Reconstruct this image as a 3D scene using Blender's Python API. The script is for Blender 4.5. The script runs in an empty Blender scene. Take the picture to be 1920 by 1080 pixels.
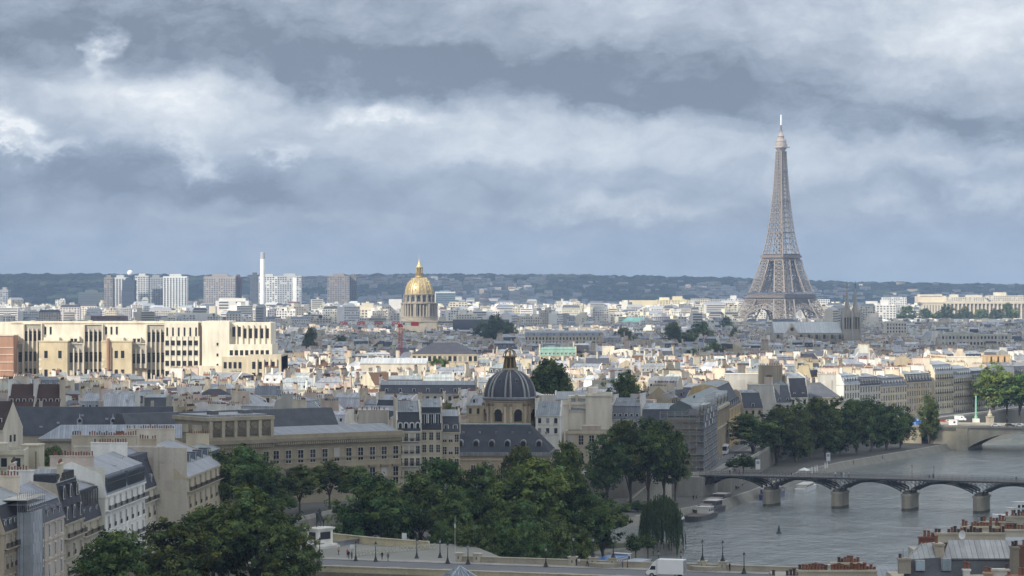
import bpy, math, random
import numpy as np
from mathutils import Matrix, Vector
from math import radians, sin, cos, pi, sqrt, atan2

rng = random.Random(11)
sc = bpy.context.scene
col = sc.collection

# ------------------------------------------------------------------ camera
F, H, HY = 5060.0, 67.0, 551.0          # focal length in photo pixels, eye height above the water, horizon row
cam_data = bpy.data.cameras.new("camera")
cam_data.sensor_width = 36.0
cam_data.lens = F / 1920 * 36
cam_data.shift_y = (HY - 540) / 1920
cam_data.clip_start = 1.0
cam_data.clip_end = 60000.0
cam = bpy.data.objects.new("camera", cam_data)
cam.location = (0, 0, H)
cam.rotation_euler = (radians(90), 0, 0)
col.objects.link(cam)
sc.camera = cam

# ------------------------------------------------------------------ world
SUN_EL, SUN_AZ = radians(34), radians(222)     # azimuth clockwise from +Y (the view direction): behind, to the left
SUN = Vector((sin(SUN_AZ) * cos(SUN_EL), cos(SUN_AZ) * cos(SUN_EL), sin(SUN_EL)))
world = bpy.data.worlds.new("World")
sc.world = world
world.use_nodes = True
wt = world.node_tree
wt.nodes.clear()
def N(t, kind, **kw):
    n = t.nodes.new(kind)
    for k, v in kw.items():
        setattr(n, k, v)
    return n
def mth(t, op, a, b=None, c=None, clamp=False):
    n = t.nodes.new("ShaderNodeMath"); n.operation = op; n.use_clamp = clamp
    for i, q in enumerate((a, b, c)):
        if q is None: continue
        if hasattr(q, "is_linked"): t.links.new(q, n.inputs[i])
        else: n.inputs[i].default_value = q
    return n.outputs[0]
def build_sky():
    t = wt
    L = t.links.new
    out = N(t, "ShaderNodeOutputWorld"); bg = N(t, "ShaderNodeBackground")
    L(bg.outputs[0], out.inputs[0]); bg.inputs[1].default_value = 0.1
    sky = N(t, "ShaderNodeTexSky"); sky.sky_type = 'NISHITA'; sky.sun_disc = False
    sky.sun_elevation = SUN_EL; sky.sun_rotation = SUN_AZ
    sky.air_density = 1.0; sky.dust_density = 1.5
    tc = N(t, "ShaderNodeTexCoord"); sep = N(t, "ShaderNodeSeparateXYZ")
    L(tc.outputs["Generated"], sep.inputs[0])
    x, y, z = sep.outputs
    # bearing and altitude of the direction, in units of 1/5060 rad
    az = mth(t, 'MULTIPLY', mth(t, 'ARCTAN2', x, y), F)
    el = mth(t, 'MULTIPLY', mth(t, 'ARCSINE', z), F)
    def vec(sx, sy, oz):
        c = N(t, "ShaderNodeCombineXYZ")
        L(mth(t, 'MULTIPLY', az, sx), c.inputs[0]); L(mth(t, 'MULTIPLY', el, sy), c.inputs[1]); c.inputs[2].default_value = oz
        return c.outputs[0]
    def noise(v, detail, rough=0.5, dist=0.0, scale=1.0):
        n = N(t, "ShaderNodeTexNoise"); L(v, n.inputs["Vector"])
        n.inputs["Scale"].default_value = scale; n.inputs["Detail"].default_value = detail
        n.inputs["Roughness"].default_value = rough; n.inputs["Distortion"].default_value = dist
        return n.outputs[0]
    # edges of the cloud masses are ragged: the bearings are shifted by two noises
    n1 = noise(vec(1/150, 1/85, 3.1), 5, 0.55)
    n2 = noise(vec(1/130, 1/80, 9.7), 5, 0.55)
    n3 = noise(vec(1/38, 1/26, 5.7), 5, 0.62)
    az2 = mth(t, 'ADD', az, mth(t, 'ADD', mth(t, 'MULTIPLY', mth(t, 'SUBTRACT', n1, 0.5), 190), mth(t, 'MULTIPLY', mth(t, 'SUBTRACT', n3, 0.5), 40)))
    el2 = mth(t, 'ADD', el, mth(t, 'ADD', mth(t, 'MULTIPLY', mth(t, 'SUBTRACT', n2, 0.5), 110), mth(t, 'MULTIPLY', mth(t, 'SUBTRACT', n3, 0.5), 28)))
    # cloud masses: bearing, altitude, two radii, brightness, hardness of the edge
    masses = [
        # long grey bellies
        (-100, 575, 1100, 95, -.20, 1), (-850, 520, 260, 60, -.10, 1), (60, 405, 420, 50, -.12, 1), (820, 322, 300, 30, -.12, 1),
        (120, 430, 640, 62, -.30, 1), (260, 372, 300, 34, -.22, 1), (-560, 465, 320, 80, -.16, 1), (-240, 420, 230, 45, -.20, 1),
        (780, 300, 420, 36, -.34, 1), (500, 345, 330, 45, -.18, 1), (-880, 470, 230, 70, -.20, 1), (-800, 205, 330, 40, -.36, 1),
        (-480, 195, 260, 30, -.20, 1), (-700, 255, 230, 22, -.20, 1), (-120, 225, 260, 30, -.12, 1), (800, 205, 170, 20, -.14, 1),
        (-860, 330, 180, 30, -.12, 1), (330, 240, 110, 30, -.10, 1),
        # lit heads and gaps
        (-770, 455, 30, 55, .34, 2), (-745, 478, 24, 26, .34, 2), (-765, 425, 55, 50, .18, 1),
        (-640, 372, 165, 44, .24, 1), (-560, 330, 190, 60, .20, 1), (-645, 375, 95, 28, .16, 2), (-760, 345, 190, 36, .16, 1), (-590, 268, 62, 44, .34, 2), (-575, 235, 45, 30, .2, 2),
        (-955, 300, 60, 40, .46, 2), (-880, 275, 85, 16, .42, 2), (-925, 325, 30, 34, .3, 2),
        (-425, 263, 48, 22, .36, 2), (-250, 338, 85, 28, .40, 2), (-170, 335, 150, 36, .20, 1), (-60, 270, 240, 50, .16, 1), (-40, 255, 110, 28, .12, 2),
        (260, 300, 300, 40, .22, 1), (470, 285, 240, 50, .16, 1), (700, 265, 180, 40, .24, 1), (180, 165, 110, 26, .28, 2), (300, 150, 80, 18, .24, 2), (60, 155, 70, 22, .18, 2),
        (720, 165, 90, 20, .2, 2), (900, 175, 90, 28, .24, 2), (-480, 145, 60, 14, .14, 2), (-330, 140, 40, 12, .14, 2), (-210, 140, 60, 18, .12, 2), (-55, 150, 40, 12, .14, 2),
        (900, 490, 130, 70, .34, 1), (720, 440, 160, 70, .22, 1), (480, 520, 380, 60, .14, 1), (200, 525, 260, 50, .10, 1), (-660, 140, 150, 26, .08, 1),
    ]
    tot = None
    for (cx, cy, rx, ry, w, hard) in masses:
        a = mth(t, 'DIVIDE', mth(t, 'SUBTRACT', az2, float(cx)), float(rx))
        b = mth(t, 'DIVIDE', mth(t, 'SUBTRACT', el2, float(cy)), float(ry))
        r2 = mth(t, 'ADD', mth(t, 'MULTIPLY', a, a), mth(t, 'MULTIPLY', b, b))
        if hard == 2:
            g = mth(t, 'ADD', mth(t, 'EXPONENT', mth(t, 'MULTIPLY', r2, -0.8)), mth(t, 'MULTIPLY', mth(t, 'SUBTRACT', n3, 0.5), 0.9))
            mr = N(t, "ShaderNodeMapRange"); mr.interpolation_type = 'SMOOTHSTEP'; mr.inputs[1].default_value = 0.22; mr.inputs[2].default_value = 0.98; L(g, mr.inputs[0]); g = mr.outputs[0]
            g = mth(t, 'MULTIPLY', g, mth(t, 'ADD', 0.8, mth(t, 'MULTIPLY', mth(t, 'SUBTRACT', n3, 0.5), 1.6)))
        else:
            g = mth(t, 'EXPONENT', mth(t, 'MULTIPLY', r2, -0.8))
        g = mth(t, 'MULTIPLY', g, w)
        tot = g if tot is None else mth(t, 'ADD', tot, g)
    big = noise(vec(1/340, 1/165, 1.3), 6, 0.5, 0.3)
    fine = noise(vec(1/115, 1/72, 4.4), 7, 0.58, 0.2)
    tot = mth(t, 'ADD', tot, mth(t, 'MULTIPLY', mth(t, 'SUBTRACT', big, 0.5), 0.22))
    tot = mth(t, 'ADD', tot, mth(t, 'MULTIPLY', mth(t, 'SUBTRACT', fine, 0.5), 0.46))
    # heaped heads: rounded lumps with creases between them
    vo = N(t, "ShaderNodeTexVoronoi"); vo.inputs["Detail"].default_value = 3.0; vo.inputs["Roughness"].default_value = 0.55; vo.inputs["Lacunarity"].default_value = 2.3; vo.inputs["Scale"].default_value = 1.0
    cv = N(t, "ShaderNodeCombineXYZ"); L(mth(t, 'MULTIPLY', az2, 1/120), cv.inputs[0]); L(mth(t, 'MULTIPLY', el2, 1/58), cv.inputs[1]); cv.inputs[2].default_value = 2.2
    L(cv.outputs[0], vo.inputs["Vector"])
    tot = mth(t, 'ADD', tot, mth(t, 'MULTIPLY', mth(t, 'SUBTRACT', 0.42, vo.outputs["Distance"]), 0.22))
    tot = mth(t, 'ADD', tot, 0.575)
    ramp = N(t, "ShaderNodeValToRGB")
    L(tot, ramp.inputs[0])
    cr = ramp.color_ramp
    stops = [(0.0, (110, 120, 137)), (0.2, (138, 149, 166)), (0.42, (165, 175, 190)), (0.62, (191, 199, 209)), (0.82, (212, 218, 225)), (1.0, (236, 238, 240))]
    def lin(c): return tuple(((v/255/12.92) if v/255 <= .04045 else ((v/255+.055)/1.055)**2.4) for v in c)
    while len(cr.elements) < len(stops): cr.elements.new(0.5)
    for e, (p, c) in zip(cr.elements, stops):
        e.position = p; e.color = (*[v * 0.95 for v in lin(c)], 1)
    # the thinnest clouds let the clear sky above them through; near the horizon all is one pale veil
    sc10 = N(t, "ShaderNodeVectorMath"); sc10.operation = 'SCALE'; L(ramp.outputs[0], sc10.inputs[0]); sc10.inputs["Scale"].default_value = 10.0
    mx = N(t, "ShaderNodeMix"); mx.data_type = 'RGBA'
    mx.inputs[0].default_value = 0.94
    L(sky.outputs[0], mx.inputs[6]); L(sc10.outputs[0], mx.inputs[7])
    veil = N(t, "ShaderNodeMix"); veil.data_type = 'RGBA'
    f = mth(t, 'EXPONENT', mth(t, 'MULTIPLY', mth(t, 'MAXIMUM', el, 0.0), -1/75))
    L(mth(t, 'MULTIPLY', f, 0.85), veil.inputs[0])
    L(mx.outputs[2], veil.inputs[6]); veil.inputs[7].default_value = (*[v * 12.0 for v in lin((160, 176, 190))], 1)
    # an overcast sky is brightest overhead
    up = N(t, "ShaderNodeMix"); up.data_type = 'RGBA'; up.blend_type = 'MULTIPLY'; up.inputs[0].default_value = 1.0
    zz = mth(t, 'MAXIMUM', z, 0.0)
    cc = N(t, "ShaderNodeCombineXYZ")
    for i, q in enumerate((2.5, 2.25, 1.9)): L(mth(t, 'ADD', 1.0, mth(t, 'MULTIPLY', zz, q)), cc.inputs[i])
    L(veil.outputs[2], up.inputs[6]); L(cc.outputs[0], up.inputs[7])
    L(up.outputs[2], bg.inputs[0])
build_sky()
# ------------------------------------------------------------------ sun and exposure
sun_data = bpy.data.lights.new("sun", 'SUN')
sun_data.energy = 4.9; sun_data.angle = radians(0.5); sun_data.color = (1.0, 0.93, 0.80)
sun = bpy.data.objects.new("sun", sun_data)
sun.rotation_euler = SUN.to_track_quat('Z', 'Y').to_euler()
sun.location = SUN * 3000
col.objects.link(sun)
sc.view_settings.view_transform = 'Standard'
sc.view_settings.look = 'None'
sc.view_settings.exposure = 0.24
sc.view_settings.gamma = 1.0
sc.view_settings.use_curve_mapping = False
sc.render.engine = 'CYCLES'
sc.cycles.use_denoising = True
sc.cycles.max_bounces = 5
sc.cycles.diffuse_bounces = 2
sc.cycles.glossy_bounces = 2
sc.cycles.transmission_bounces = 2
sc.cycles.transparent_max_bounces = 6
sc.cycles.volume_bounces = 0
sc.cycles.sample_clamp_indirect = 4.0

# ------------------------------------------------------------------ helpers
def P(px, py, z):                 # the place at height z that lies along a sight line of the survey
    Y = (H - z) * F / (py - HY)
    return Vector(((px - 960) * Y / F, Y, z))
def PX(px, Y): return (px - 960) * Y / F
def PZ(py, Y): return H - (py - HY) * Y / F
def srgb(r, g, b):
    return tuple(((v/255/12.92) if v/255 <= .04045 else ((v/255+.055)/1.055)**2.4) for v in (r, g, b))
def jit(c, a, r=rng):
    k = 1 + r.uniform(-a, a)
    return tuple(max(0.0, v * k * (1 + r.uniform(-a, a) * .25)) for v in c)

class MB:
    def __init__(s): s.v = []; s.f = []; s.c = []; s.m = []; s.M = None
    def add(s, vs, fs, c, m):
        b = len(s.v)
        if s.M is not None: vs = [s.M @ Vector(v) for v in vs]
        s.v.extend(tuple(v) for v in vs)
        for f in fs: s.f.append(tuple(i + b for i in f)); s.c.append(c); s.m.append(m)
    def poly(s, pts, c, m): s.add(pts, [tuple(range(len(pts)))], c, m)
    def box(s, x0, x1, y0, y1, z0, z1, c, m, bottom=False, top=True):
        if x0 > x1: x0, x1 = x1, x0
        if y0 > y1: y0, y1 = y1, y0
        v = [(x0,y0,z0),(x1,y0,z0),(x1,y1,z0),(x0,y1,z0),(x0,y0,z1),(x1,y0,z1),(x1,y1,z1),(x0,y1,z1)]
        f = [(0,1,5,4),(1,2,6,5),(2,3,7,6),(3,0,4,7)]
        if top: f.append((4,5,6,7))
        if bottom: f.append((3,2,1,0))
        s.add(v, f, c, m)
    def prism(s, pts, z0, z1, c, m, top=True, ctop=None, mtop=None):
        n = len(pts)
        v = [(p[0], p[1], z0) for p in pts] + [(p[0], p[1], z1) for p in pts]
        s.add(v, [(i, (i+1) % n, (i+1) % n + n, i + n) for i in range(n)], c, m)
        if top: s.add(v[n:], [tuple(range(n))], ctop or c, mtop or m)
    def extx(s, prof, x0, x1, c, m, caps=True, ccap=None, mcap=None):     # profile in (y, z), run along x
        n = len(prof)
        v = [(x0, p[0], p[1]) for p in prof] + [(x1, p[0], p[1]) for p in prof]
        s.add(v, [(i, i+n, (i+1) % n + n, (i+1) % n) for i in range(n)], c, m)
        if caps: s.add(v, [tuple(range(n)), tuple(range(2*n-1, n-1, -1))], ccap or c, mcap or m)
    def beam(s, a, b, t, c, m, t2=None, caps=False):
        a = Vector(a); b = Vector(b); d = (b - a)
        if d.length < 1e-6: return
        d.normalize(); up = Vector((0,0,1)) if abs(d.z) < .95 else Vector((0,1,0))
        u = d.cross(up).normalized(); w = u.cross(d).normalized()
        h = t/2; k = (t2 if t2 is not None else t)/2
        v = [a-u*h-w*h, a+u*h-w*h, a+u*h+w*h, a-u*h+w*h, b-u*k-w*k, b+u*k-w*k, b+u*k+w*k, b-u*k+w*k]
        f = [(0,1,5,4),(1,2,6,5),(2,3,7,6),(3,0,4,7)]
        if caps: f += [(3,2,1,0),(4,5,6,7)]
        s.add(v, f, c, m)
    def tube(s, a, b, r0, r1, n, c, m, caps=True):
        a = Vector(a); b = Vector(b); d = (b - a).normalized()
        up = Vector((0,0,1)) if abs(d.z) < .95 else Vector((0,1,0))
        u = d.cross(up).normalized(); w = u.cross(d).normalized()
        v = [a + (u*cos(2*pi*i/n) + w*sin(2*pi*i/n))*r0 for i in range(n)] + [b + (u*cos(2*pi*i/n) + w*sin(2*pi*i/n))*r1 for i in range(n)]
        f = [(i, (i+1) % n, (i+1) % n + n, i+n) for i in range(n)]
        if caps: f += [tuple(range(n-1, -1, -1)), tuple(range(n, 2*n))]
        s.add(v, f, c, m)
    def lathe(s, prof, n, c, m, cx=0, cy=0, cap=True, a0=0.0):            # prof: (r, z) bottom to top
        v = []; f = []
        for (r, z) in prof:
            for i in range(n): v.append((cx + r*cos(2*pi*i/n+a0), cy + r*sin(2*pi*i/n+a0), z))
        for k in range(len(prof)-1):
            for i in range(n): f.append((k*n+i, k*n+(i+1) % n, (k+1)*n+(i+1) % n, (k+1)*n+i))
        if cap: f.append(tuple((len(prof)-1)*n+i for i in range(n)))
        s.add(v, f, c, m)
    def ball(s, cx, cy, cz, rx, ry, rz, c, m, n=8, k=5):
        v = []; f = []
        for j in range(k+1):
            a = -pi/2 + pi*j/k
            for i in range(n): v.append((cx + rx*cos(a)*cos(2*pi*i/n), cy + ry*cos(a)*sin(2*pi*i/n), cz + rz*sin(a)))
        for j in range(k):
            for i in range(n): f.append((j*n+i, j*n+(i+1) % n, (j+1)*n+(i+1) % n, (j+1)*n+i))
        s.add(v, f, c, m)
    def mesh(s, name, smooth=False):
        me = bpy.data.meshes.new(name)
        me.from_pydata(s.v, [], s.f)
        keys = []
        for k in s.m:
            if k not in keys: keys.append(k)
        for k in keys: me.materials.append(MATS[k])
        ix = {k: i for i, k in enumerate(keys)}
        me.polygons.foreach_set("material_index", [ix[k] for k in s.m])
        at = me.attributes.new("Col", 'FLOAT_COLOR', 'CORNER')
        tot = np.array([len(f) for f in s.f]); cc = np.ones((len(s.f), 4), dtype=np.float32); cc[:, :3] = np.array(s.c, dtype=np.float32)
        at.data.foreach_set("color", np.repeat(cc, tot, axis=0).ravel())
        if smooth: me.polygons.foreach_set("use_smooth", [True]*len(s.f))
        me.update()
        return me
    def build(s, name, parent=None, loc=None, rotz=0.0, smooth=False):
        if not s.f: return None
        o = bpy.data.objects.new(name, s.mesh(name, smooth)); col.objects.link(o)
        if parent is not None: o.parent = parent
        if loc is not None: o.location = loc
        o.rotation_euler = (0, 0, rotz)
        return o
USED_LABELS = {}
def tag(o, label=None, cat=None, group=None, kind=None):
    if label: o["label"] = label
    if cat: o["category"] = cat
    if group: o["group"] = group
    if kind: o["kind"] = kind
    return o
def thing(name, label, cat, loc=(0,0,0), rotz=0.0, group=None):
    o = bpy.data.objects.new(name, None); col.objects.link(o)
    o.empty_display_size = 0.5
    o.location = loc; o.rotation_euler = (0, 0, rotz)
    return tag(o, label, cat, group)
def copy_tree(o, parent=None):
    c = o.copy(); col.objects.link(c)
    if parent is not None: c.parent = parent
    for ch in o.children: copy_tree(ch, c)
    return c
def child(name, me, parent, loc=(0,0,0), rot=(0,0,0), scale=(1,1,1)):
    o = bpy.data.objects.new(name, me); col.objects.link(o)
    o.parent = parent; o.location = loc; o.rotation_euler = rot; o.scale = scale
    return o

# ------------------------------------------------------------------ materials
MATS = {}
def mat(key, name, rough=0.8, metallic=0.0, n1=0.5, a1=0.25, n2=6.0, a2=0.12, streak=1.0, bump=0.0, bscale=4.0, spec=0.3, seam=0.0):
    m = bpy.data.materials.new(name); m.use_nodes = True
    t = m.node_tree; t.nodes.clear(); L = t.links.new
    out = N(t, "ShaderNodeOutputMaterial"); b = N(t, "ShaderNodeBsdfPrincipled"); L(b.outputs[0], out.inputs[0])
    at = N(t, "ShaderNodeAttribute"); at.attribute_name = "Col"
    tc = N(t, "ShaderNodeTexCoord"); mp = N(t, "ShaderNodeMapping"); L(tc.outputs["Object"], mp.inputs[0]); mp.inputs["Scale"].default_value = (1, 1, streak)
    a = N(t, "ShaderNodeTexNoise"); L(mp.outputs[0], a.inputs[0]); a.inputs["Scale"].default_value = n1; a.inputs["Detail"].default_value = 4
    c = N(t, "ShaderNodeTexNoise"); L(tc.outputs["Object"], c.inputs[0]); c.inputs["Scale"].default_value = n2; c.inputs["Detail"].default_value = 2
    k = mth(t, 'ADD', 1.0, mth(t, 'ADD', mth(t, 'MULTIPLY', mth(t, 'SUBTRACT', a.outputs[0], 0.5), a1*2), mth(t, 'MULTIPLY', mth(t, 'SUBTRACT', c.outputs[0], 0.5), a2*2)))
    s = N(t, "ShaderNodeVectorMath"); s.operation = 'SCALE'; L(at.outputs["Color"], s.inputs[0]); L(k, s.inputs["Scale"])
    if seam:                              # upright joints of the sheets, evenly spaced along the ridge
        sp = N(t, "ShaderNodeSeparateXYZ"); L(tc.outputs["Object"], sp.inputs[0])
        fr = mth(t, 'FRACT', mth(t, 'DIVIDE', sp.outputs[0], seam)); j = mth(t, 'LESS_THAN', fr, 0.16)
        cell = N(t, "ShaderNodeTexWhiteNoise"); cell.noise_dimensions = '1D'; L(mth(t, 'FLOOR', mth(t, 'DIVIDE', sp.outputs[0], seam)), cell.inputs["W"])
        kk = mth(t, 'SUBTRACT', mth(t, 'ADD', 0.86, mth(t, 'MULTIPLY', cell.outputs[0], 0.28)), mth(t, 'MULTIPLY', j, 0.35))
        s2 = N(t, "ShaderNodeVectorMath"); s2.operation = 'SCALE'; L(s.outputs[0], s2.inputs[0]); L(kk, s2.inputs["Scale"]); s = s2
    L(s.outputs[0], b.inputs["Base Color"])
    b.inputs["Roughness"].default_value = rough; b.inputs["Metallic"].default_value = metallic
    b.inputs["Specular IOR Level"].default_value = spec
    if bump:
        bp = N(t, "ShaderNodeBump"); nn = N(t, "ShaderNodeTexNoise"); L(tc.outputs["Object"], nn.inputs[0]); nn.inputs["Scale"].default_value = bscale; nn.inputs["Detail"].default_value = 5
        L(nn.outputs[0], bp.inputs["Height"]); bp.inputs["Strength"].default_value = bump; bp.inputs["Distance"].default_value = 0.2; L(bp.outputs[0], b.inputs["Normal"])
    MATS[key] = m
    return m
mat('wall', 'weathered_plaster', 0.9, 0, 0.40, 0.42, 3.0, 0.16, 0.22)
mat('stone', 'weathered_stone', 0.9, 0, 0.30, 0.38, 2.0, 0.22, 0.5, 0.3, 2.0)
mat('zinc', 'zinc_sheet', 0.55, 0.1, 0.5, 0.30, 3.0, 0.14, 1.0, spec=0.4, seam=0.7)
mat('slate', 'roof_slate', 0.8, 0, 0.35, 0.42, 4.0, 0.32, 1.0, spec=0.12)
mat('glass', 'window_glass', 0.12, 0, 0.4, 0.4, 1.0, 0.2, 1.0, spec=0.6)
mat('pot', 'terracotta', 0.85, 0, 2.0, 0.3, 9.0, 0.2)
mat('metal', 'painted_metal', 0.5, 0.0, 1.0, 0.15, 8.0, 0.08)
mat('iron', 'tower_iron', 0.6, 0.0, 0.05, 0.12, 0.3, 0.08)
mat('gold', 'gilded_lead', 0.45, 0.45, 0.3, 0.35, 1.5, 0.3, spec=0.5)
mat('paint', 'vehicle_paint', 0.3, 0.0, 0.6, 0.06, 5.0, 0.03, spec=0.5)
mat('road', 'asphalt', 0.85, 0, 0.08, 0.25, 1.2, 0.18, bump=0.2, bscale=6)
mat('bark', 'bark', 0.95, 0, 1.0, 0.4, 6.0, 0.3, 0.3, 0.4, 5)
mat('cloth', 'cloth', 0.95, 0, 2.0, 0.15, 8.0, 0.1)
mat('far', 'distant_render', 0.9, 0, 0.03, 0.2, 0.15, 0.12)
mat('cloud', 'shade_cloud', 1.0, 0, 0.003, 0.1, 0.02, 0.05)
mat('forest', 'woodland', 1.0, 0, 0.012, 0.45, 0.06, 0.35)
def leafmat():
    m = bpy.data.materials.new("leaves"); m.use_nodes = True; t = m.node_tree; t.nodes.clear(); L = t.links.new
    out = N(t, "ShaderNodeOutputMaterial"); at = N(t, "ShaderNodeAttribute"); at.attribute_name = "Col"
    oi = N(t, "ShaderNodeObjectInfo")
    hs = N(t, "ShaderNodeHueSaturation"); L(at.outputs["Color"], hs.inputs["Color"])
    L(mth(t, 'ADD', 0.475, mth(t, 'MULTIPLY', oi.outputs["Random"], 0.05)), hs.inputs["Hue"])
    L(mth(t, 'ADD', 0.75, mth(t, 'MULTIPLY', mth(t, 'FRACT', mth(t, 'MULTIPLY', oi.outputs["Random"], 7.31)), 0.5)), hs.inputs["Value"])
    d = N(t, "ShaderNodeBsdfDiffuse"); tr = N(t, "ShaderNodeBsdfTranslucent"); mx = N(t, "ShaderNodeMixShader"); mx.inputs[0].default_value = 0.3
    L(hs.outputs[0], d.inputs[0]); L(hs.outputs[0], tr.inputs[0]); L(d.outputs[0], mx.inputs[1]); L(tr.outputs[0], mx.inputs[2]); L(mx.outputs[0], out.inputs[0])
    MATS['leaf'] = m
leafmat()
def watermat():
    m = bpy.data.materials.new("river_water"); m.use_nodes = True; t = m.node_tree; L = t.links.new
    b = t.nodes["Principled BSDF"]
    b.inputs["Base Color"].default_value = (0.165, 0.185, 0.18, 1); b.inputs["Roughness"].default_value = 0.12; b.inputs["IOR"].default_value = 1.33
    tc = N(t, "ShaderNodeTexCoord")
    def nz(sx, sy, sc_, det, off):
        mp = N(t, "ShaderNodeMapping"); mp.inputs["Scale"].default_value = (sx, sy, 1); mp.inputs["Rotation"].default_value = (0, 0, radians(-28)); mp.inputs["Location"].default_value = (off, off, 0)
        L(tc.outputs["Object"], mp.inputs[0])
        n = N(t, "ShaderNodeTexNoise"); n.inputs["Scale"].default_value = sc_; n.inputs["Detail"].default_value = det; n.inputs["Roughness"].default_value = 0.6
        L(mp.outputs[0], n.inputs[0]); return n.outputs[0]
    calm = N(t, "ShaderNodeMapRange"); calm.inputs[1].default_value = 0.38; calm.inputs[2].default_value = 0.62; calm.inputs[3].default_value = 0.25; calm.inputs[4].default_value = 1.5
    L(nz(1, .22, .022, 4, 11), calm.inputs[0])          # smoother slicks and ruffled patches
    h = mth(t, 'ADD', mth(t, 'MULTIPLY', nz(1, .55, .35, 4, 0), calm.outputs[0]), mth(t, 'MULTIPLY', nz(1, .5, .06, 3, 7), 2.5))
    h = mth(t, 'ADD', h, mth(t, 'MULTIPLY', nz(1, .8, 1.4, 2, 3), 0.25))
    bp = N(t, "ShaderNodeBump"); bp.inputs["Strength"].default_value = 1.0; bp.inputs["Distance"].default_value = 0.8
    L(h, bp.inputs["Height"]); L(bp.outputs[0], b.inputs["Normal"])
    MATS['water'] = m
watermat()
# ------------------------------------------------------------------ ground, river, quays
CREAM = (0.56, 0.50, 0.39); WHITE = (0.66, 0.64, 0.59); STONE = (0.33, 0.29, 0.215); GREYST = (0.27, 0.26, 0.235)
BEIGE = (0.46, 0.40, 0.30); TAN = (0.42, 0.35, 0.235); PINK = (0.52, 0.43, 0.36); OCHRE = (0.50, 0.37, 0.18)
ZINC = (0.235, 0.255, 0.275); ZINCD = (0.19, 0.21, 0.24); SLATE = (0.058, 0.062, 0.072); TILE = (0.105, 0.058, 0.042); COPPER = (0.20, 0.34, 0.27)
PANE = (0.022, 0.026, 0.032); POT = (0.215, 0.10, 0.068); POTD = (0.075, 0.055, 0.05)
Z0 = 9.0
LW = [(-72,-400),(-72,300),(-73,500),(-63,660),(-48,712),(-14,770),(18,838),(40,856),(57,862),(70,876),(90,980),(102,1040),(154,1160),(205,1260),(330,1500),(560,2000),(3600,7000),(7000,12500)]
g = MB()
g.poly([(x, y, Z0) for x, y in LW] + [(-9000, 12500, Z0), (-9000, -400, Z0)], (0.10, 0.10, 0.095), 'road')
g.poly([(95, -400, Z0), (95, 430, Z0), (150, 500, Z0), (200, 700, Z0), (330, 1000, Z0), (700, 1700, Z0), (3900, 7000, Z0), (9000, 12500, Z0), (9000, -400, Z0)], (0.10, 0.10, 0.095), 'road')
tag(g.build("ground"), kind="structure")
w = MB()
w.poly([(-400, -400, 0), (5000, -400, 0), (5000, 7000, 0), (-400, 7000, 0)], (0.05, 0.06, 0.06), 'water')
tag(w.build("river_water"), kind="structure")
def wall_line(mb, pts, z0, z1, th, c, m):
    """an upright wall of thickness th on the river side (right) of a line"""
    nrm = []
    for i in range(len(pts)):
        a = Vector(pts[max(i-1, 0)]); b = Vector(pts[min(i+1, len(pts)-1)])
        d = (b - a).normalized(); nrm.append(Vector((d.y, -d.x)))
    for i in range(len(pts)-1):
        a = Vector(pts[i]); b = Vector(pts[i+1]); na = nrm[i]*th; nb = nrm[i+1]*th
        q = [a, b, b+nb, a+na]
        v = [(p.x, p.y, z0) for p in q] + [(p.x, p.y, z1) for p in q]
        mb.add(v, [(3,2,6,7),(1,0,4,5),(7,6,5,4),(0,3,7,4),(2,1,5,6)], c, m)
def resample(pts, step):
    out = [pts[0]]
    for a, b in zip(pts, pts[1:]):
        n = max(1, int(sqrt((b[0]-a[0])**2+(b[1]-a[1])**2)/step))
        for i in range(1, n+1): out.append((a[0]+(b[0]-a[0])*i/n, a[1]+(b[1]-a[1])*i/n))
    return out
wl = LW[1:15]
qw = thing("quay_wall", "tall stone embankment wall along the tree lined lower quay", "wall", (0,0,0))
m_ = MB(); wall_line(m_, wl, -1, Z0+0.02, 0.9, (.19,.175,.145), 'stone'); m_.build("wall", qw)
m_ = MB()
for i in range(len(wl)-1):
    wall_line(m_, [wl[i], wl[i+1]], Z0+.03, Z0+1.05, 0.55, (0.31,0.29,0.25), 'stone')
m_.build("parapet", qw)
# the lower quay, a paved strip at the water's edge
LQ_IN = [(-48,712),(-14,770),(18,838),(40,856),(57,862),(70,876),(90,980),(102,1040),(154,1160),(205,1260)]
LQ_OUT = [(-20,705),(8,745),(36,783),(54,815),(64,838),(78,882),(107,988),(127,1036),(176,1136),(232,1260)]
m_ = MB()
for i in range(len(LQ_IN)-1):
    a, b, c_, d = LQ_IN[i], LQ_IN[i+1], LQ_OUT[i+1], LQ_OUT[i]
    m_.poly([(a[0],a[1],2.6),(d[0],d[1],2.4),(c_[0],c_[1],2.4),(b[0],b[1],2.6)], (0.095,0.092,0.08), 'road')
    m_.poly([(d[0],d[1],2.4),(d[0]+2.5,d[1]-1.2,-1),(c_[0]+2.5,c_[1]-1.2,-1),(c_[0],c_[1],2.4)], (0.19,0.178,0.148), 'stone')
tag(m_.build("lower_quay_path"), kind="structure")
m_ = MB(); wall_line(m_, LQ_OUT[2:], 2.42, 2.62, -0.7, (0.34,0.32,0.27), 'stone')
tag(m_.build("kerb_edge"), kind="structure")
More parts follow.
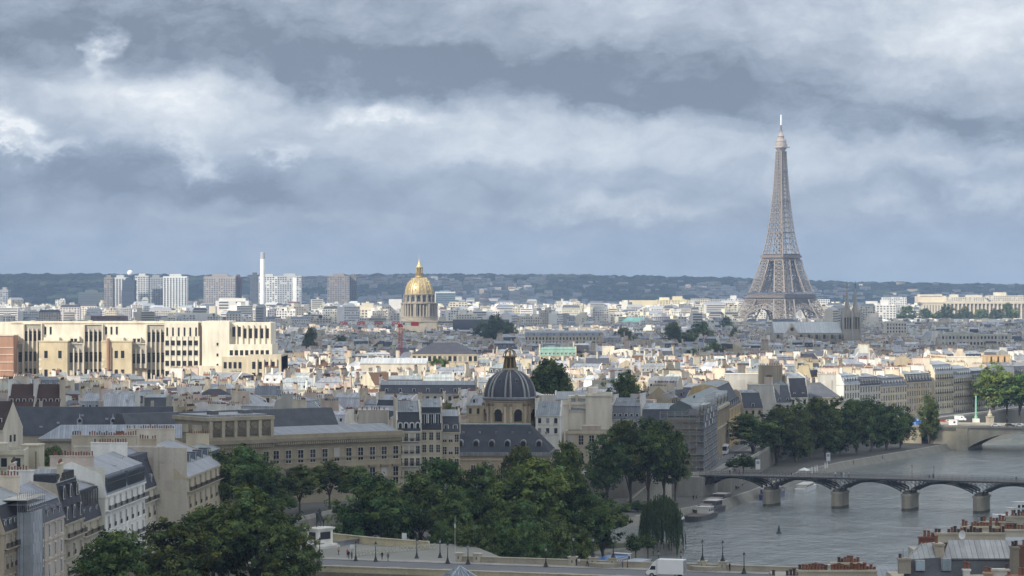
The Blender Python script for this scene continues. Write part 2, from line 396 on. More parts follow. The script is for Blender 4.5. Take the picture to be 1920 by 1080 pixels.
# upper quay street with pavement
m_ = MB(); ST_OUT = [(54,864),(67,878),(86,982),(98,1043),(149,1164),(200,1263),(325,1503)]; ST_IN = [(38,864),(50,882),(75,990),(87,1050),(136,1180),(188,1280),(300,1520)]
for i in range(len(ST_IN)-1):
    m_.poly([(*ST_IN[i],Z0+.006),(*ST_OUT[i],Z0+.006),(*ST_OUT[i+1],Z0+.006),(*ST_IN[i+1],Z0+.006)], (0.125,0.125,0.125), 'road')
tag(m_.build("street_road"), kind="structure")
m_ = MB(); wall_line(m_, ST_OUT, Z0+.01, Z0+.14, -2.6, (0.27,0.26,0.24), 'stone'); wall_line(m_, ST_IN, Z0+.01, Z0+.14, -2.6, (0.27,0.26,0.24), 'stone')
tag(m_.build("street_pavement"), kind="structure")
# lane marks on the street
m_ = MB()
for k in range(40):
    i = k/40*3.0; j = int(i); f_ = i-j
    a = Vector(ST_IN[j+0])*.5+Vector(ST_OUT[j])*.5; b = Vector(ST_IN[j+1])*.5+Vector(ST_OUT[j+1])*.5
    p = a+(b-a)*f_; d = (b-a).normalized(); nn = Vector((d.y,-d.x))*.08; q = p+d*2.5
    m_.poly([(*(p-nn),Z0+.011),(*(p+nn),Z0+.011),(*(q+nn),Z0+.011),(*(q-nn),Z0+.011)], (0.7,0.7,0.68), 'road')
tag(m_.build("road_markings"), kind="structure")
# the low tip of the island and the square by the bridge
IS = [(-62,560),(-60,640),(-30,688),(16,708),(40,706),(44.5,699),(31,687),(17,660),(3,622),(-4,572)]
m_ = MB(); m_.prism(IS, -1.5, 2.6, (0.25,0.235,0.2), 'stone', True, (0.15,0.145,0.12), 'road')
tag(m_.build("island_terrain"), kind="structure")
m_ = MB()
inner = [(x*0.86-3, (y-640)*0.86+640) for x, y in IS]
m_.poly([(x, y, 2.612) for x, y in inner], (0.05,0.058,0.03), 'forest')
tag(m_.build("island_lawn"), kind="structure")
ISL = [(-69,250),(-69,545),(-20,526),(60,499),(60,250)]
m_ = MB(); m_.prism(ISL, -1.5, 9.0, (0.30,0.28,0.23), 'stone', True, (0.12,0.12,0.11), 'road')
tag(m_.build("island_ground"), kind="structure")
SQ = [(-75,548),(-75,597),(-38,600),(-9,592),(2,546)]
m_ = MB(); m_.prism(SQ, 2.0, 12.0, (0.30,0.28,0.23), 'stone', True, (0.20,0.195,0.17), 'road')
tag(m_.build("bridge_square_pavement"), kind="structure")

# ------------------------------------------------------------------ far hills
SKY = [(-300,519),(0,520),(200,519),(400,522),(480,524),(560,526),(620,523),(700,521),(850,519),(1000,520),(1200,523),(1380,527),(1440,531),(1560,534),(1750,537),(1920,539),(2300,540)]
def skyl(px):
    for (a, ya), (b, yb) in zip(SKY, SKY[1:]):
        if a <= px <= b: return ya + (yb-ya)*(px-a)/(b-a)
    return SKY[0][1] if px < 0 else SKY[-1][1]
from mathutils import noise as mnoise
def hill_z(X, Y):
    px = 960 + X*F/Y
    top = H + (HY - skyl(px)) * 9000/F
    k = min(1.0, max(0.0, (Y-6500)/2500)); k = k*k*(3-2*k)*.55 + k*.45
    nz = mnoise.noise(Vector((X/700, Y/700, 2.2)))*14 + mnoise.noise(Vector((X/180, Y/180, 7.1)))*5
    z = Z0 + (top-Z0)*k + nz*k*(1-k)*2.4 + mnoise.noise(Vector((X/60, Y/60, 3.3)))*1.6*k
    if Y > 9000: z -= (Y-9000)*.02
    return z
m_ = MB(); NX, NY = 220, 46
vs = []; 
for j in range(NY+1):
    Y = 6450 + 3600*j/NY
    for i in range(NX+1):
        X = (-0.235 + 0.47*i/NX)*Y
        vs.append((X, Y, hill_z(X, Y) if j else Z0-2))
for j in range(NY):
    for i in range(NX):
        a = j*(NX+1)+i; X, Y, _ = vs[a]
        n_ = mnoise.noise(Vector((X/260, Y/260, 0)))
        c = (0.030+.012*n_, 0.045+.015*n_, 0.026+.008*n_)
        m_.add([vs[a], vs[a+1], vs[a+NX+2], vs[a+NX+1]], [(0,1,2,3)], c, 'forest')
tag(m_.build("hills"), kind="structure")
# far woods: many tree crowns over the hill
m_ = MB(); r_ = random.Random(3)
for k in range(5200):
    Y = 6900 + 2250*r_.random()**.6; X = (-0.205 + 0.41*r_.random())*Y
    if mnoise.noise(Vector((X/420, Y/420, 5.5))) < -.12 and X/Y > -.085 and Y < 8800: continue
    z = hill_z(X, Y); s = r_.uniform(6, 15)
    v = jit((0.030, 0.047, 0.026), .35, r_)
    m_.ball(X, Y, z+s*.25, s*r_.uniform(1,2.2), s*1.2, s*r_.uniform(.5,.9), v, 'forest', 6, 4)
tag(m_.build("woodland"), kind="stuff")
m_ = MB()
for k in range(2600):
    Y = 6700 + 2100*r_.random(); X = (-0.10 + 0.30*r_.random())*Y
    if r_.random() < .08: X = (-0.2+.1*r_.random())*Y; Y = 6600+500*r_.random()
    if mnoise.noise(Vector((X/420, Y/420, 5.5))) > -.08 and r_.random() < .9: continue
    z = hill_z(X, Y); wd = r_.uniform(9, 34); hh = r_.uniform(7, 17); dp = 12
    c = jit(r_.choice([CREAM, WHITE, BEIGE, GREYST, (.5,.5,.48)]), .15, r_)
    m_.box(X-wd/2, X+wd/2, Y-dp/2, Y+dp/2, z-6, z+hh, c, 'far', top=False)
    rc = jit(r_.choice([ZINC, TILE, (.3,.3,.3)]), .2, r_)
    m_.add([(X-wd/2,Y-dp/2,z+hh),(X+wd/2,Y-dp/2,z+hh),(X+wd/2,Y+dp/2,z+hh),(X-wd/2,Y+dp/2,z+hh),(X-wd/2,Y,z+hh+3),(X+wd/2,Y,z+hh+3)], [(0,1,5,4),(2,3,4,5),(1,2,5),(3,0,4)], rc, 'far')
    for i in range(int(wd/5)):
        for j in range(int(hh/5)):
            m_.box(X-wd/2+1.5+i*5, X-wd/2+3.5+i*5, Y-dp/2-.25, Y-dp/2-.05, z+1+j*4.5, z+3+j*4.5, (.08,.085,.095), 'far')
tag(m_.build("hillside_houses"), kind="stuff")

# ------------------------------------------------------------------ opaque clouds added out of view to shade parts of the city
# each (ground footprint centre X, Y, half sizes) lies where the photo shows cloud shadow
def build_shade_clouds():
    m_ = MB(); r_ = random.Random(5); ALT = 1300.0
    sh = SUN * (ALT / SUN.z)
    def lump(X, Y, rx, ry):
        m_.ball(X + sh.x, Y + sh.y, ALT + r_.uniform(-30, 60), rx, ry, r_.uniform(60, 130), (0.8, 0.8, 0.82), 'cloud', 10, 6)
    def field(x0, x1, y0, y1, edge=None, step=110, drop=0.0):
        X = x0
        while X < x1:
            Y = y0
            while Y < y1:
                xx = X + r_.uniform(-35, 35); yy = Y + r_.uniform(-35, 35)
                if (edge is None or edge(xx, yy)) and r_.random() >= drop: lump(xx, yy, r_.uniform(95, 150), r_.uniform(85, 130))
                Y += step
            X += step
    CL(field)
    tag(m_.build("clouds", smooth=True), kind="stuff")
def CL(field):
    field(-900, 520, -400, 1160, lambda x, y: y < (1000 if x < 90 else 1120) + 25*sin(x/60))
    field(-900, 1000, 1800, 3380, lambda x, y: not (-270 < x < 240 and 2500 < y < 3040), drop=.27)  # gap left in the added clouds keeps the gilded dome in sun
    field(-2600, 2600, 6900, 11000, None, step=210, drop=.1)
build_shade_clouds()

# ------------------------------------------------------------------ haze
def build_haze():
    m = bpy.data.materials.new("haze_air"); m.use_nodes = True; t = m.node_tree; t.nodes.clear()
    out = N(t, "ShaderNodeOutputMaterial"); v = N(t, "ShaderNodeVolumePrincipled")
    v.inputs["Color"].default_value = (0.50, 0.69, 1.0, 1); v.inputs["Density"].default_value = HAZE; v.inputs["Anisotropy"].default_value = 0.0
    t.links.new(v.outputs[0], out.inputs["Volume"])
    MATS['haze'] = m
    b = MB(); b.box(-9600, 9600, -600, 13000, -3, 352, (1,1,1), 'haze', True)
    tag(b.build("haze"), kind="stuff")
HAZE = 7.4e-5
BLOCK = []            # photo rectangles already taken by hand-built things: x0, x1, ytop, depth
def block(x0, x1, yt, Y): BLOCK.append((x0, x1, yt, Y))
# ------------------------------------------------------------------ iron tower
def iron_tower():
    Y = 3980.0; X = PX(1464.5, Y); base = 7.0
    root = thing("iron_lattice_tower", "tall tapering brown iron lattice tower on four curved legs above the roofs", "tower", (X, Y, base), radians(45))
    c1 = (0.262, 0.225, 0.19); c2 = (0.21, 0.18, 0.152)
    zs = [0, 14, 28, 42, 57.6, 72, 87, 101, 115.7, 130, 145, 160, 175, 190, 205, 220, 235, 250, 264, 276]
    ro = [62.5, 54.5, 47.4, 41.2, 35.2, 30.4, 26.2, 22.7, 19.6, 16.6, 14.3, 12.5, 11.0, 9.7, 8.6, 7.6, 6.8, 6.1, 5.5, 5.0]
    def outer(z):
        for i in range(len(zs)-1):
            if z <= zs[i+1]: k = (z-zs[i])/(zs[i+1]-zs[i]); return ro[i]+(ro[i+1]-ro[i])*k
        return ro[-1]
    def width(z): return 25 - 10.5*min(z, 115.7)/115.7 if z < 115.7 else 14.5 - (z-115.7)*.06
    # four legs up to the second floor, lattice on each face
    for sx in (-1, 1):
        for sy in (-1, 1):
            m_ = MB(); lv = [0, 9, 18, 27, 36, 44, 52] + [62, 70, 78, 86, 94, 102, 110]
            def ring(z):
                o = outer(z); i = max(o-width(z), 0.3)
                return [Vector((sx*a, sy*b, z)) for a, b in ((o,o),(i,o),(i,i),(o,i))]
            for z0, z1 in zip(lv, lv[1:]):
                if z0 == 52: continue
                r0, r1 = ring(z0), ring(z1)
                for k in range(4):
                    a0, a1, b0, b1 = r0[k], r1[k], r0[(k+1)%4], r1[(k+1)%4]
                    m_.beam(a0, a1, 1.9, c1, 'iron')
                    m_.beam(a0, b1, .7, c1, 'iron'); m_.beam(b0, a1, .7, c1, 'iron'); m_.beam(a1, b1, .8, c1, 'iron')
                    mm0, mm1 = (a0+b0)/2, (a1+b1)/2
                    m_.beam(mm0, mm1, .7, c2, 'iron')
                    m_.beam((a0+a1)/2, (b0+b1)/2, .6, c2, 'iron')
                    m_.beam((a0+a1)/2, mm1, .55, c2, 'iron'); m_.beam((b0+b1)/2, mm1, .55, c2, 'iron')
            o = outer(0); i = o-26
            m_.box(min(sx*i, sx*o), max(sx*i, sx*o), min(sy*i, sy*o), max(sy*i, sy*o), -2, 3, STONE, 'stone')
            m_.build("leg", root)
    # platforms
    def platform(name, z0, half, rows, hs):
        p = MB()
        z = z0
        for kind, h, dx in rows:
            if kind == 's': p.box(-half-dx, half+dx, -half-dx, half+dx, z, z+h, c1 if dx < 1 else (.20,.155,.135), 'iron', True)
            else:
                for a in range(4):
                    p.M = Matrix.Rotation(a*pi/2, 4, 'Z')
                    n = int(2*half/h/.8)
                    p.box(-half+1.5, half-1.5, -half+2.5, -half+3.0, z, z+h, (.10,.08,.075), 'iron')
                    for k in range(n+1):
                        x = -half+2*half*k/n
                        p.beam((x, -half, z), (x, -half, z+h), .55, c1, 'iron')
                        if k < n and h > 3:
                            p.beam((x, -half, z), (x+2*half/n, -half, z+h), .5, c1, 'iron'); p.beam((x+2*half/n, -half, z), (x, -half, z+h), .5, c1, 'iron')
                p.M = None
            z += h
        p.build(name, root)
    platform("first_platform", 46, 35.6, [('x', 5.2, 0), ('s', .8, .3), ('x', 2.4, 0), ('s', 1.2, 2.0), ('x', 3.2, 0), ('s', .6, 1.2)], 0)
    platform("second_platform", 108, 19.6, [('x', 4.4, 0), ('s', .8, .4), ('s', 3.4, 2.0), ('x', 2.0, 0), ('s', .5, .8)], 0)
    # arches between the legs
    for a in range(4):
        m_ = MB(); m_.M = Matrix.Rotation(a*pi/2, 4, 'Z'); n = 22
        for k in range(n):
            t0, t1 = pi*k/n, pi*(k+1)/n
            def pt(t, r, up): x = -r*cos(t); z = 8+up*sin(t); return Vector((x, -outer(max(z, 2))+.6, z))
            p0, p1, q0, q1 = pt(t0, 37, 31), pt(t1, 37, 31), pt(t0, 41, 37), pt(t1, 41, 37)
            m_.beam(p0, p1, 1.5, c1, 'iron'); m_.beam(q0, q1, 1.2, c1, 'iron'); m_.beam(p0, q1, .8, c1, 'iron'); m_.beam(p0, q0, .8, c1, 'iron')
        m_.M = None; m_.build("arch", root)
    # upper shaft
    m_ = MB(); lv = [116]
    h = 9.0
    while lv[-1] < 270: lv.append(min(lv[-1]+h, 274)); h = max(4.6, h*.965)
    for z0, z1 in zip(lv, lv[1:]):
        o0, o1 = outer(z0), outer(z1)
        for a in range(4):
            R_ = Matrix.Rotation(a*pi/2, 4, 'Z')
            def q(x, y, z): return R_ @ Vector((x, y, z))
            g0 = max(0.0, o0-width(z0)) if z0 < 190 else o0*.25; g1 = max(0.0, o1-width(z1)) if z1 < 190 else o1*.25
            g0 = max(g0, o0*.22); g1 = max(g1, o1*.22)
            m_.beam(q(-o0,-o0,z0), q(-o1,-o1,z1), 1.4 if z0 < 200 else 1.1, c1, 'iron')
            m_.beam(q(-g0,-o0,z0), q(-g1,-o1,z1), .75, c1, 'iron'); m_.beam(q(g0,-o0,z0), q(g1,-o1,z1), .75, c1, 'iron')
            for s in (-1, 1):
                m_.beam(q(s*o0,-o0,z0), q(s*g1,-o1,z1), .55, c1, 'iron'); m_.beam(q(s*g0,-o0,z0), q(s*o1,-o1,z1), .55, c1, 'iron')
                m_.beam(q(s*o0*.5+s*g0*.5,-o0,z0), q(s*o1*.5+s*g1*.5,-o1,z1), .4, c2, 'iron')
            m_.beam(q(-o1,-o1,z1), q(o1,-o1,z1), .7, c1, 'iron')
    m_.box(-1.0, 1.0, -1.0, 1.0, 116, 274, (.24,.19,.165), 'iron')
    for z in (150, 196, 240): o = outer(z); m_.box(-o-.5, o+.5, -o-.5, o+.5, z, z+1.2, c2, 'iron', True)
    m_.build("shaft", root)
    m_ = MB()
    m_.lathe([(5.2,270),(6.5,272),(8.6,275),(8.8,277),(8.8,281),(8.0,281.2),(7.6,284.5),(8.2,285),(6.6,288.5)], 12, (.33,.285,.255), 'iron')
    m_.box(-9.2, 9.2, -9.2, 9.2, 275.5, 277, (.42,.36,.31), 'iron', True)
    m_.lathe([(4.6,288),(4.6,292),(5.4,292.3),(3.6,295.5),(2.2,297),(2.0,300)], 10, (.33,.285,.255), 'iron')
    m_.build("lantern", root)
    m_ = MB(); m_.tube((0,0,298), (0,0,312), 1.1, .8, 6, (.17,.13,.12), 'iron'); m_.tube((0,0,309), (0,0,324), 1.2, 1.0, 8, (.85,.85,.85), 'paint')
    for z in (301, 305): m_.box(-1.7,1.7,-1.7,1.7, z, z+.5, c2, 'iron', True)
    m_.build("antenna", root)
iron_tower()

# ------------------------------------------------------------------ gold domed church
def gold_dome():
    Y = 2690.0; X = PX(786, Y); s = Y/F
    root = thing("golden_domed_church", "stone church under a gilded ribbed dome with a gilded lantern and spire", "church", (X, Y, 0), radians(0))
    st = (0.32, 0.285, 0.228); dk = (.06,.06,.065)
    z = lambda y: H-(y-HY)*s
    n = 48
    def colonnade(mb, r, z0, z1, k, cr, c):
        for i in range(k):
            a = 2*pi*i/k + pi/k
            mb.tube((r*cos(a), r*sin(a), z0), (r*cos(a), r*sin(a), z1), cr, cr*.9, 8, c, 'stone')
    # base block
    m_ = MB()
    W = 30.0
    m_.box(-W*.72, W*.72, -16, 20, 9, z(612), st, 'stone'); m_.box(-W*.74, W*.74, -17, 21, z(612), z(609.5), jit(st,.1), 'stone', True)
    m_.box(-18.5, 18.5, -17.5, 18, 9, z(603), st, 'stone'); m_.box(-19.3, 19.3, -18.3, 18.5, z(603), z(601), jit(st,.1), 'stone', True)
    m_.lathe([(18.6, z(604)), (18.6, z(594.5)), (18.9, z(594.3)), (18.9, z(593))], n, st, 'stone')
    m_.build("base", root)
    m_ = MB()
    m_.lathe([(14.7, z(594)), (14.7, z(569.5))], n, (.30,.255,.19), 'stone')
    m_.lathe([(17.6, z(570.3)), (18.3, z(569.6)), (18.5, z(567.8)), (17.0, z(567.2)), (14, z(567.2))], n, st, 'stone')
    colonnade(m_, 16.6, z(593.2), z(570.2), 32, .95, st)
    for i in range(16):
        a = 2*pi*i/16 + pi/16*0; R_ = Matrix.Rotation(a, 4, 'Z'); m_.M = R_
        m_.box(14.6, 14.85, -1.7, 1.7, z(590), z(577), dk, 'glass')
        if i % 2: m_.box(14.6, 18.0, 2.6, 4.8, z(594), z(569.8), st, 'stone')
    m_.M = None; m_.build("drum", root)
    m_ = MB()
    m_.lathe([(14.4, z(567.3)), (14.4, z(553.6)), (15.3, z(553)), (15.5, z(551.2)), (14, z(550.6))], n, st, 'stone')
    for i in range(16):
        a = 2*pi*i/16; m_.M = Matrix.Rotation(a, 4, 'Z')
        m_.box(14.3, 14.55, -1.5, 1.5, z(565), z(556.5), dk, 'glass'); m_.tube((14.3,0,z(556.5)), (14.55,0,z(556.5)), 1.5, 1.5, 10, dk, 'glass')
        m_.M = Matrix.Rotation(a+pi/16, 4, 'Z'); m_.box(14.3, 15.6, -1.0, 1.0, z(567), z(557), st, 'stone'); m_.ball(15.2, 0, z(555.5), .8, .8, 1.6, st, 'stone', 6, 4)
    m_.M = None; m_.build("attic", root)
    # dome, gilded trophies between twelve ribs
    m_ = MB(); prof = []
    r0, zb, zt = 13.6, z(551), z(519.5)
    for k in range(13):
        t = k/12; prof.append((max(3.4, r0*cos(t*pi/2*.985)**.92 if t < 1 else 3.4), zb+(zt-zb)*(sin(t*pi/2)**1.02)))
    m_.lathe(prof, 48, (.42,.325,.17), 'gold')
    m_.build("dome", root, smooth=True)
    m_ = MB()
    for i in range(24):
        m_.M = Matrix.Rotation(2*pi*i/24, 4, 'Z')
        big = i % 2 == 0
        for (ra, za), (rb, zb_) in zip(prof, prof[1:]):
            if big: m_.beam((ra+.12,0,za), (rb+.12,0,zb_), 1.25*max(.4, ra/r0), (.60,.47,.24), 'gold', 1.25*max(.4, rb/r0))
        if not big:
            for k in (2, 4, 6, 8):
                ra, za = prof[k]; m_.ball(ra+.1, 0, za, .5, 1.0*ra/r0, 1.5, (.62,.50,.27), 'gold', 6, 4)
    m_.M = None; m_.build("ribs", root)
    m_ = MB(); gc = (.56,.43,.20)
    m_.lathe([(4.2, z(520.5)), (4.5, z(519.5)), (4.3, z(518)), (3.4, z(517.5)), (3.4, z(514)), (4.3, z(513.4)), (4.3, z(512)), (2.0, z(511.6))], 16, (.36,.27,.13), 'gold')
    for i in range(8):
        a = 2*pi*i/8; m_.tube((3.1*cos(a), 3.1*sin(a), z(512)), (3.1*cos(a), 3.1*sin(a), z(502)), .5, .45, 6, gc, 'gold')
    m_.lathe([(1.5, z(512)), (1.5, z(502))], 10, (.20,.14,.05), 'gold')
    m_.lathe([(3.8, z(502.3)), (3.9, z(500.8)), (2.6, z(499.5)), (2.2, z(497)), (1.3, z(495)), (.7, z(490)), (.25, z(484)), (.2, z(478))], 12, gc, 'gold')
    m_.build("lantern", root)
    block(750, 828, 567, Y-20)
    # long slate roofed wing to the right
    r2 = thing("slate_roofed_wing", "long low church wing under a dark slate roof beside the gilded dome", "building", (PX(905, 2640), 2640, 9), 0)
    m_ = MB(); m_.box(-28, 28, -8, 8, 0, 21, st, 'stone')
    for k in range(9): m_.box(-26+k*6, -23.6+k*6, -8.2, -8.02, 9, 17, dk, 'glass')
    m_.build("wall", r2)
    m_ = MB(); m_.extx([(-8.5,21),(8.5,21),(4,33),(-4,33)], -29, 26, SLATE, 'slate'); m_.build("roof", r2)
    block(855, 960, 594, 2640)
gold_dome()

# ------------------------------------------------------------------ domed institute by the quay
def institute():
    Y = 872.0; X = PX(956, Y); s = Y/F
    z = lambda y: H-(y-HY)*s
    st = (0.40, 0.325, 0.22); dk = (.035,.03,.03)
    root = thing("domed_institute", "stone institute with a striped slate dome and a wide slate roofed front wing", "building", (X, Y, 0), radians(-4))
    m_ = MB(); prof = []
    zb, zt, r0 = z(744), z(693.5), 8.15
    for k in range(13):
        t = k/12; prof.append((max(2.1, r0*cos(t*pi/2)**.86 if t < 1 else 2.1), zb+(zt-zb)*sin(t*pi/2)))
    m_.lathe(prof, 40, (.066,.070,.082), 'slate'); m_.build("dome", root, smooth=True)
    for i in range(8):
        for dd in (-.19, .19):
            m_ = MB(); m_.M = Matrix.Rotation(2*pi*i/8+dd*.55, 4, 'Z')
            for (ra, za), (rb, zb_) in zip(prof, prof[1:]):
                m_.beam((ra+.04,0,za), (rb+.04,0,zb_), .62*max(.45, ra/r0), (.29,.285,.27), 'zinc', .62*max(.45, rb/r0))
            m_.build("rib", root)
        m_ = MB(); m_.M = Matrix.Rotation(2*pi*(i+.5)/8, 4, 'Z')
        ra, za = prof[5]; m_.box(ra-.8, ra+.45, -.5, .5, za-.6, za+.7, (.16,.16,.17), 'zinc'); m_.box(ra+.46, ra+.5, -.3, .3, za-.4, za+.4, dk, 'glass'); m_.build("dormer", root)
    m_ = MB()
    m_.lathe([(8.2, z(749.5)), (8.85, z(748)), (8.9, z(745)), (8.2, z(743.2)), (8, z(743))], 40, (.20,.205,.22), 'zinc'); m_.build("cornice", root)
    m_ = MB()
    m_.lathe([(8.15, 20), (8.15, z(752.5)), (8.5, z(752)), (8.6, z(749.5))], 40, st, 'stone')
    for i in range(8):
        m_.M = Matrix.Rotation(2*pi*(i+.5)/8, 4, 'Z')
        m_.box(8.0, 8.35, -1.25, 1.25, z(788), z(773), dk, 'glass'); m_.tube((8.0,0,z(773)), (8.35,0,z(773)), 1.25, 1.25, 14, dk, 'glass')
        for k in range(8):
            a0, a1 = pi*k/8, pi*(k+1)/8
            m_.beam((8.4,1.6*cos(a0),z(773)+1.6*sin(a0)), (8.4,1.6*cos(a1),z(773)+1.6*sin(a1)), .4, (.48,.40,.28), 'stone')
        m_.M = Matrix.Rotation(2*pi*i/8, 4, 'Z')
        for dy in (-.95, .95): m_.box(8.0, 8.75, dy-.38, dy+.38, 20, z(757), (.46,.38,.27), 'stone'); m_.box(8.0, 8.95, dy-.5, dy+.5, z(760), z(755), (.22,.17,.12), 'stone')
    m_.M = None; m_.build("drum", root)
    m_ = MB(); gc = (.23,.155,.06)
    m_.lathe([(2.3, z(694.5)), (2.5, z(693)), (2.4, z(690.5)), (1.7, z(690))], 12, (.30,.27,.2), 'stone')
    for i in range(8):
        a = 2*pi*i/8+.2; m_.beam((2.05*cos(a), 2.05*sin(a), z(690.5)), (1.55*cos(a), 1.55*sin(a), z(670)), .5, gc, 'metal', .36)
    m_.lathe([(1.0, z(690)), (.95, z(670))], 8, (.11,.08,.045), 'stone')
    m_.lathe([(1.9, z(670.5)), (2.3, z(669.5)), (2.3, z(667.5)), (1.5, z(667))], 12, gc, 'metal')
    for i in range(8):
        a0 = 2*pi*i/8
        for k in range(5):
            t0, t1 = k/5, (k+1)/5
            f = lambda t: (1.9*cos(t*pi/2)+.12, z(667.5)+(z(655)-z(667.5))*sin(t*pi/2))
            (ra, za), (rb, zb_) = f(t0), f(t1)
            m_.beam((ra*cos(a0), ra*sin(a0), za), (rb*cos(a0), rb*sin(a0), zb_), .26, gc, 'metal')
    m_.ball(0, 0, z(654), .4, .4, .5, gc, 'metal', 6, 4); m_.tube((0,0,z(654)), (0,0,z(647)), .1, .06, 5, gc, 'metal')
    m_.build("lantern", root)
    # front wing with the high hipped roof
    xa, xb = PX(862, Y-30)-X, PX(1062, Y-30)-X
    ze, zr = z(839)+.6, z(788)-.4
    m_ = MB(); m_.box(xa, xb-3, -36, -10, 8, ze-1.2, (0.34,0.275,0.185), 'stone')
    m_.box(xa-.3, xb-2.5, -36.5, -10, ze-1.2, ze, (.20,.20,.205), 'zinc', True)
    m_.box(xa-.15, xb-2.8, -36.25, -10, ze-2.6, ze-2.2, (0.40,0.33,0.23), 'stone', True)
    m_.build("wall", root)
    for k in range(7):
        w = MB(); xx = xa+2.2+k*4.6
        w.box(xx-.95, xx+.95, -36.18, -36.0, ze-8.2, ze-3.8, (.42,.35,.25), 'stone'); w.box(xx-.65, xx+.65, -36.24, -36.1, ze-7.9, ze-4.1, dk, 'glass'); w.box(xx-.05, xx+.05, -36.27, -36.2, ze-7.9, ze-4.1, (.5,.48,.42), 'paint')
        w.build("window", root)
    m_ = MB()
    v = [(xa,-36.2,ze),(xb-2.7,-36.2,ze),(xb-2.7,-10,ze),(xa,-10,ze),(xa,-25,zr),(xb-9.5,-25,zr),(xb-9.5,-20,zr),(xa,-20,zr)]
    m_.add(v, [(0,1,5,4),(1,2,6,5),(2,3,7,6),(3,0,4,7),(4,5,6,7)], (.045,.048,.055), 'slate')
    m_.box(xa, xb-9.5, -25.2, -19.8, zr, zr+.35, (.17,.21,.20), 'zinc')
    m_.build("roof", root)
    for k in range(6):
        d = MB(); xx = xa+2.5+k*4.9; t = .3; yy = -36.2+11.2*t-1.0; zz = ze+(zr-ze)*t-1.2
        d.box(xx-1.0, xx+1.0, yy, yy+2.5, zz, zz+1.6, (.20,.20,.21), 'zinc'); d.tube((xx, yy, zz+1.6), (xx, yy+2.6, zz+1.6), 1.0, 1.0, 14, (.26,.26,.27), 'zinc')
        d.tube((xx, yy-.05, zz+1.5), (xx, yy+.1, zz+1.5), .72, .72, 12, dk, 'glass'); d.box(xx-.72, xx+.72, yy-.05, yy, zz+.5, zz+1.5, dk, 'glass'); d.box(xx-1.3, xx+1.3, yy-.5, yy, zz-.7, zz-.3, (.33,.33,.33), 'zinc')
        d.build("dormer", root)
    for k in range(6):
        d = MB(); xx = xa+3+k*5.2; t = .72; yy = -36.2+11.2*t; zz = ze+(zr-ze)*t
        d.box(xx-.35, xx+.35, yy-.35, yy+.5, zz-.3, zz+.35, (.2,.2,.2), 'zinc'); d.build("skylight", root)
    block(862, 1060, 790, Y-36); block(908, 1004, 690, Y)
institute()

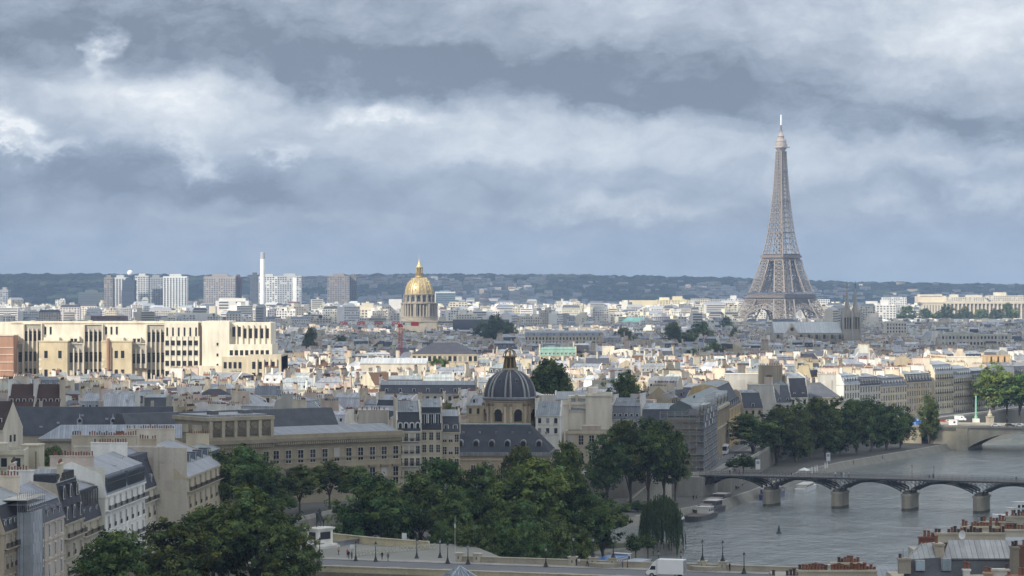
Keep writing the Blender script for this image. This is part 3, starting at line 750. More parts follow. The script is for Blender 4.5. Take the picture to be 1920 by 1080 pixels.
# ------------------------------------------------------------------ twin spired church
def spired_church():
    Y = 2150.0; s = Y/F; z = lambda y: H-(y-HY)*s; X = PX(1590, Y)
    st = (0.40, 0.365, 0.305); dk = (.05,.05,.055)
    root = thing("twin_spired_church", "grey gothic church with two openwork spires and a long pale roofed nave", "church", (X, Y, 0), radians(4))
    for k, px in enumerate((1588, 1605)):
        m_ = MB(); cx = PX(px, Y)-X; cy = k*3.0; w = 3.6
        m_.box(cx-w, cx+w, cy-w, cy+w, 9, z(618), st, 'stone')
        for sx in (-1, 1):
            for sy in (-1, 1):
                m_.box(cx+sx*w-.8, cx+sx*w+.8, cy+sy*w-.8, cy+sy*w+.8, 9, z(592), st, 'stone')
                m_.lathe([(1.0, z(592)), (.1, z(580))], 6, st, 'stone', cx+sx*w, cy+sy*w)
                m_.beam((cx+sx*1.0, cy+sy*w, z(620)), (cx+sx*1.0, cy+sy*w, z(594)), .7, st, 'stone'); m_.beam((cx+sx*w, cy+sy*1.0, z(620)), (cx+sx*w, cy+sy*1.0, z(594)), .7, st, 'stone')
        m_.box(cx-2.2, cx+2.2, cy-2.2, cy+2.2, z(620), z(594), (.13,.115,.10), 'stone')
        m_.box(cx-w-.4, cx+w+.4, cy-w-.4, cy+w+.4, z(595), z(592.5), st, 'stone', True)
        m_.box(cx-w-.4, cx+w+.4, cy-w-.4, cy+w+.4, z(619), z(617), st, 'stone', True)
        m_.build("bell_tower", root)
        m_ = MB(); m_.lathe([(3.4, z(593)), (2.4, z(580)), (1.3, z(562)), (.35, z(543)), (.12, z(540))], 8, (.36,.33,.28), 'stone', cx, cy, a0=pi/8)
        m_.tube((cx,cy,z(541)), (cx,cy,z(527)), .28, .18, 5, (.10,.09,.085), 'metal'); m_.box(cx-.9, cx+.9, cy-.15, cy+.15, z(534), z(532.7), (.10,.09,.085), 'metal')
        for q in range(4):
            m_.M = Matrix.Translation((cx,cy,0)) @ Matrix.Rotation(q*pi/2, 4, 'Z'); m_.box(2.2, 3.3, -.8, .8, z(592), z(584), st, 'stone'); m_.add([(2.2,-.8,z(584)),(3.3,-.8,z(584)),(3.3,.8,z(584)),(2.2,.8,z(584)),(2.4,0,z(577))], [(0,1,4),(1,2,4),(2,3,4),(3,0,4)], st, 'stone')
        m_.M = None; m_.build("spire", root)
    x0, x1 = PX(1448, Y)-X, PX(1576, Y)-X
    m_ = MB(); m_.box(x0, x1, -6, 14, 9, z(624), st, 'stone'); m_.box(x0-2, x1+2, -11, -6, 9, z(636), (.30,.26,.20), 'stone')
    for k in range(9):
        xx = x0+3+k*6.2; m_.box(xx-1.3, xx+1.3, -11.2, -11.02, z(652), z(641), dk, 'glass'); m_.box(xx+2.2, xx+3.4, -12.6, -6, 9, z(628), (.34,.30,.24), 'stone'); m_.box(xx-1.0, xx+1.0, -6.2, -6.02, z(635), z(627), dk, 'glass')
    m_.build("nave_wall", root)
    m_ = MB(); m_.extx([(-6.5, z(624)), (14.5, z(624)), (4, z(603.5))], x0, x1, (.40,.42,.42), 'zinc'); m_.build("nave_roof", root)
    m_ = MB(); xx = x0+14
    m_.add([(xx-5,-7.5,z(640)),(xx+5,-7.5,z(640)),(xx+5,-7.5,z(624)),(xx,-7.5,z(606)),(xx-5,-7.5,z(624)),(xx-5,4,z(624)),(xx,4,z(606)),(xx+5,4,z(624)),(xx+5,4,z(640)),(xx-5,4,z(640))], [(0,1,2,3,4),(4,3,6,5),(2,7,6,3),(1,8,7,2),(0,4,5,9)], (.46,.41,.32), 'stone')
    m_.tube((xx,-7.5,z(617)), (xx,-7.7,z(617)), 1.5, 1.5, 12, dk, 'glass'); m_.build("transept", root)
    block(1445, 1580, 606, Y-12); block(1576, 1620, 590, Y)
spired_church()

# ------------------------------------------------------------------ the big pale slab with tall window strips
def fin_building():
    Y = 1250.0; s = Y/F; z = lambda y: H-(y-HY)*s; X0 = PX(0, Y)
    x = lambda px: PX(px, Y)-X0
    cr = (0.66, 0.61, 0.50); br = (0.54, 0.45, 0.30); dk = (.02,.02,.025)
    root = thing("pale_faculty_building", "huge cream faculty slab with tall fin divided window strips and blank walls", "building", (X0, Y, 0), 0)
    m_ = MB()
    def bx(a, b, yt, yb, dy, c=cr, m='wall', back=26): m_.box(x(a), x(b), -dy, back, z(yb) if yb else 9, z(yt), c, m)
    bx(-60, 378, 604.5, None, 0); bx(20, 372, 603, 606.5, .4, (.66,.58,.45))
    bx(310, 373, 605.5, None, 3); bx(381, 432, 602, None, 5); bx(428, 508, 605, 660, 1.5)
    bx(430, 512, 645, None, 5.5); bx(420, 531, 668, None, 9, (.56,.49,.36)); bx(470, 531, 664, None, 11, (.50,.44,.33))
    bx(9, 36, 630, 640, 2); bx(95, 150, 630.5, 640, 2); bx(218, 265, 632, 643, 2)
    bx(366, 420, 685, None, 8, (.62,.56,.44))
    m_.build("wall", root)
    for a, b, yt in ((78, 131, 640.5), (195, 251, 640.5)):
        p = MB(); p.box(x(a), x(b), -7, 0, 9, z(yt), br, 'stone'); p.box(x(a)-.3, x(b)+.3, -7.3, 0, z(yt), z(yt)+.6, (.55,.47,.33), 'wall', True); p.box(x(a)+2, x(b)-4, -6, 0, z(yt), z(yt)+2, cr, 'wall')
        for k in range(12):
            zz = 12+k*2.2; p.box(x(a)-.05, x(a)+.9+(k%2)*.5, -7.15, -6.9, zz, zz+1.0, cr, 'wall', True)
        for wx in ((91, 117) if a == 78 else (234, 222)):
            for wy in (657, 692): p.box(x(wx)-.75, x(wx)+.75, -7.12, -6.98, z(wy+14), z(wy), dk, 'glass'); p.box(x(wx)-.95, x(wx)+.95, -7.2, -6.98, z(wy+14.8), z(wy+14), cr, 'wall', True)
        p.build("stone_bay", root)
    # strips: x range, top of grey panel, dark panes, bottom, bays
    def strip(a, b, yt, yw, yb, n, dy):
        p = MB(); p.box(x(a), x(b), -dy+.05, -dy+.55, z(yb), z(yt), (.36,.335,.29), 'wall')
        bw = (x(b)-x(a))/n
        yy = yw
        for i in range(n):
            for (u0, u1) in ((yw, yw+18), (yw+38, yw+56), (yw+70, yw+88)):
                if u0 >= yb: continue
                p.box(x(a)+i*bw+.35, x(a)+(i+1)*bw-.35, -dy-.06, -dy+.1, z(min(u1, yb)), z(u0), dk, 'glass')
                p.box(x(a)+i*bw+.35, x(a)+(i+1)*bw-.35, -dy-.09, -dy, z(u0+4.6), z(u0+4.1), (.2,.19,.18), 'metal', True)
        for i in range(n+1):
            p.box(x(a)+i*bw-.28, x(a)+i*bw+.28, -dy-1.1, -dy+.4, z(yb), z(yt+8 if 0 < i < n else yt), (.56,.50,.40), 'wall')
        p.box(x(a)-.3, x(b)+.3, -dy-.5, -dy+.5, z(yt), z(yt-1.4), cr, 'wall', True)
        p.build("window_strip", root)
    strip(46, 79, 608, 621, 716, 4, .8); strip(159, 193, 609, 622, 722, 4, .8); strip(276, 310, 609, 623, 714, 4, .8)
    strip(26, 46, 645, 660, 714, 2, 3.6); strip(132, 159, 645, 661, 720, 3, 3.6); strip(248, 276, 645, 663, 690, 3, 3.6)
    def win(px, py, w, h, dy):
        p = MB(); p.box(x(px)-w/2, x(px)+w/2, -dy-.08, -dy+.05, z(py)-h/2, z(py)+h/2, dk, 'glass'); p.box(x(px)-w/2-.2, x(px)+w/2+.2, -dy-.2, -dy, z(py)-h/2-.2, z(py)-h/2, cr, 'wall', True); p.build("window", root)
    for i in range(6):
        px = 315+i*10.8
        win(px, 622, .8, 4.0, 3)
        for py in (643, 661.5, 681, 700): win(px, py, 1.7, 2.4, 3)
        p = MB(); p.box(x(px+5.4)-.3, x(px+5.4)+.3, -3.5, -3, z(716), z(630), cr, 'wall'); p.build("fin", root)
    for px in (85, 95, 199, 209, 219): win(px, 620, .9, 3.6, 0)
    for py in (645, 665, 684): win(410, py, .9, 1.3, 5)
    for i in range(7):
        win(439+i*10.5, 625 if i > 1 else 622, 1.3, 4.6, 1.5)
        p = MB(); p.box(x(439+i*10.5+5.2)-.35, x(439+i*10.5+5.2)+.35, -2.4, -1.5, z(645), z(609), (.64,.57,.45), 'wall'); p.build("fin", root)
    for i in range(8): win(436+i*9.6, 661, 1.5, 2.4, 5.5)
    for i in range(4): win(426+i*9.2, 684, 1.4, 3.0, 9); win(480+i*12, 684, 1.5, 3.4, 11); p = MB(); p.box(x(486+i*12)-.3, x(486+i*12)+.3, -11.9, -11, z(706), z(672), (.62,.54,.42), 'wall'); p.build("fin", root)
    for i in range(4): win(480+i*12, 702, 1.5, 2.2, 11)
    for px in (20, 31, 136, 143, 253, 261): win(px, 638, 1.3, 1.6, 2)
    p = MB(); p.box(x(373.5), x(378.5), -3.3, -2.9, 9, z(605), (.09,.065,.055), 'metal'); p.build("dark_gap_strip", root)  # dark strip in place of the gap, its shade put into the colour
    p = MB(); p.tube((x(207.5), -7.6, z(716)), (x(207.5), -7.6, z(634)), .75, .75, 10, (.32,.19,.12), 'metal'); p.tube((x(212), -7.5, z(716)), (x(212), -7.5, z(650)), .35, .35, 8, (.24,.17,.13), 'metal'); p.build("flue_pipe", root)
    p = MB()
    for px in (57, 165, 249, 300, 400): p.box(x(px)-1, x(px)+1, 6, 8, z(604.5), z(601), (.5,.46,.38), 'wall')
    for px in (8, 250, 411): p.beam((x(px), 4, z(604)), (x(px), 4, z(594)), .2, (.4,.4,.4), 'metal')
    p.build("roof_vent", root)
    block(0, 378, 606, Y-12); block(378, 430, 604, Y-12); block(430, 508, 608, Y-12); block(508, 531, 668, Y-12)
    r2 = thing("orange_brick_block", "orange brick block with pale floor bands beside the huge cream slab", "building", (PX(8, 1236), 1236, 9), 0)
    p = MB(); z2 = lambda y: H-(y-HY)*1236/F-9
    p.box(-14, 4.2, 0, 12, 0, z2(630), (.37,.215,.15), 'wall'); p.build("wall", r2)
    for yy in (652, 665, 679, 695):
        p = MB(); p.box(-14, 4.3, -.25, 0, z2(yy+1), z2(yy-1), (.55,.42,.32), 'wall', True); p.build("floor_band", r2)
    p = MB(); p.box(-14, 4.4, -.3, 12, z2(630), z2(628), (.55,.48,.4), 'wall', True); p.build("roof", r2)
fin_building()

# ------------------------------------------------------------------ high rises on the skyline
def highrise(label, name, x0, x1, yt, Y, c, style, c2=(.07,.08,.1), d=24, face=None):
    s = Y/F; w = (x1-x0)*s; h = H-(yt-HY)*s - Z0
    root = thing(name, label, "tower block", (PX((x0+x1)/2, Y), Y, Z0), 0, "tower blocks on the skyline")
    m_ = MB(); m_.box(-w/2, w/2, 0, d, 0, h, c, 'far'); m_.box(-w/4, w/4, d*.2, d*.8, h, h+4, jit(c, .1), 'far'); m_.box(-w/2-.3, w/2+.3, -.3, d+.3, h-1.2, h, jit(c,.12), 'far', True)
    fl = int(h/3.3)
    p = MB(); r_ = random.Random(int(x0))
    if style == 'grid':
        n = max(3, int(w/4.2)); b = w/n
        for j in range(1, fl):
            for i in range(n):
                if r_.random() < .12: continue
                p.box(-w/2+i*b+b*.18, -w/2+(i+1)*b-b*.18, -.15, 0, j*3.3, j*3.3+1.9, jit(c2, .5, r_), 'far')
            for q in range(4): p.box(w/2, w/2+.15, 2+q*5.5, 5+q*5.5, j*3.3, j*3.3+1.9, jit(c2, .5, r_), 'far')
    elif style == 'stripes':
        n = max(3, int(w/5)); b = w/n
        for i in range(n): p.box(-w/2+i*b+b*.3, -w/2+(i+1)*b-b*.14, -.2, 0, 4, h-3, jit(c2, .3, r_), 'far'); 
        for i in range(n):
            for j in range(1, fl): p.box(-w/2+i*b+b*.3, -w/2+(i+1)*b-b*.14, -.35, -.2, j*3.3, j*3.3+.5, jit(c, .2, r_), 'far')
    elif style == 'bands':
        for j in range(1, fl): p.box(-w/2+.6, w/2-.6, -.2, 0, j*3.3, j*3.3+1.5, jit(c2, .3, r_), 'far')
    m_.M = None
    m_.v, b_ = m_.v, len(m_.v); m_.v.extend(p.v); m_.f.extend(tuple(i+b_ for i in f) for f in p.f); m_.c.extend(p.c); m_.m.extend(p.m)
    m_.build("wall", root)
    block(x0, x1, yt, Y)
    return root
HR = [
 ("grey flat topped slab tower on the skyline, nearest the left frame edge", 0, 15, 543, 4700, (.36,.37,.38), 'grid'),
 ("low wide greenish glass block left of the grey and white towers", 147, 194, 548, 4900, (.12,.145,.155), 'bands'),
 ("plain grey beige tower beside the white striped tower, first of the left tower cluster", 195, 211, 520, 4800, (.28,.255,.23), 'grid'),
 ("white tower with dark vertical strips between grey beige and dark blue towers", 211, 238, 520, 4850, (.58,.58,.57), 'stripes'),
 ("dark blue glass tower with a white ball on top", 229, 252, 525, 4700, (.055,.075,.11), 'bands'),
 ("pale speckled tower right of the dark blue glass tower", 253, 278, 517, 4750, (.55,.55,.53), 'grid'),
 ("grey tower with a fine window grid between pale speckled and white striped towers", 278, 305, 520, 4800, (.33,.345,.36), 'grid'),
 ("bright white tower with bold black vertical stripes", 306, 350, 518, 4700, (.72,.72,.70), 'stripes'),
 ("wide grey beige tower with balcony grid and a dark red flank", 382, 441, 518, 4700, (.36,.335,.31), 'grid'),
 ("narrow dark red brown tower stuck to the wide grey beige tower", 440, 451, 519, 4720, (.10,.05,.05), 'grid'),
 ("dark slate tower behind the white chimney", 469, 484, 515, 4900, (.10,.11,.13), 'grid'),
 ("white tower just right of the tall white chimney", 485, 520, 518, 4800, (.66,.66,.64), 'grid'),
 ("pale grey tower with one blank white strip, right of the white chimney", 520, 565, 517, 4760, (.46,.47,.47), 'grid'),
 ("brown grey tower standing alone left of the gilded dome", 614, 655, 517, 4700, (.26,.235,.215), 'grid'),
 ("darker grey tower joined to the brown grey tower left of the gilded dome", 654, 668, 518, 4720, (.17,.165,.17), 'grid'),
 ("teal glass office block with white frame right of the gilded dome", 816, 853, 549, 4400, (.14,.22,.25), 'bands'),
]
for lab, a, b, yt, Y, c, st in HR:
    t = highrise(lab, "tower_block", a, b, yt, Y, c, st)
    if "one blank white strip" in lab:
        p = MB(); p.box(6, 13, -1.2, -.4, 0, 87, (.78,.77,.74), 'far'); p.build("stair_core", t)
    if "white ball" in lab:
        p = MB(); p.ball(2, 8, 100-9+3.5, 5, 5, 5, (.8,.8,.8), 'far', 12, 8); p.build("radome", t)
    if "white frame" in lab:
        p = MB(); p.box(-16.5, 16.5, -.6, 24, 59.6, 61.5, (.6,.62,.62), 'far', True); p.box(-16.5,-15.2,-.6,0,0,60,(.6,.62,.62),'far'); p.build("frame", t)
ch = thing("white_chimney", "slender white chimney with a grey top rising above the tower blocks", "chimney", (PX(492.5, 4500), 4500, Z0), 0)
m_ = MB(); zt = PZ(473, 4500)-Z0
m_.lathe([(5.2, 0), (4.2, zt*.5), (4.0, zt-11)], 16, (.78,.78,.76), 'far'); m_.build("shaft", ch, smooth=False)
m_ = MB(); m_.lathe([(4.02, zt-11), (3.9, zt-.5), (3.3, zt)], 16, (.36,.37,.38), 'far'); m_.build("cap", ch)

# ------------------------------------------------------------------ colonnaded palace far right
def palace():
    Y = 4350.0; s = Y/F; z = lambda y: H-(y-HY)*s
    root = thing("colonnaded_palace", "long curved cream palace with a tall row of columns behind dark trees", "palace", (PX(1830, Y), Y, 0), radians(0))
    c = (.58,.51,.39); x = lambda px: (px-1830)*s
    m_ = MB(); m_.box(x(1768), x(2000), 2, 30, 9, z(568.5), (.30,.265,.21), 'far'); m_.box(x(1766), x(2000), -1.5, 30, z(569.5), z(565.5), c, 'far', True); m_.build("wall", root)
    m_ = MB(); m_.box(x(1729), x(1768), -6, 30, 9, z(569), c, 'far'); m_.box(x(1727), x(1769), -6.6, 30, z(569), z(566.5), (.5,.44,.34), 'far', True); m_.box(x(1722), x(1775), 6, 40, z(567), z(555), (.64,.56,.42), 'far'); m_.box(x(1727), x(1768), 6, 40, z(556), z(552), (.66,.6,.48), 'far')
    for i in range(7): m_.box(x(1731.5+i*5.4), x(1733.2+i*5.4), -6.2, -6, z(586), z(572), (.16,.14,.12), 'far')
    m_.build("pavilion", root)
    for i in range(22):
        m_ = MB(); px = 1773+i*7.4; m_.box(x(px), x(px+2.9), -1, 1, 9, z(569.5), c, 'far'); m_.build("column", root)
    block(1727, 1920, 566, Y)
palace()

# ------------------------------------------------------------------ red tower crane
def crane():
    Y = 1700.0; s = Y/F; z = lambda y: H-(y-HY)*s; X = PX(751, Y); x = lambda px: PX(px, Y)-X
    root = thing("tower_crane", "red and white tower crane standing among the roofs before the gilded dome", "crane", (X, Y, 0), 0)
    red = (.55,.045,.045); wh = (.75,.74,.72)
    m_ = MB()
    for k in range(22):
        z0 = 9+k*(z(612)-9)/22; z1 = 9+(k+1)*(z(612)-9)/22
        for a in ((-1,-1),(1,-1),(1,1),(-1,1)):
            b = (-a[1], a[0]); m_.beam((a[0]*1.0, a[1]*1.0, z0), (a[0]*1.0, a[1]*1.0, z1), .3, red, 'metal'); m_.beam((a[0]*1.0, a[1]*1.0, z0), (b[0]*1.0, b[1]*1.0, z1), .2, red, 'metal'); m_.beam((a[0]*1.0, a[1]*1.0, z1), (b[0]*1.0, b[1]*1.0, z1), .18, red, 'metal')
    m_.build("mast", root)
    m_ = MB(); m_.box(-1.6, 1.6, -1.6, 1.6, z(613), z(607), red, 'metal', True); m_.box(1.2, 3, -2.4, -.2, z(610.5), z(605), wh, 'metal', True); m_.box(1.5,2.8,-2.5,-2.38,z(608.5),z(606),PANE,'glass'); m_.beam((0,0,z(607)), (0,0,z(595)), .8, wh, 'metal', .4); m_.build("cab", root)
    m_ = MB(); n = 14
    for k in range(n):
        xa, xb = x(751-(751-636)*k/n), x(751-(751-636)*(k+1)/n); c = red if (k//2) % 2 == 0 else wh
        for yy in (-.8, .8): m_.beam((xa,yy,z(607.5)), (xb,yy,z(607.5)), .4, c, 'metal')
        m_.beam((xa,0,z(603.5)), (xb,0,z(603.5)), .4, c, 'metal')
        for yy in (-.8, .8): m_.beam((xa,yy,z(607.5)), ((xa+xb)/2,0,z(603.5)), .3, c, 'metal'); m_.beam(((xa+xb)/2,0,z(603.5)), (xb,yy,z(607.5)), .3, c, 'metal')
    m_.beam((0,0,z(595.5)), (x(690),0,z(603.5)), .2, (.3,.3,.3), 'metal'); m_.build("jib", root)
    m_ = MB(); m_.box(x(753), x(784), -.8, .8, z(609), z(606.5), wh, 'metal', True); m_.box(x(771), x(785), -1.2, 1.2, z(611), z(603.5), red, 'metal', True); m_.beam((0,0,z(595.5)), (x(778),0,z(604)), .2, (.3,.3,.3), 'metal'); m_.build("counter_jib", root)
crane()
# ------------------------------------------------------------------ houses
MESHCACHE = {}
def window_mesh(w, h, style):
    k = (round(w,2), round(h,2), style)
    if k in MESHCACHE: return MESHCACHE[k]
    f = MB(); fc = {'stone': (.48,.42,.32), 'white': (.68,.67,.63), 'tan': (.40,.34,.24), 'dark': (.12,.12,.13)}[style]
    for a, b, c_, d in ((-w/2-.14, -w/2, 0, h), (w/2, w/2+.14, 0, h), (-w/2-.2, w/2+.2, h, h+.18), (-w/2-.22, w/2+.22, -.16, 0)): f.box(a, b, -.16, .02, c_, d, fc, 'wall', True)
    for zz in (h*.36, h*.68): f.box(-w/2, w/2, -.085, -.02, zz-.035, zz+.035, (.42,.41,.38), 'paint', True)
    f.box(-.05, .05, -.09, -.02, 0, h, (.42,.41,.38), 'paint')
    ps = []
    for pc in (PANE, (.035,.04,.047), (.014,.016,.02), None):  # the greyer pane carries a reflection in its colour
        p = MB(); p.box(-w/2, w/2, -.06, .01, 0, h, pc or PANE, 'glass')
        if pc is None: p.box(-w/2, w/2, -.07, -.06, h*rng.uniform(.0,.5), h, (.40,.385,.35), 'cloth', True, True)
        ps.append(p.mesh("pane"))
    r = MB()
    r.box(-w/2-.1, w/2+.1, -.36, -.32, .85, .9, (.02,.02,.02), 'metal', True)
    n = int(w/.16)
    for i in range(n+1): r.box(-w/2-.1+i*(w+.2)/n-.02, -w/2-.1+i*(w+.2)/n+.02, -.36, -.33, 0, .85, (.02,.02,.02), 'metal')
    r.box(-w/2-.1, w/2+.1, -.36, -.02, -.03, .02, (.25,.24,.22), 'stone', True)
    MESHCACHE[k] = (f.mesh("window_frame"), ps, r.mesh("railing"))
    return MESHCACHE[k]
def add_window(parent, x, y, z, rot, w, h, style='stone', rail=False):
    f, p, r = window_mesh(w, h, style)
    o = child("window", f, parent, (x, y, z), (0, 0, rot))
    child("pane", rng.choice([p[0], p[1], p[2], p[2], p[3]]), o)
    if rail: child("railing", r, o)
    return o
def dormer_mesh(kind, w=1.15, h=1.55, body=(.2,.21,.23)):
    k = ('d', kind, w, h, body)
    if k in MESHCACHE: return MESHCACHE[k]
    m = MB(); fr = (.62,.61,.58)
    m.box(-w/2-.18, w/2+.18, 0, 2.2, -.1, h+.12, body, 'zinc', top=False)
    if kind == 'arch':
        m.tube((0,-.06,h*.74), (0,2.4,h*.74), w/2+.24, w/2+.24, 12, body, 'zinc')
        m.box(-w/2-.14, w/2+.14, -.08, 0, 0, h*.74, fr, 'paint'); m.tube((0,-.1,h*.74), (0,0,h*.74), w/2+.14, w/2+.14, 12, fr, 'paint')
        m.box(-w/2+.12, w/2-.12, -.12, -.05, .12, h*.74, PANE, 'glass'); m.tube((0,-.125,h*.74), (0,-.05,h*.74), w/2-.12, w/2-.12, 12, PANE, 'glass')
    else:
        m.box(-w/2-.14, w/2+.14, -.08, 0, 0, h, fr, 'paint'); m.box(-w/2+.1, w/2-.1, -.12, -.05, .12, h-.12, PANE, 'glass')
        m.box(-.04, .04, -.14, -.05, .12, h-.12, fr, 'paint')
        if kind == 'gable': m.add([(-w/2-.3,-.25,h+.1),(w/2+.3,-.25,h+.1),(0,-.25,h+.75),(-w/2-.3,2.4,h+.1),(w/2+.3,2.4,h+.1),(0,2.4,h+.75)], [(0,1,2),(0,2,5,3),(1,4,5,2)], body, 'zinc')
        else: m.box(-w/2-.3, w/2+.3, -.25, 2.3, h+.1, h+.22, body, 'zinc', True)
    MESHCACHE[k] = m.mesh("dormer"); return MESHCACHE[k]
def pot_mesh(dark):
    k = ('pot', dark)
    if k in MESHCACHE: return MESHCACHE[k]
    m = MB(); c = POTD if dark else POT
    m.lathe([(.17,0),(.14,.75),(.19,.8),(.19,.9),(.10,.92)], 8, c, 'pot'); MESHCACHE[k] = m.mesh("chimney_pot"); return MESHCACHE[k]

def roof_profile(d, roof, rh, inset):
    y0, y1 = -d/2, d/2; h1, h2 = rh
    if roof == 'mansard': return [(y0-.25,0),(y1+.25,0),(y1-inset,h1),(0,h1+h2),(y0+inset,h1)]
    if roof == 'gable': return [(y0-.35,0),(y1+.35,0),(0,h1+h2)]
    if roof == 'shed': return [(y0-.3,0),(y1+.2,0),(y1,h1+h2)]
    return [(y0,0),(y1,0),(y1,.25),(y0,.25)]
def emit_house(W, Rf, Cs, w, d, hb, roof, rh, inset, wc, rc, rk, wins, dorm, chim, R_, detail, pots=True):
    """walls to W, roof to Rf, chimneys to the MB list Cs (made by Cs())"""
    y0, y1 = -d/2, d/2; top = rh[0]+rh[1]
    W.box(-w/2, w/2, y0, y1, 0, hb, wc, 'wall', top=(roof == 'flat'))
    W.box(-w/2-.02, w/2+.02, y0-.28, y0, hb-.42, hb-.05, jit(wc, .06, R_), 'wall', True)
    fl, nf, ww, wh = wins
    if nf and detail < 2:
        n = max(2, int(w/2.6)); b = w/n
        for j in range(nf):
            zz = hb-1.0-wh-j*fl
            if zz < .5: break
            for i in range(n):
                xx = -w/2+(i+.5)*b
                W.box(xx-ww/2, xx+ww/2, y0-.09, y0, zz, zz+wh, jit(PANE, .5, R_) if R_.random() < .8 else (.25,.24,.22), 'glass')
                if detail: W.box(xx-ww/2-.2, xx+ww/2+.2, y0-.2, y0, zz-.2, zz-.02, jit(wc, .1, R_), 'wall', True)
            if detail: W.box(-w/2, w/2, y0-.12, y0, zz-.55, zz-.4, jit(wc, .1, R_), 'wall', True)
        for sx in (-1, 1):
            if R_.random() < .3:
                for j in range(2): W.box(sx*w/2, sx*(w/2+.08), -.6+j*2.5-1.5, .5+j*2.5-1.5, hb-3, hb-1.4, PANE, 'glass')
    prof = roof_profile(d, roof, rh, inset)
    if roof == 'hip':
        k = min(d/2, w*.35); t = top
        v = [(-w/2-.3,y0-.3,hb),(w/2+.3,y0-.3,hb),(w/2+.3,y1+.3,hb),(-w/2-.3,y1+.3,hb),(-w/2+k,0,hb+t),(w/2-k,0,hb+t)]
        Rf.add(v, [(0,1,5,4),(1,2,5),(2,3,4,5),(3,0,4)], rc, rk)
    elif roof == 'flat':
        Rf.box(-w/2+.3, w/2-.3, y0+.3, y1-.3, hb, hb+.05, rc, rk)
        for a in ((-w/2,w/2,y0,y0+.3),(-w/2,w/2,y1-.3,y1),(-w/2,-w/2+.3,y0+.3,y1-.3),(w/2-.3,w/2,y0+.3,y1-.3)): Rf.box(*a, hb, hb+.6, jit(wc,.06,R_), 'wall')
        bw = w*R_.uniform(.2,.45); bx = R_.uniform(-w/4,w/4); Rf.box(bx-bw/2, bx+bw/2, -d*.2, d*.25, hb, hb+R_.uniform(1.8,3), jit(wc,.15,R_), 'wall')
    else:
        pr = [(a, b+hb) for a, b in prof]
        if roof == 'mansard':
            n_ = len(pr)
            Rf.extx([pr[0],pr[1],pr[2],pr[4]], -w/2+.02, w/2-.02, rc if rk != 'zinc' else rc, rk, True, wc, 'wall')
            Rf.extx([(pr[4][0]-.22,pr[4][1]),(pr[2][0]+.22,pr[2][1]),(0,pr[3][1])], -w/2+.02, w/2-.02, jit(ZINC,.15,R_) if rk == 'slate' else rc, 'zinc', True, wc, 'wall')
        else:
            Rf.extx(pr, -w/2, w/2, rc, rk, True, wc, 'wall')
        # raised party walls
        for sx in (-1, 1):
            if R_.random() < .75:
                pp = [(a*(1.0), b+.35 if b > .1 else b-.5) for a, b in prof]
                W.extx([(a, b+hb) for a, b in pp], sx*w/2-.24, sx*w/2+.24, jit(wc,.06,R_), 'wall')
        if detail:
            for q in range(R_.randint(0, 3)):
                xx = R_.uniform(-w/2+1, w/2-1)
                if roof == 'gable': t = R_.uniform(.3,.7); yy = y0+(-y0)*t; zz = hb+top*t
                elif roof == 'mansard': t = R_.uniform(.2,.6); yy = y0+inset+(-y0-inset)*t; zz = hb+rh[0]+rh[1]*t
                else: continue
                Rf.box(xx-.45, xx+.45, yy-.5, yy+.5, zz-.1, zz+.28, (.45,.48,.5), 'glass')
    if dorm and roof in ('mansard', 'gable'):
        n = dorm; b = w/n
        for i in range(n):
            xx = -w/2+(i+.5)*b; yy = y0+.15; zz = hb+.35
            if roof == 'gable': yy = y0+d*.12; zz = hb+top*.18
            Rf.box(xx-.75, xx+.75, yy, yy+2, zz, zz+1.75, jit(rc,.1,R_), rk)
            Rf.box(xx-.6, xx+.6, yy-.06, yy, zz+.1, zz+1.6, (.55,.54,.5), 'paint'); Rf.box(xx-.4, xx+.4, yy-.1, yy-.05, zz+.2, zz+1.45, PANE, 'glass')
    for (cx, cy, cl, ct, along) in chim:
        C = Cs(); cc = jit(R_.choice([wc, CREAM, WHITE, BEIGE, PINK] if along else [wc, wc, (.30,.17,.12)]), .08, R_)
        hx, hy = (cl/2, .38) if not along else (.38, cl/2)
        C.box(cx-hx, cx+hx, cy-hy, cy+hy, hb+.2, hb+ct, cc, 'wall'); C.box(cx-hx-.1, cx+hx+.1, cy-hy-.1, cy+hy+.1, hb+ct-.25, hb+ct-.05, jit(cc,.1,R_), 'wall', True)
        if pots:
            n = max(2, int(cl/.62)); dark = R_.random() < .4
            for i in range(n):
                t = (i+.5)/n*cl-cl/2
                if R_.random() < .12: continue
                px, py = (cx+t, cy) if not along else (cx, cy+t)
                hh = R_.uniform(.5,.95)
                if detail: C.tube((px,py,hb+ct), (px,py,hb+ct+hh), .17, .15, 6, POTD if dark else POT, 'pot')
                elif R_.random() < .6: C.box(px-.14, px+.14, py-.14, py+.14, hb+ct, hb+ct+hh*.8, POTD if dark else (.19,.115,.085), 'pot')
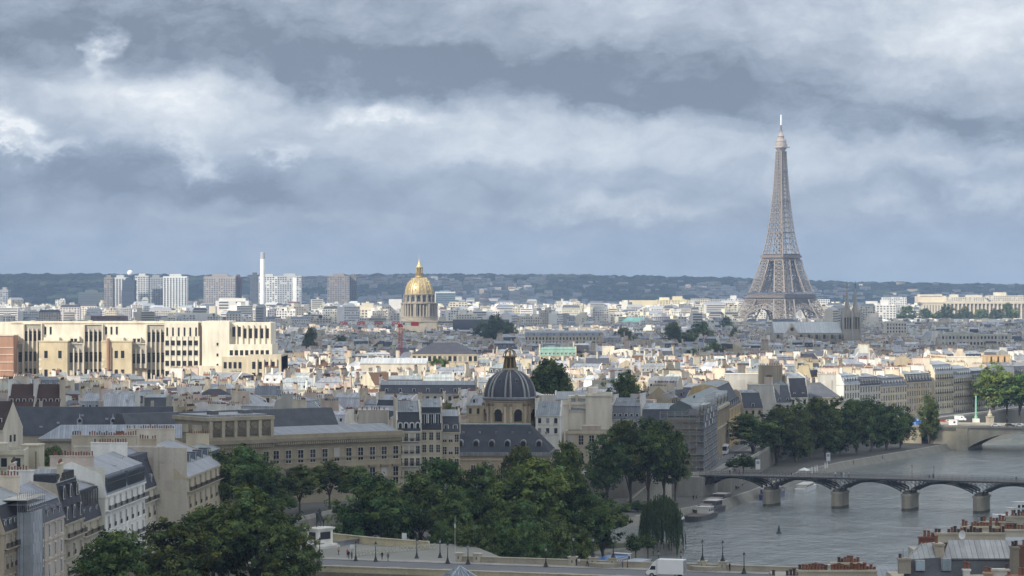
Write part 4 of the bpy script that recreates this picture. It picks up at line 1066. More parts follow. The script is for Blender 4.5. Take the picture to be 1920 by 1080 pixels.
def house(name, label, cat, x, y, rot, w, d, zb, zc, roof='mansard', rh=(2.8,1.6), inset=1.1, wc=CREAM, rc=ZINC, rk='zinc', wins=(3.2,3,1.1,1.9), dorm=0, chim=(), group=None, detail=1, seed=1, floors=None, bays=None, wstyle='stone', rail=False, dkind='flat', dbody=(.2,.21,.23), sidewin=False, dz=.35, dy=.2, dh=1.55, dw=1.15):
    R_ = random.Random(seed)
    root = thing(name, label, cat, (x, y, zb), rot, group)
    W, Rf = MB(), MB(); CH = []
    def Cs(): CH.append(MB()); return CH[-1]
    emit_house(W, Rf, Cs, w, d, zc-zb, roof, rh, inset, wc, rc, rk, wins, 0 if detail == 2 else dorm, chim, R_, detail, pots=(detail < 2))
    if detail == 2:
        fl, nf, ww, wh = wins; nb = bays or max(2, int(w/2.6)); b = w/nb
        for j in range(nf):
            zz = (zc-zb)-.75-wh-j*fl
            W.box(-w/2+.02, w/2-.02, -d/2-.14, -d/2, zz-.62, zz-.42, jit(wc,.06,R_), 'wall', True)
        if rail:
            for j in (0, 2):
                if j >= nf: continue
                zz = (zc-zb)-.75-wh-j*fl; B = MB(); B.box(-w/2+.3, w/2-.3, -d/2-.85, -d/2-.02, zz-.2, zz-.04, jit(wc,.1,R_), 'stone', True, True)
                B.box(-w/2+.3, w/2-.3, -d/2-.84, -d/2-.8, zz+.85, zz+.92, (.02,.02,.022), 'metal', True)
                q_ = int(w/.35)
                for i in range(q_): B.box(-w/2+.3+i*.35, -w/2+.35+i*.35, -d/2-.84, -d/2-.8, zz, zz+.85, (.02,.02,.022), 'metal')
                B.build("balcony", root)
    W.build("wall", root); ro = Rf.build("roof", root)
    for (cx, cy, cl, ct, along), C in zip(chim, CH):
        co = C.build("chimney", root)
        if detail == 2:
            n = max(2, int(cl/.55)); dark = R_.random() < .35
            for i in range(n):
                t = (i+.5)/n*cl-cl/2
                if R_.random() < .15: continue
                px, py = (cx+t, cy) if not along else (cx, cy+t)
                child("chimney_pot", pot_mesh(dark if R_.random() < .8 else not dark), co, (px, py, zc-zb+ct-.05), (0,0,0), (1,1,R_.uniform(.6,1.15)))
    if detail == 2:
        for j in range(nf):
            zz = (zc-zb)-.75-wh-j*fl
            for i in range(nb):
                xx = -w/2+(i+.5)*b
                add_window(root, xx, -d/2, zz, 0, ww, wh, wstyle, rail)
        if dorm:
            db = w/dorm
            for i in range(dorm): child("dormer", dormer_mesh(dkind, dw, dh, dbody), root, (-w/2+(i+.5)*db, -d/2+dy, zc-zb+dz))
    return root
def along_line(ax, ay, bx, by, t): return ax+(bx-ax)*t, ay+(by-ay)*t
# ------------------------------------------------------------------ riverside houses at the lower left
GL = "houses of the left quay row"
def quay_row():
    A = Vector((-88.5, 470)); B = Vector((-76.5, 690)); D = (B-A).normalized(); L_ = (B-A).length
    rot = atan2(D.y, D.x)                       # local x runs away from the viewer, facade (local -y) faces the river
    nrm = Vector((D.y, -D.x))
    def ypx(px):                                # distance along the line at photo column px
        lo, hi = 0.0, L_+60
        for _ in range(50):
            m = (lo+hi)/2; p = A+D*m
            if 960+p.x*F/p.y < px: lo = m
            else: hi = m
        return lo
    def put(px0, px1, d=13, off=0.0):
        t0, t1 = ypx(px0), ypx(px1); c = A+D*((t0+t1)/2)-nrm*(d/2+off)
        return c.x, c.y, (t1-t0), rot
    x, y, w, r = put(62, 120)
    house("townhouse", "pink washed house with brick coloured shutters strips and a row of slate gabled dormers", "house", x, y, r, w, 13, Z0, 24.6, 'mansard', (3.4,2.8), 1.3, (.52,.44,.37), (.10,.105,.12), 'slate', (3.7,4,1.15,2.35), 5, [(-w/2+.2, 1.5, 7, 8.2, True)], GL, 2, 3, bays=5, wstyle='white', dkind='gable', dbody=(.13,.135,.15))
    p = bpy.data.objects  # brick panels between the windows
    x2, y2, w2, _ = put(120, 157)
    house("townhouse", "narrow house with two tiers of white arched windows in a dark slate front", "house", x2, y2, r, w2, 13, Z0, 22.8, 'mansard', (7.8,.5), 1.6, (.40,.36,.28), (.058,.06,.068), 'slate', (3.6,3,1.05,2.1), 0, [(-w2/2+.3, 2, 5, 10.4, True)], GL, 2, 4, bays=3, rail=True)
    root = bpy.data.objects[len(bpy.data.objects)-1] if False else None
    x3, y3, w3, _ = put(157, 193)
    x4, y4, w4, _ = put(193, 268)
    x5, y5, w5, _ = put(268, 297)
    x6, y6, w6, _ = put(297, 369)
    x7, y7, w7, _ = put(371, 424)
    t = house("townhouse", "low house topped by a black glazed studio front above three slate dormers", "house", x3, y3, r, w3, 12, Z0, 21.6, 'mansard', (6.0,1.4), 1.2, (.42,.38,.29), (.065,.067,.078), 'slate', (3.6,3,1.1,2.1), 3, [], GL, 2, 5, bays=3, dkind='flat', dz=.3, dh=1.9, rail=True)
    m = MB(); m.box(-w3/2+.6, w3/2-.6, -5.5, 3, 15.1, 18.7, (.05,.052,.06), 'slate'); m.box(-w3/2+.9, w3/2-.9, -5.62, -5.5, 15.5, 18.3, PANE, 'glass')
    for k in range(8): m.box(-w3/2+.9+k*(w3-1.8)/7-.06, -w3/2+.9+k*(w3-1.8)/7+.06, -5.7, -5.5, 15.5, 18.3, (.09,.09,.1), 'metal')
    m.build("studio_window", t)
    t = house("townhouse", "tall white house with wide studio glazing under a grey zinc roof", "house", x4, y4, r, w4, 14, Z0, 25.6, 'mansard', (4.0,2.6), .8, (.66,.65,.60), (.26,.275,.30), 'zinc', (3.75,4,1.2,2.4), 0, [(-w4/2+.3, 0, 9, 8.2, True), (w4/2-.3, 1, 8, 8.6, True)], GL, 2, 6, bays=7, wstyle='white', rail=True)
    for a, b in ((-w4/2+1.2, -1.2), (1.4, w4/2-2.2)):
        m = MB(); m.box(a-.2, b+.2, -7.15, -5, 16.9, 20.2, (.10,.115,.14), 'slate'); m.box(a, b, -7.25, -7.1, 17.2, 19.9, PANE, 'glass')
        n = int((b-a)/.9)
        for k in range(n+1): m.box(a+k*(b-a)/n-.05, a+k*(b-a)/n+.05, -7.32, -7.2, 17.2, 19.9, (.10,.11,.12), 'metal')
        m.box(a, b, -7.32, -7.2, 18.9, 19.0, (.10,.11,.12), 'metal', True); m.build("studio_window", t)
    m = MB(); m.box(-w4/2-.15, -w4/2+.2, -6.9, 7, 0, 22.5, (.58,.56,.48), 'wall'); m.build("party_wall", t)
    t = house("townhouse", "narrow house with steep slate mansard and two arched dormers beside the tan house", "house", x5, y5, r, w5, 12, Z0, 23.4, 'mansard', (6.4,2.2), 2.0, (.56,.52,.42), (.062,.065,.08), 'slate', (3.6,4,1.1,2.1), 2, [], GL, 2, 7, bays=3, dkind='arch', dz=.6, dh=2.1, rail=True)
    m = MB(); m.box(-w5/2+.8, w5/2-1.2, -4.2, 0, 19.2, 22, (.09,.095,.115), 'slate', True)
    for k in range(2): m.box(-w5/2+1.4+k*2.2, -w5/2+2.8+k*2.2, -4.32, -4.2, 19.7, 21.5, PANE, 'glass')
    m.build("attic_dormer", t)
    t = house("townhouse", "long tan stone house with grey zinc mansard and huge blank beige side wall", "house", x6, y6, r, w6, 26, Z0, 25.2, 'mansard', (2.2,3.6), 3.2, (.44,.38,.275), (.25,.265,.29), 'zinc', (3.9,4,1.15,2.5), 6, [(-w6/2+.3, 6, 15, 9.6, True), (-w6/2+.3, -4.0, 4, 8.8, True), (w6/2-.3, 5, 12, 8.6, True), (1.5, 8, 10, 8.2, False)], GL, 2, 8, bays=7, wstyle='tan', dkind='flat', dbody=(.13,.15,.18), dz=2.0, dy=3.0, dh=1.9, rail=True)
    m = MB(); m.box(-w6/2-.2, -w6/2+.25, -13.02, 13, 0, 23.0, (.47,.425,.355), 'wall'); m.box(-w6/2-.28, -w6/2+.3, -8, 13, 23.0, 23.35, (.58,.54,.46), 'wall', True)
    R2 = random.Random(8)
    for k in range(16):
        a = R2.uniform(-12, 9); b = a+R2.uniform(1,4); zz = R2.uniform(12, 22.4); m.box(-w6/2-.22-.004*k, -w6/2, a, b, zz-R2.uniform(.8,4), zz, jit((.46,.415,.345), .15, R2), 'wall', True)
    for q in (-6.5, 1.5, 8): m.box(-w6/2-.5, -w6/2-.2, q, q+1.1, 10, 23.0, (.45,.41,.345), 'wall')
    m.build("party_wall", t)
    t = house("townhouse", "low grey house half hidden by trees with blue grey dormer band", "house", x7, y7, r, w7, 12, Z0, 22.0, 'mansard', (4.2,1.4), 1.4, (.30,.32,.33), (.08,.087,.10), 'slate', (3.7,3,1.1,2.1), 5, [(w7/2-.4, 1, 6, 8.2, True)], GL, 2, 9, bays=6, wstyle='white', dkind='flat', dbody=(.12,.135,.16), dz=.9, dh=1.9)
    # arched windows of the slate fronted house
    t2 = [o for o in bpy.data.objects if o.get("label", "").startswith("narrow house with two tiers")][0]
    for tier, zz in enumerate((.6, 4.6)):
        for k in range(3): child("arched_window", dormer_mesh('arch', 1.25, 2.5, (.07,.072,.08)), t2, (-w2/2+w2*(k+.5)/3, -6.55+tier*.7, 13.8+zz))
    m = MB(); m.box(-w2/2+.3, w2/2-.3, -4.6, 0, 20.4, 23.2, (.05,.052,.06), 'slate', True); m.box(-w2/2+.7, w2/2-.7, -4.7, -4.6, 20.7, 22.9, PANE, 'glass'); m.box(-.1, .1, -4.76, -4.6, 20.7, 22.9, (.1,.1,.11), 'metal'); m.build("studio_window", t2)
    # shutter strips on the pink house
    t1 = [o for o in bpy.data.objects if o.get("label", "").startswith("pink washed")][0]
    for j in range(4):
        for i in (1,):
            for dx in (-.62, .62):
                m = MB(); xx = -w/2+(i+.0)*w/5+dx; zz = 15.6-.75-2.35-j*3.7
                for q in range(9): m.box(xx-.3+(q%2)*.1, xx+.22+(q%2)*.1, -6.62, -6.5, zz+q*.27, zz+q*.27+.23, (.33,.12,.085), 'wall', True)
                m.build("brick_strip", t1)
    # the house at the frame's edge behind a sheeted scaffold
    x0, y0, w0, _ = put(-60, 62)
    house("townhouse", "dark fronted old house at the frame edge half covered by a sheeted scaffold", "house", x0, y0, r, w0, 13, Z0, 25.5, 'mansard', (4.5,2.2), 1.4, (.36,.30,.22), (.055,.055,.06), 'slate', (3.6,4,1.1,2.2), 6, [(w0/2-.3, 0, 8, 8.4, True)], GL, 2, 10, bays=7, rail=True)
    t = thing("sheeted_scaffold", "tall scaffold wrapped in grey metal sheets standing against the dark old house", "scaffold", (0,0,0))
    c = A+D*(ypx(42))+nrm*1.0
    m = MB(); m.M = Matrix.Translation((c.x, c.y, Z0)) @ Matrix.Rotation(rot, 4, 'Z')
    for k in range(8):
        for j in range(10):
            m.box(-4.4+k*1.1, -3.35+k*1.1, -1.6-(k+j)%2*.04, -1.5, j*1.92, j*1.92+1.9, jit((.34,.36,.385), .1), 'zinc', True)
    for j in range(10): m.box(-4.5, -4.4, -1.6, .9, j*1.92, j*1.92+1.9, jit((.36,.38,.40), .1), 'zinc')
    m.build("metal_sheet", t)
    m = MB(); m.M = Matrix.Translation((c.x, c.y, Z0)) @ Matrix.Rotation(rot, 4, 'Z')
    for k in range(10):
        for yy in (-1.3, .4): m.beam((-6+k*1.5, yy, 0), (-6+k*1.5, yy, 22.5), .09, (.3,.3,.3), 'metal')
        for zz in (19.6, 20.6, 22.2):
            m.beam((-6+k*1.5, -1.3, zz), (-4.5+k*1.5, -1.3, zz), .08, (.3,.3,.3), 'metal')
        m.beam((-6+k*1.5, -1.3, 20.6), (-6+k*1.5, 3, 20.6), .08, (.3,.3,.3), 'metal')
    m.box(-6.4, 8, -1.4, 3, 21.4, 21.55, (.45,.43,.38), 'wall', True); m.build("scaffold_frame", t)
    block(0, 62, 935, 480)
    for a, b, c_ in ((62,120,960),(120,157,905),(157,193,905),(193,268,880),(268,297,880),(122,369,835),(371,424,880)): block(a, b, c_, 560)
quay_row()

# ------------------------------------------------------------------ mint palace: pavilion and main wing
def mint():
    st = (.30, .255, .175)
    A = Vector((-66.5, 741)); B = Vector((-31.5, 768)); D = (B-A).normalized(); L_ = (B-A).length; rot = atan2(D.y, D.x)
    root = thing("mint_palace", "long tan stone palace wing with eleven bays, deep bracketed cornice and a carved corner pavilion", "palace", (A.x, A.y, Z0), rot)
    zc = PZ(815, 755)-Z0
    m = MB(); m.box(0, L_, 0, 16, 0, zc-1.4, st, 'stone'); m.box(-.2, L_+.5, -1.2, 16, zc-1.3, zc-.5, (.24,.205,.145), 'stone', True); m.box(-.2, L_+.2, -.7, 16, zc-.5, zc+.6, st, 'stone', True)
    m.box(0, L_, -.25, 0, 12.1, 12.5, (.26,.22,.15), 'stone', True); m.box(0, L_, -.3, 0, 6, 6.5, (.26,.22,.15), 'stone', True)
    for k in range(64): m.box(k*L_/64, k*L_/64+.34, -1.1, 0, zc-2.2, zc-1.35, (.33,.285,.2), 'stone', True)
    m.build("wall", root)
    for i in range(11):
        xx = (i+.5)*L_/11
        add_window(root, xx, 0, zc-7.3, 0, 1.75, 3.5, 'stone'); add_window(root, xx, 0, zc-14.4, 0, 1.8, 4.8, 'stone')
        h_ = MB(); h_.box(xx-1.35, xx+1.35, -.6, 0, zc-9.2, zc-8.8, (.24,.2,.14), 'stone', True); h_.box(xx-1.1, xx+1.1, -.35, 0, zc-9.6, zc-9.2, (.28,.24,.17), 'stone'); h_.build("window_hood", root)
    m = MB(); m.extx([(-.2, zc+.6), (16, zc+.6), (15, zc+1.2), (9, zc+2.3), (7, zc+2.3)], 0, L_-1, (.20,.22,.24), 'zinc'); m.build("roof", root)
    m = MB(); m.box(-30, L_-7, 20, 33, 0, zc-1, (.28,.25,.19), 'stone'); m.extx([(19.5, zc-1), (33.5, zc-1), (28, zc+6.4), (25, zc+6.4)], -32, L_-7, (.085,.088,.095), 'slate'); m.build("rear_roof", root)
    # corner pavilion with the attic
    zp = PZ(783, 728)-Z0
    m = MB(); x0 = -20.5
    m.box(x0, .3, -1.4, 17, 0, zp-7.4, st, 'stone'); m.box(x0-.9, 1.2, -2.6, 17, zp-7.4, zp-6.3, (.25,.215,.155), 'stone', True); m.box(x0-.5, .8, -2.0, 17, zp-6.3, zp-5.6, st, 'stone', True)
    m.box(x0+.2, 0, -1.0, 16.5, zp-5.6, zp-1.0, (.27,.23,.165), 'stone'); m.box(x0-.4, .6, -1.6, 17, zp-1.0, zp, (.34,.295,.215), 'stone', True)
    for k in range(34): m.box(x0+k*.61, x0+k*.61+.3, -2.3, -1.4, zp-8.5, zp-7.45, (.33,.285,.205), 'stone', True)
    for k in range(6): m.box(x0+.3+k*3.9, x0+1.2+k*3.9, -1.75, -1.0, zp-5.6, zp-1.1, (.37,.325,.24), 'stone')
    for k in range(2): m.box(x0-.05, x0+.25, 2+k*7, 7+k*7, zp-4.4, zp-2.2, (.42,.37,.27), 'stone')
    m.build("pavilion", root)
    for k in range(5):
        p = MB(); xx = x0+3.1+k*3.9-.35
        p.box(xx-1.3, xx+1.3, -1.12, -.95, zp-5.2, zp-3.2, (.12,.10,.075), 'stone'); p.tube((xx, -1.0, zp-2.2), (xx, -1.25, zp-2.2), .9, .8, 12, (.20,.17,.12), 'stone')
        for q in range(5): p.box(xx-1.2, xx+1.2, -1.35, -1.1, zp-4.9+q*.35, zp-4.75+q*.35, (.22,.19,.14), 'stone', True)
        p.build("relief_panel", root)
    for i in range(5): add_window(root, x0+3.1+i*3.9-.35, -1.4, zp-14, 0, 1.6, 4.2, 'tan')
    m = MB(); m.box(x0+1, -1, 0, 16, zp, zp+.5, (.27,.28,.29), 'zinc', True); m.box(x0+4, x0+6, 3, 6, zp+.5, zp+1.6, (.12,.12,.13), 'glass', True); m.box(-6, -3, 4, 7, zp+.5, zp+1.5, (.12,.12,.13), 'glass', True); m.build("pavilion_roof", root)
    block(505, 745, 797, 760); block(322, 505, 783, 730)
    # left rear wing with a curved zinc roof seen behind the quay houses
    r2 = thing("palace_side_wing", "long low side wing with a pale zinc roof behind the blank beige wall", "building", (PX(190, 705), 712, Z0), radians(6))
    m = MB(); m.box(-17, 20, 0, 9, 0, 19.2, (.33,.29,.215), 'stone'); m.box(-17.6, 20, -.7, 9, 19.2, 19.9, (.25,.225,.18), 'stone', True); m.build("wall", r2)
    m = MB(); m.add([(-17.4,-.5,19.9),(20,-.5,19.9),(20,9,19.9),(-17.4,9,19.9),(-12,4,23.2),(20,4,23.2),(20,6,23.2),(-12,6,23.2)], [(0,1,5,4),(1,2,6,5),(2,3,7,6),(3,0,4,7),(4,5,6,7)], (.27,.295,.33), 'zinc'); m.build("roof", r2)
    r3 = thing("slate_roofed_range", "long dark slate roofed range with two round dormers behind the pale zinc wing", "building", (PX(160, 770), 775, Z0), radians(4))
    m = MB(); m.box(-22, 24, 0, 10, 0, 17.5, (.34,.30,.23), 'stone'); m.build("wall", r3)
    m = MB(); m.extx([(-.5,17.5),(10.5,17.5),(6,25.4),(4,25.4)], -22, 24, (.075,.082,.095), 'slate'); m.build("roof", r3)
    R2 = random.Random(12)
    for k in range(7):
        m = MB(); xx = -20+k*6.2+R2.uniform(-1,1); q = R2.uniform(.2,.8); yy = -.5+4.5*q; zz = 17.5+7.9*q; m.box(xx-.45, xx+.45, yy-.3, yy+.5, zz-.2, zz+.35, (.3,.33,.36), 'zinc'); m.build("skylight", r3)
    for xx in (-14, 3.5, 18):
        m = MB(); m.box(xx-.4, xx+.4, 4.2, 6.4, 23, 27.0, (.36,.32,.26), 'wall'); m.build("chimney", r3)
    for xx in (-2.5, 7):
        m = MB(); m.box(xx-.8, xx+.8, 1.0, 4, 20, 21.6, (.3,.31,.33), 'zinc'); m.tube((xx,.95,21.6), (xx,4,21.6), .8, .8, 12, (.34,.35,.37), 'zinc'); m.tube((xx,.9,21.5), (xx,1,21.5), .5, .5, 10, PANE, 'glass'); m.beam((xx,1.2,22.2), (xx,1.2,23.6), .3, (.5,.5,.5), 'zinc', .05); m.build("dormer", r3)
    for px, lab in ((105, "steep dark brown tiled roof left half, with small white dormers over the slate range"), (202, "steep dark brown tiled roof right half beside a white chimney wall")):
        pass
mint()

# ------------------------------------------------------------------ white and tan corner pair, and the blocks right of the dome
def hs(label, px0, px1, yc, Y, **k):
    """house whose facade spans photo columns px0..px1 at distance Y with its cornice at row yc"""
    s = Y/F; w = (px1-px0)*s; d = k.pop('d', 12.0); rot = radians(k.pop('rot', 0)); zb = k.pop('zb', Z0)
    cx = PX((px0+px1)/2, Y); rh = k.get('rh', (2.8,1.6))
    c = Vector((cx, Y)) + Matrix.Rotation(rot, 2) @ Vector((0, d/2))
    zc = PZ(yc, Y)
    n = k.pop('nchim', 2); ch = []
    R_ = random.Random(int(px0*7+yc)); tot = rh[0]+rh[1]
    if n >= 1: ch.append((-w/2, R_.uniform(-1,1), d*.55, tot+R_.uniform(.9,1.8), True))
    if n >= 2: ch.append((w/2, R_.uniform(-1,1), d*.55, tot+R_.uniform(.9,1.8), True))
    if n >= 3: ch.append((R_.uniform(-w*.2,w*.2), 1.5, 3.0, tot+1.2, False))
    k.setdefault('chim', ch)
    block(px0, px1, yc-(rh[0]+rh[1])/s*.8, Y)
    nm = k.pop('name', 'townhouse'); cat = k.pop('cat', 'house')
    return house(nm, label, cat, c.x, c.y, rot, w, d, zb, zc, seed=int(px0), **k)
hs("white house with round topped dormers and a black slate roof beside the palace wing", 745, 789, 808, 785, rot=8, d=11, detail=2, wc=(.55,.52,.43), rc=(.05,.052,.06), rk='slate', roof='mansard', rh=(5.4,3.2), inset=2.2, wins=(3.6,4,1.0,2.2), dorm=4, bays=4, dkind='arch', dh=2.0, rail=True, nchim=1)
hs("narrow tan house with a tall glazed attic under a black gabled roof", 789, 828, 806, 790, rot=4, d=11, detail=2, wc=(.47,.42,.32), rc=(.05,.052,.06), rk='slate', roof='mansard', rh=(6.6,2.4), inset=1.0, wins=(3.6,4,1.1,2.2), dorm=3, bays=3, dkind='flat', dh=4.4, dw=1.5, nchim=1)
hs("tan house with a low slate mansard next to the institute wing", 828, 862, 810, 795, rot=4, d=11, detail=2, wc=(.44,.385,.28), rc=(.07,.073,.085), rk='slate', roof='mansard', rh=(4.6,1.8), inset=1.5, wins=(3.6,4,1.1,2.2), dorm=2, bays=3, dkind='flat', dh=1.8, nchim=1)
def party_block(label, px0, px1, yt, Y, c=(.52,.475,.40), d=9, pots=True, flues=0, yb=None):
    s = Y/F; w = (px1-px0)*s
    root = thing("chimney_wall", label, "party wall", (PX((px0+px1)/2, Y), Y, Z0), 0)
    h = PZ(yt, Y)-Z0; m = MB(); m.box(-w/2, w/2, 0, d, 0, h, c, 'wall'); m.box(-w/2-.15, w/2+.15, -.15, d+.15, h-.1, h+.25, jit(c,.12), 'wall', True)
    R2 = random.Random(int(px1*5))
    for k in range(int(w*h/45)+1):
        pw, ph = R2.uniform(.8,3.5), R2.uniform(.8,4); a = R2.uniform(-w/2, max(-w/2, w/2-pw)); zz = h-R2.uniform(1.2, 12)
        m.box(a, min(w/2-.05, a+pw), -.02-.004*k, .05, zz-ph, zz, jit(c, .16, R2), 'wall', True)
    for k in range(1+int(w/9)): a = R2.uniform(-w/2+.5, w/2-.5); m.beam((a,-.12,0), (a,-.12,h-R2.uniform(.5,3)), .14, R2.choice([(.12,.11,.1),(.3,.28,.25)]), 'metal')
    for k in range(flues): xx = -w/2+(k+.5)*w/flues; m.box(xx-.35, xx+.35, -.35, 0, 0, h-.4, jit(c,.12), 'wall', True)
    m.build("wall", root)
    if pots:
        n = max(3, int(w/.7)); R_ = random.Random(int(px0))
        for i in range(n):
            if R_.random() < .2: continue
            child("chimney_pot", pot_mesh(R_.random() < .4), root, (-w/2+(i+.5)*w/n, R_.uniform(.3,.8), h+.2), (0,0,0), (1,1,R_.uniform(.7,1.2)))
    block(px0, px1, yt, Y); return root
party_block("blank cream party wall with three flues between palace wing and white corner house", 672, 727, 770, 800, (.50,.46,.39), 8, True, 5)
# right of the dome
hs("white low house with a grey zinc roof right of the striped dome", 1004, 1050, 778, 862, rot=-8, d=10, detail=1, wc=(.60,.57,.50), rc=(.21,.235,.25), roof='gable', rh=(2.6,1.6), wins=(3.2,2,1.0,1.6), nchim=1)
hs("big blank cream wall building with two small windows above the plane trees", 1050, 1147, 757, 900, rot=-3, d=16, detail=1, wc=(.60,.545,.44), rc=(.25,.26,.28), roof='flat', wins=(9,0,1.0,1.6), nchim=0)
hs("taller blank cream gable with a notched top beside the low zinc roofed house", 1098, 1147, 741, 898, rot=-3, d=14, detail=1, wc=(.62,.565,.46), rc=(.25,.26,.28), roof='flat', wins=(9,0,1.0,1.6), nchim=0)
hs("long attic storey with a flat zinc roof behind the blank cream wall", 1040, 1130, 748, 935, rot=-3, d=12, detail=1, wc=(.50,.47,.41), rc=(.21,.225,.24), roof='shed', rh=(1.4,.8), wins=(3,2,1.6,1.6), nchim=0)
hs("low stone institute wing with a balustrade and tall windows beside the first plane tree", 1060, 1178, 812, 866, rot=-4, d=12, detail=2, wc=(.40,.345,.25), rc=(.15,.17,.2), roof='flat', wins=(5.6,2,1.5,3.0), bays=6, nchim=0)
hs("grey zinc mansard house with tall slim white chimneys behind the plane trees", 1147, 1200, 786, 905, rot=-12, d=14, detail=1, wc=(.47,.45,.40), rc=(.16,.175,.20), roof='mansard', rh=(4.4,2.6), wins=(3.2,3,1.0,1.8), dorm=5, nchim=3)
party_block("white ribbed chimney wall just right of the striped dome", 1015, 1042, 742, 905, (.55,.53,.47), 9, True, 4)
hs("slate mansard block behind the scaffolding right of the plane trees", 1195, 1300, 800, 905, rot=-6, d=16, detail=1, wc=(.33,.30,.25), rc=(.10,.108,.125), rk='slate', roof='mansard', rh=(5.8,1.8), wins=(3.4,5,1.1,1.9), dorm=6, nchim=2)
# ------------------------------------------------------------------ arts school, ochre house, quay terrace
def front_row(A, B):
    A = Vector(A); B = Vector(B); D = (B-A).normalized(); return A, B, D, atan2(D.y, D.x), Vector((D.y, -D.x)), (B-A).length
def arts_school():
    A, B, D, rot, nrm, L_ = front_row((60, 872), (80, 1000))
    st = (.36,.30,.215)
    root = thing("arts_school", "stone exhibition hall with two storeys of tall arched windows and barrel dormers, partly behind scaffolding", "building", (A.x, A.y, Z0), rot)
    m = MB(); hb = 18.0
    m.box(0, L_, 0, 10, 0, hb, st, 'stone'); m.box(-.2, L_+.3, -.8, 10, hb-.9, hb, (.41,.35,.255), 'stone', True); m.box(0, L_, -.5, 0, 10.2, 10.9, (.41,.35,.255), 'stone', True)
    for k in range(25): xx = k*L_/24; m.box(xx-.4, xx+.4, -.45, 0, 0, hb-.9, (.39,.33,.24), 'stone')
    m.build("wall", root)
    for k in range(24):
        for zz, h in ((1.5, 5.2), (12.0, 4.6)):
            w = MB(); xx = (k+.5)*L_/24; w.box(xx-1.1, xx+1.1, -.12, .02, zz, zz+h, PANE, 'glass'); w.tube((xx,-.12,zz+h), (xx,.02,zz+h), 1.1, 1.1, 12, PANE, 'glass')
            w.box(xx-.06, xx+.06, -.16, -.1, zz, zz+h+.9, (.25,.2,.15), 'paint'); w.box(xx-1.1, xx+1.1, -.16, -.1, zz+h*.6, zz+h*.6+.12, (.25,.2,.15), 'paint'); w.build("arched_window", root)
    m = MB(); m.extx([(-.2,hb),(10,hb),(9,hb+3.6),(6,hb+5.6),(2.4,hb+4.0)], .1, L_-.1, (.155,.185,.185), 'zinc', True); m.build("roof", root)
    for k in range(9):
        d = MB(); xx = 6+k*(L_-12)/8; d.box(xx-2, xx+2, -.1, 4, hb, hb+2.4, (.30,.27,.2), 'stone'); d.tube((xx,-.2,hb+2.4), (xx,4.4,hb+2.4), 2.0, 2.0, 16, (.29,.31,.31), 'zinc'); d.tube((xx,-.3,hb+2.3), (xx,-.1,hb+2.3), 1.3, 1.3, 12, PANE, 'glass'); d.box(xx-1.3,xx+1.3,-.3,-.1,hb+.6,hb+2.3,PANE,'glass'); d.build("barrel_dormer", root)
    # scaffolding on the near half
    t = thing("facade_scaffolding", "grid of grey scaffolding poles and decks wrapped round the corner of the arts hall", "scaffold", (A.x, A.y, Z0), rot)
    m = MB(); pl = (.24,.245,.25)
    nx, nz = 26, 9
    def bay(p0, p1, inw):
        p0 = Vector(p0); p1 = Vector(p1); n = int((p1-p0).length/2.1)
        for i in range(n+1):
            q = p0+(p1-p0)*i/n
            for o in (Vector((0,0)), inw):
                m.beam((q.x+o.x, q.y+o.y, 0), (q.x+o.x, q.y+o.y, 2.1*nz+1.0), .17, pl, 'metal')
            for j in range(nz+1):
                z = 2.1*j
                if i < n:
                    r = p0+(p1-p0)*(i+1)/n
                    for dz in (.55, 1.05): m.beam((q.x,q.y,z+dz), (r.x,r.y,z+dz), .12, pl, 'metal')
                    if j: m.add([(q.x,q.y,z),(r.x,r.y,z),(r.x+inw.x,r.y+inw.y,z),(q.x+inw.x,q.y+inw.y,z)], [(0,1,2,3)], (.20,.18,.145), 'wall')
                    if j: m.beam((q.x,q.y,z), (r.x,r.y,z), .26, jit((.24,.225,.2), .3), 'wall')
                    if (i*7+j*3) % 11 == 0: m.add([(q.x,q.y-.03,z),(r.x,r.y-.03,z),(r.x,r.y-.03,z+2),(q.x,q.y-.03,z+2)], [(0,1,2,3)], jit((.22,.23,.235), .3), 'cloth')
                    if (i+j) % 4 == 0: m.beam((q.x,q.y,z), (r.x,r.y,z+2.1), .1, pl, 'metal')
    bay((-1, -2.2), (52, -2.2), Vector((0, 1.3))); bay((-2.4, 12), (-2.4, -2.2), Vector((1.2, 0)))
    m.build("scaffold_frame", t)
    m = MB(); m.box(-4, 14, -3, -1, 22.2, 22.35, (.45,.45,.44), 'zinc', True); 
    for k in range(12): m.beam((-3+k*3.8, -2.6, 21), (-3+k*3.8, -2.6, 25.2), .16, (.36,.37,.38), 'metal'); m.beam((-3+k*3.8, -2.6, 25.2), (.8+k*3.8, -2.6, 25.2), .16, (.36,.37,.38), 'metal'); m.beam((-3+k*3.8, 11, 23), (-3+k*3.8, 11, 26), .16, (.36,.37,.38), 'metal'); m.beam((-3+k*3.8, 11, 25.6), (.8+k*3.8, 11, 25.6), .16, (.36,.37,.38), 'metal')
    for k in range(8): m.box(-3+k*4.6, -.6+k*4.6, -2.75, -2.7, 15+k%3*2.1, 16.6+k%3*2.1, (.5,.5,.48), 'cloth', True)
    m.build("deck", t)
    # ochre house
    A2, B2, D2, rot2, _, L2 = front_row((80.5, 1003), (90, 1064))
    c = (A2+B2)/2 + Vector((-D2.y, D2.x))*9
    house("townhouse", "warm ochre house with a steep slate pavilion roof at the end of the arts hall", "house", c.x, c.y, rot2, L2, 18, Z0, 24.2, 'mansard', (8.0,.8), 4.6, (.52,.38,.19), (.085,.09,.10), 'slate', (4.6,4,1.4,2.8), 6, [], None, 2, 21, bays=8, wstyle='tan', dkind='flat', dz=.4, dh=1.8, dbody=(.12,.125,.14))
    block(1290, 1345, 770, 900); block(1335, 1402, 728, 1005)
arts_school()
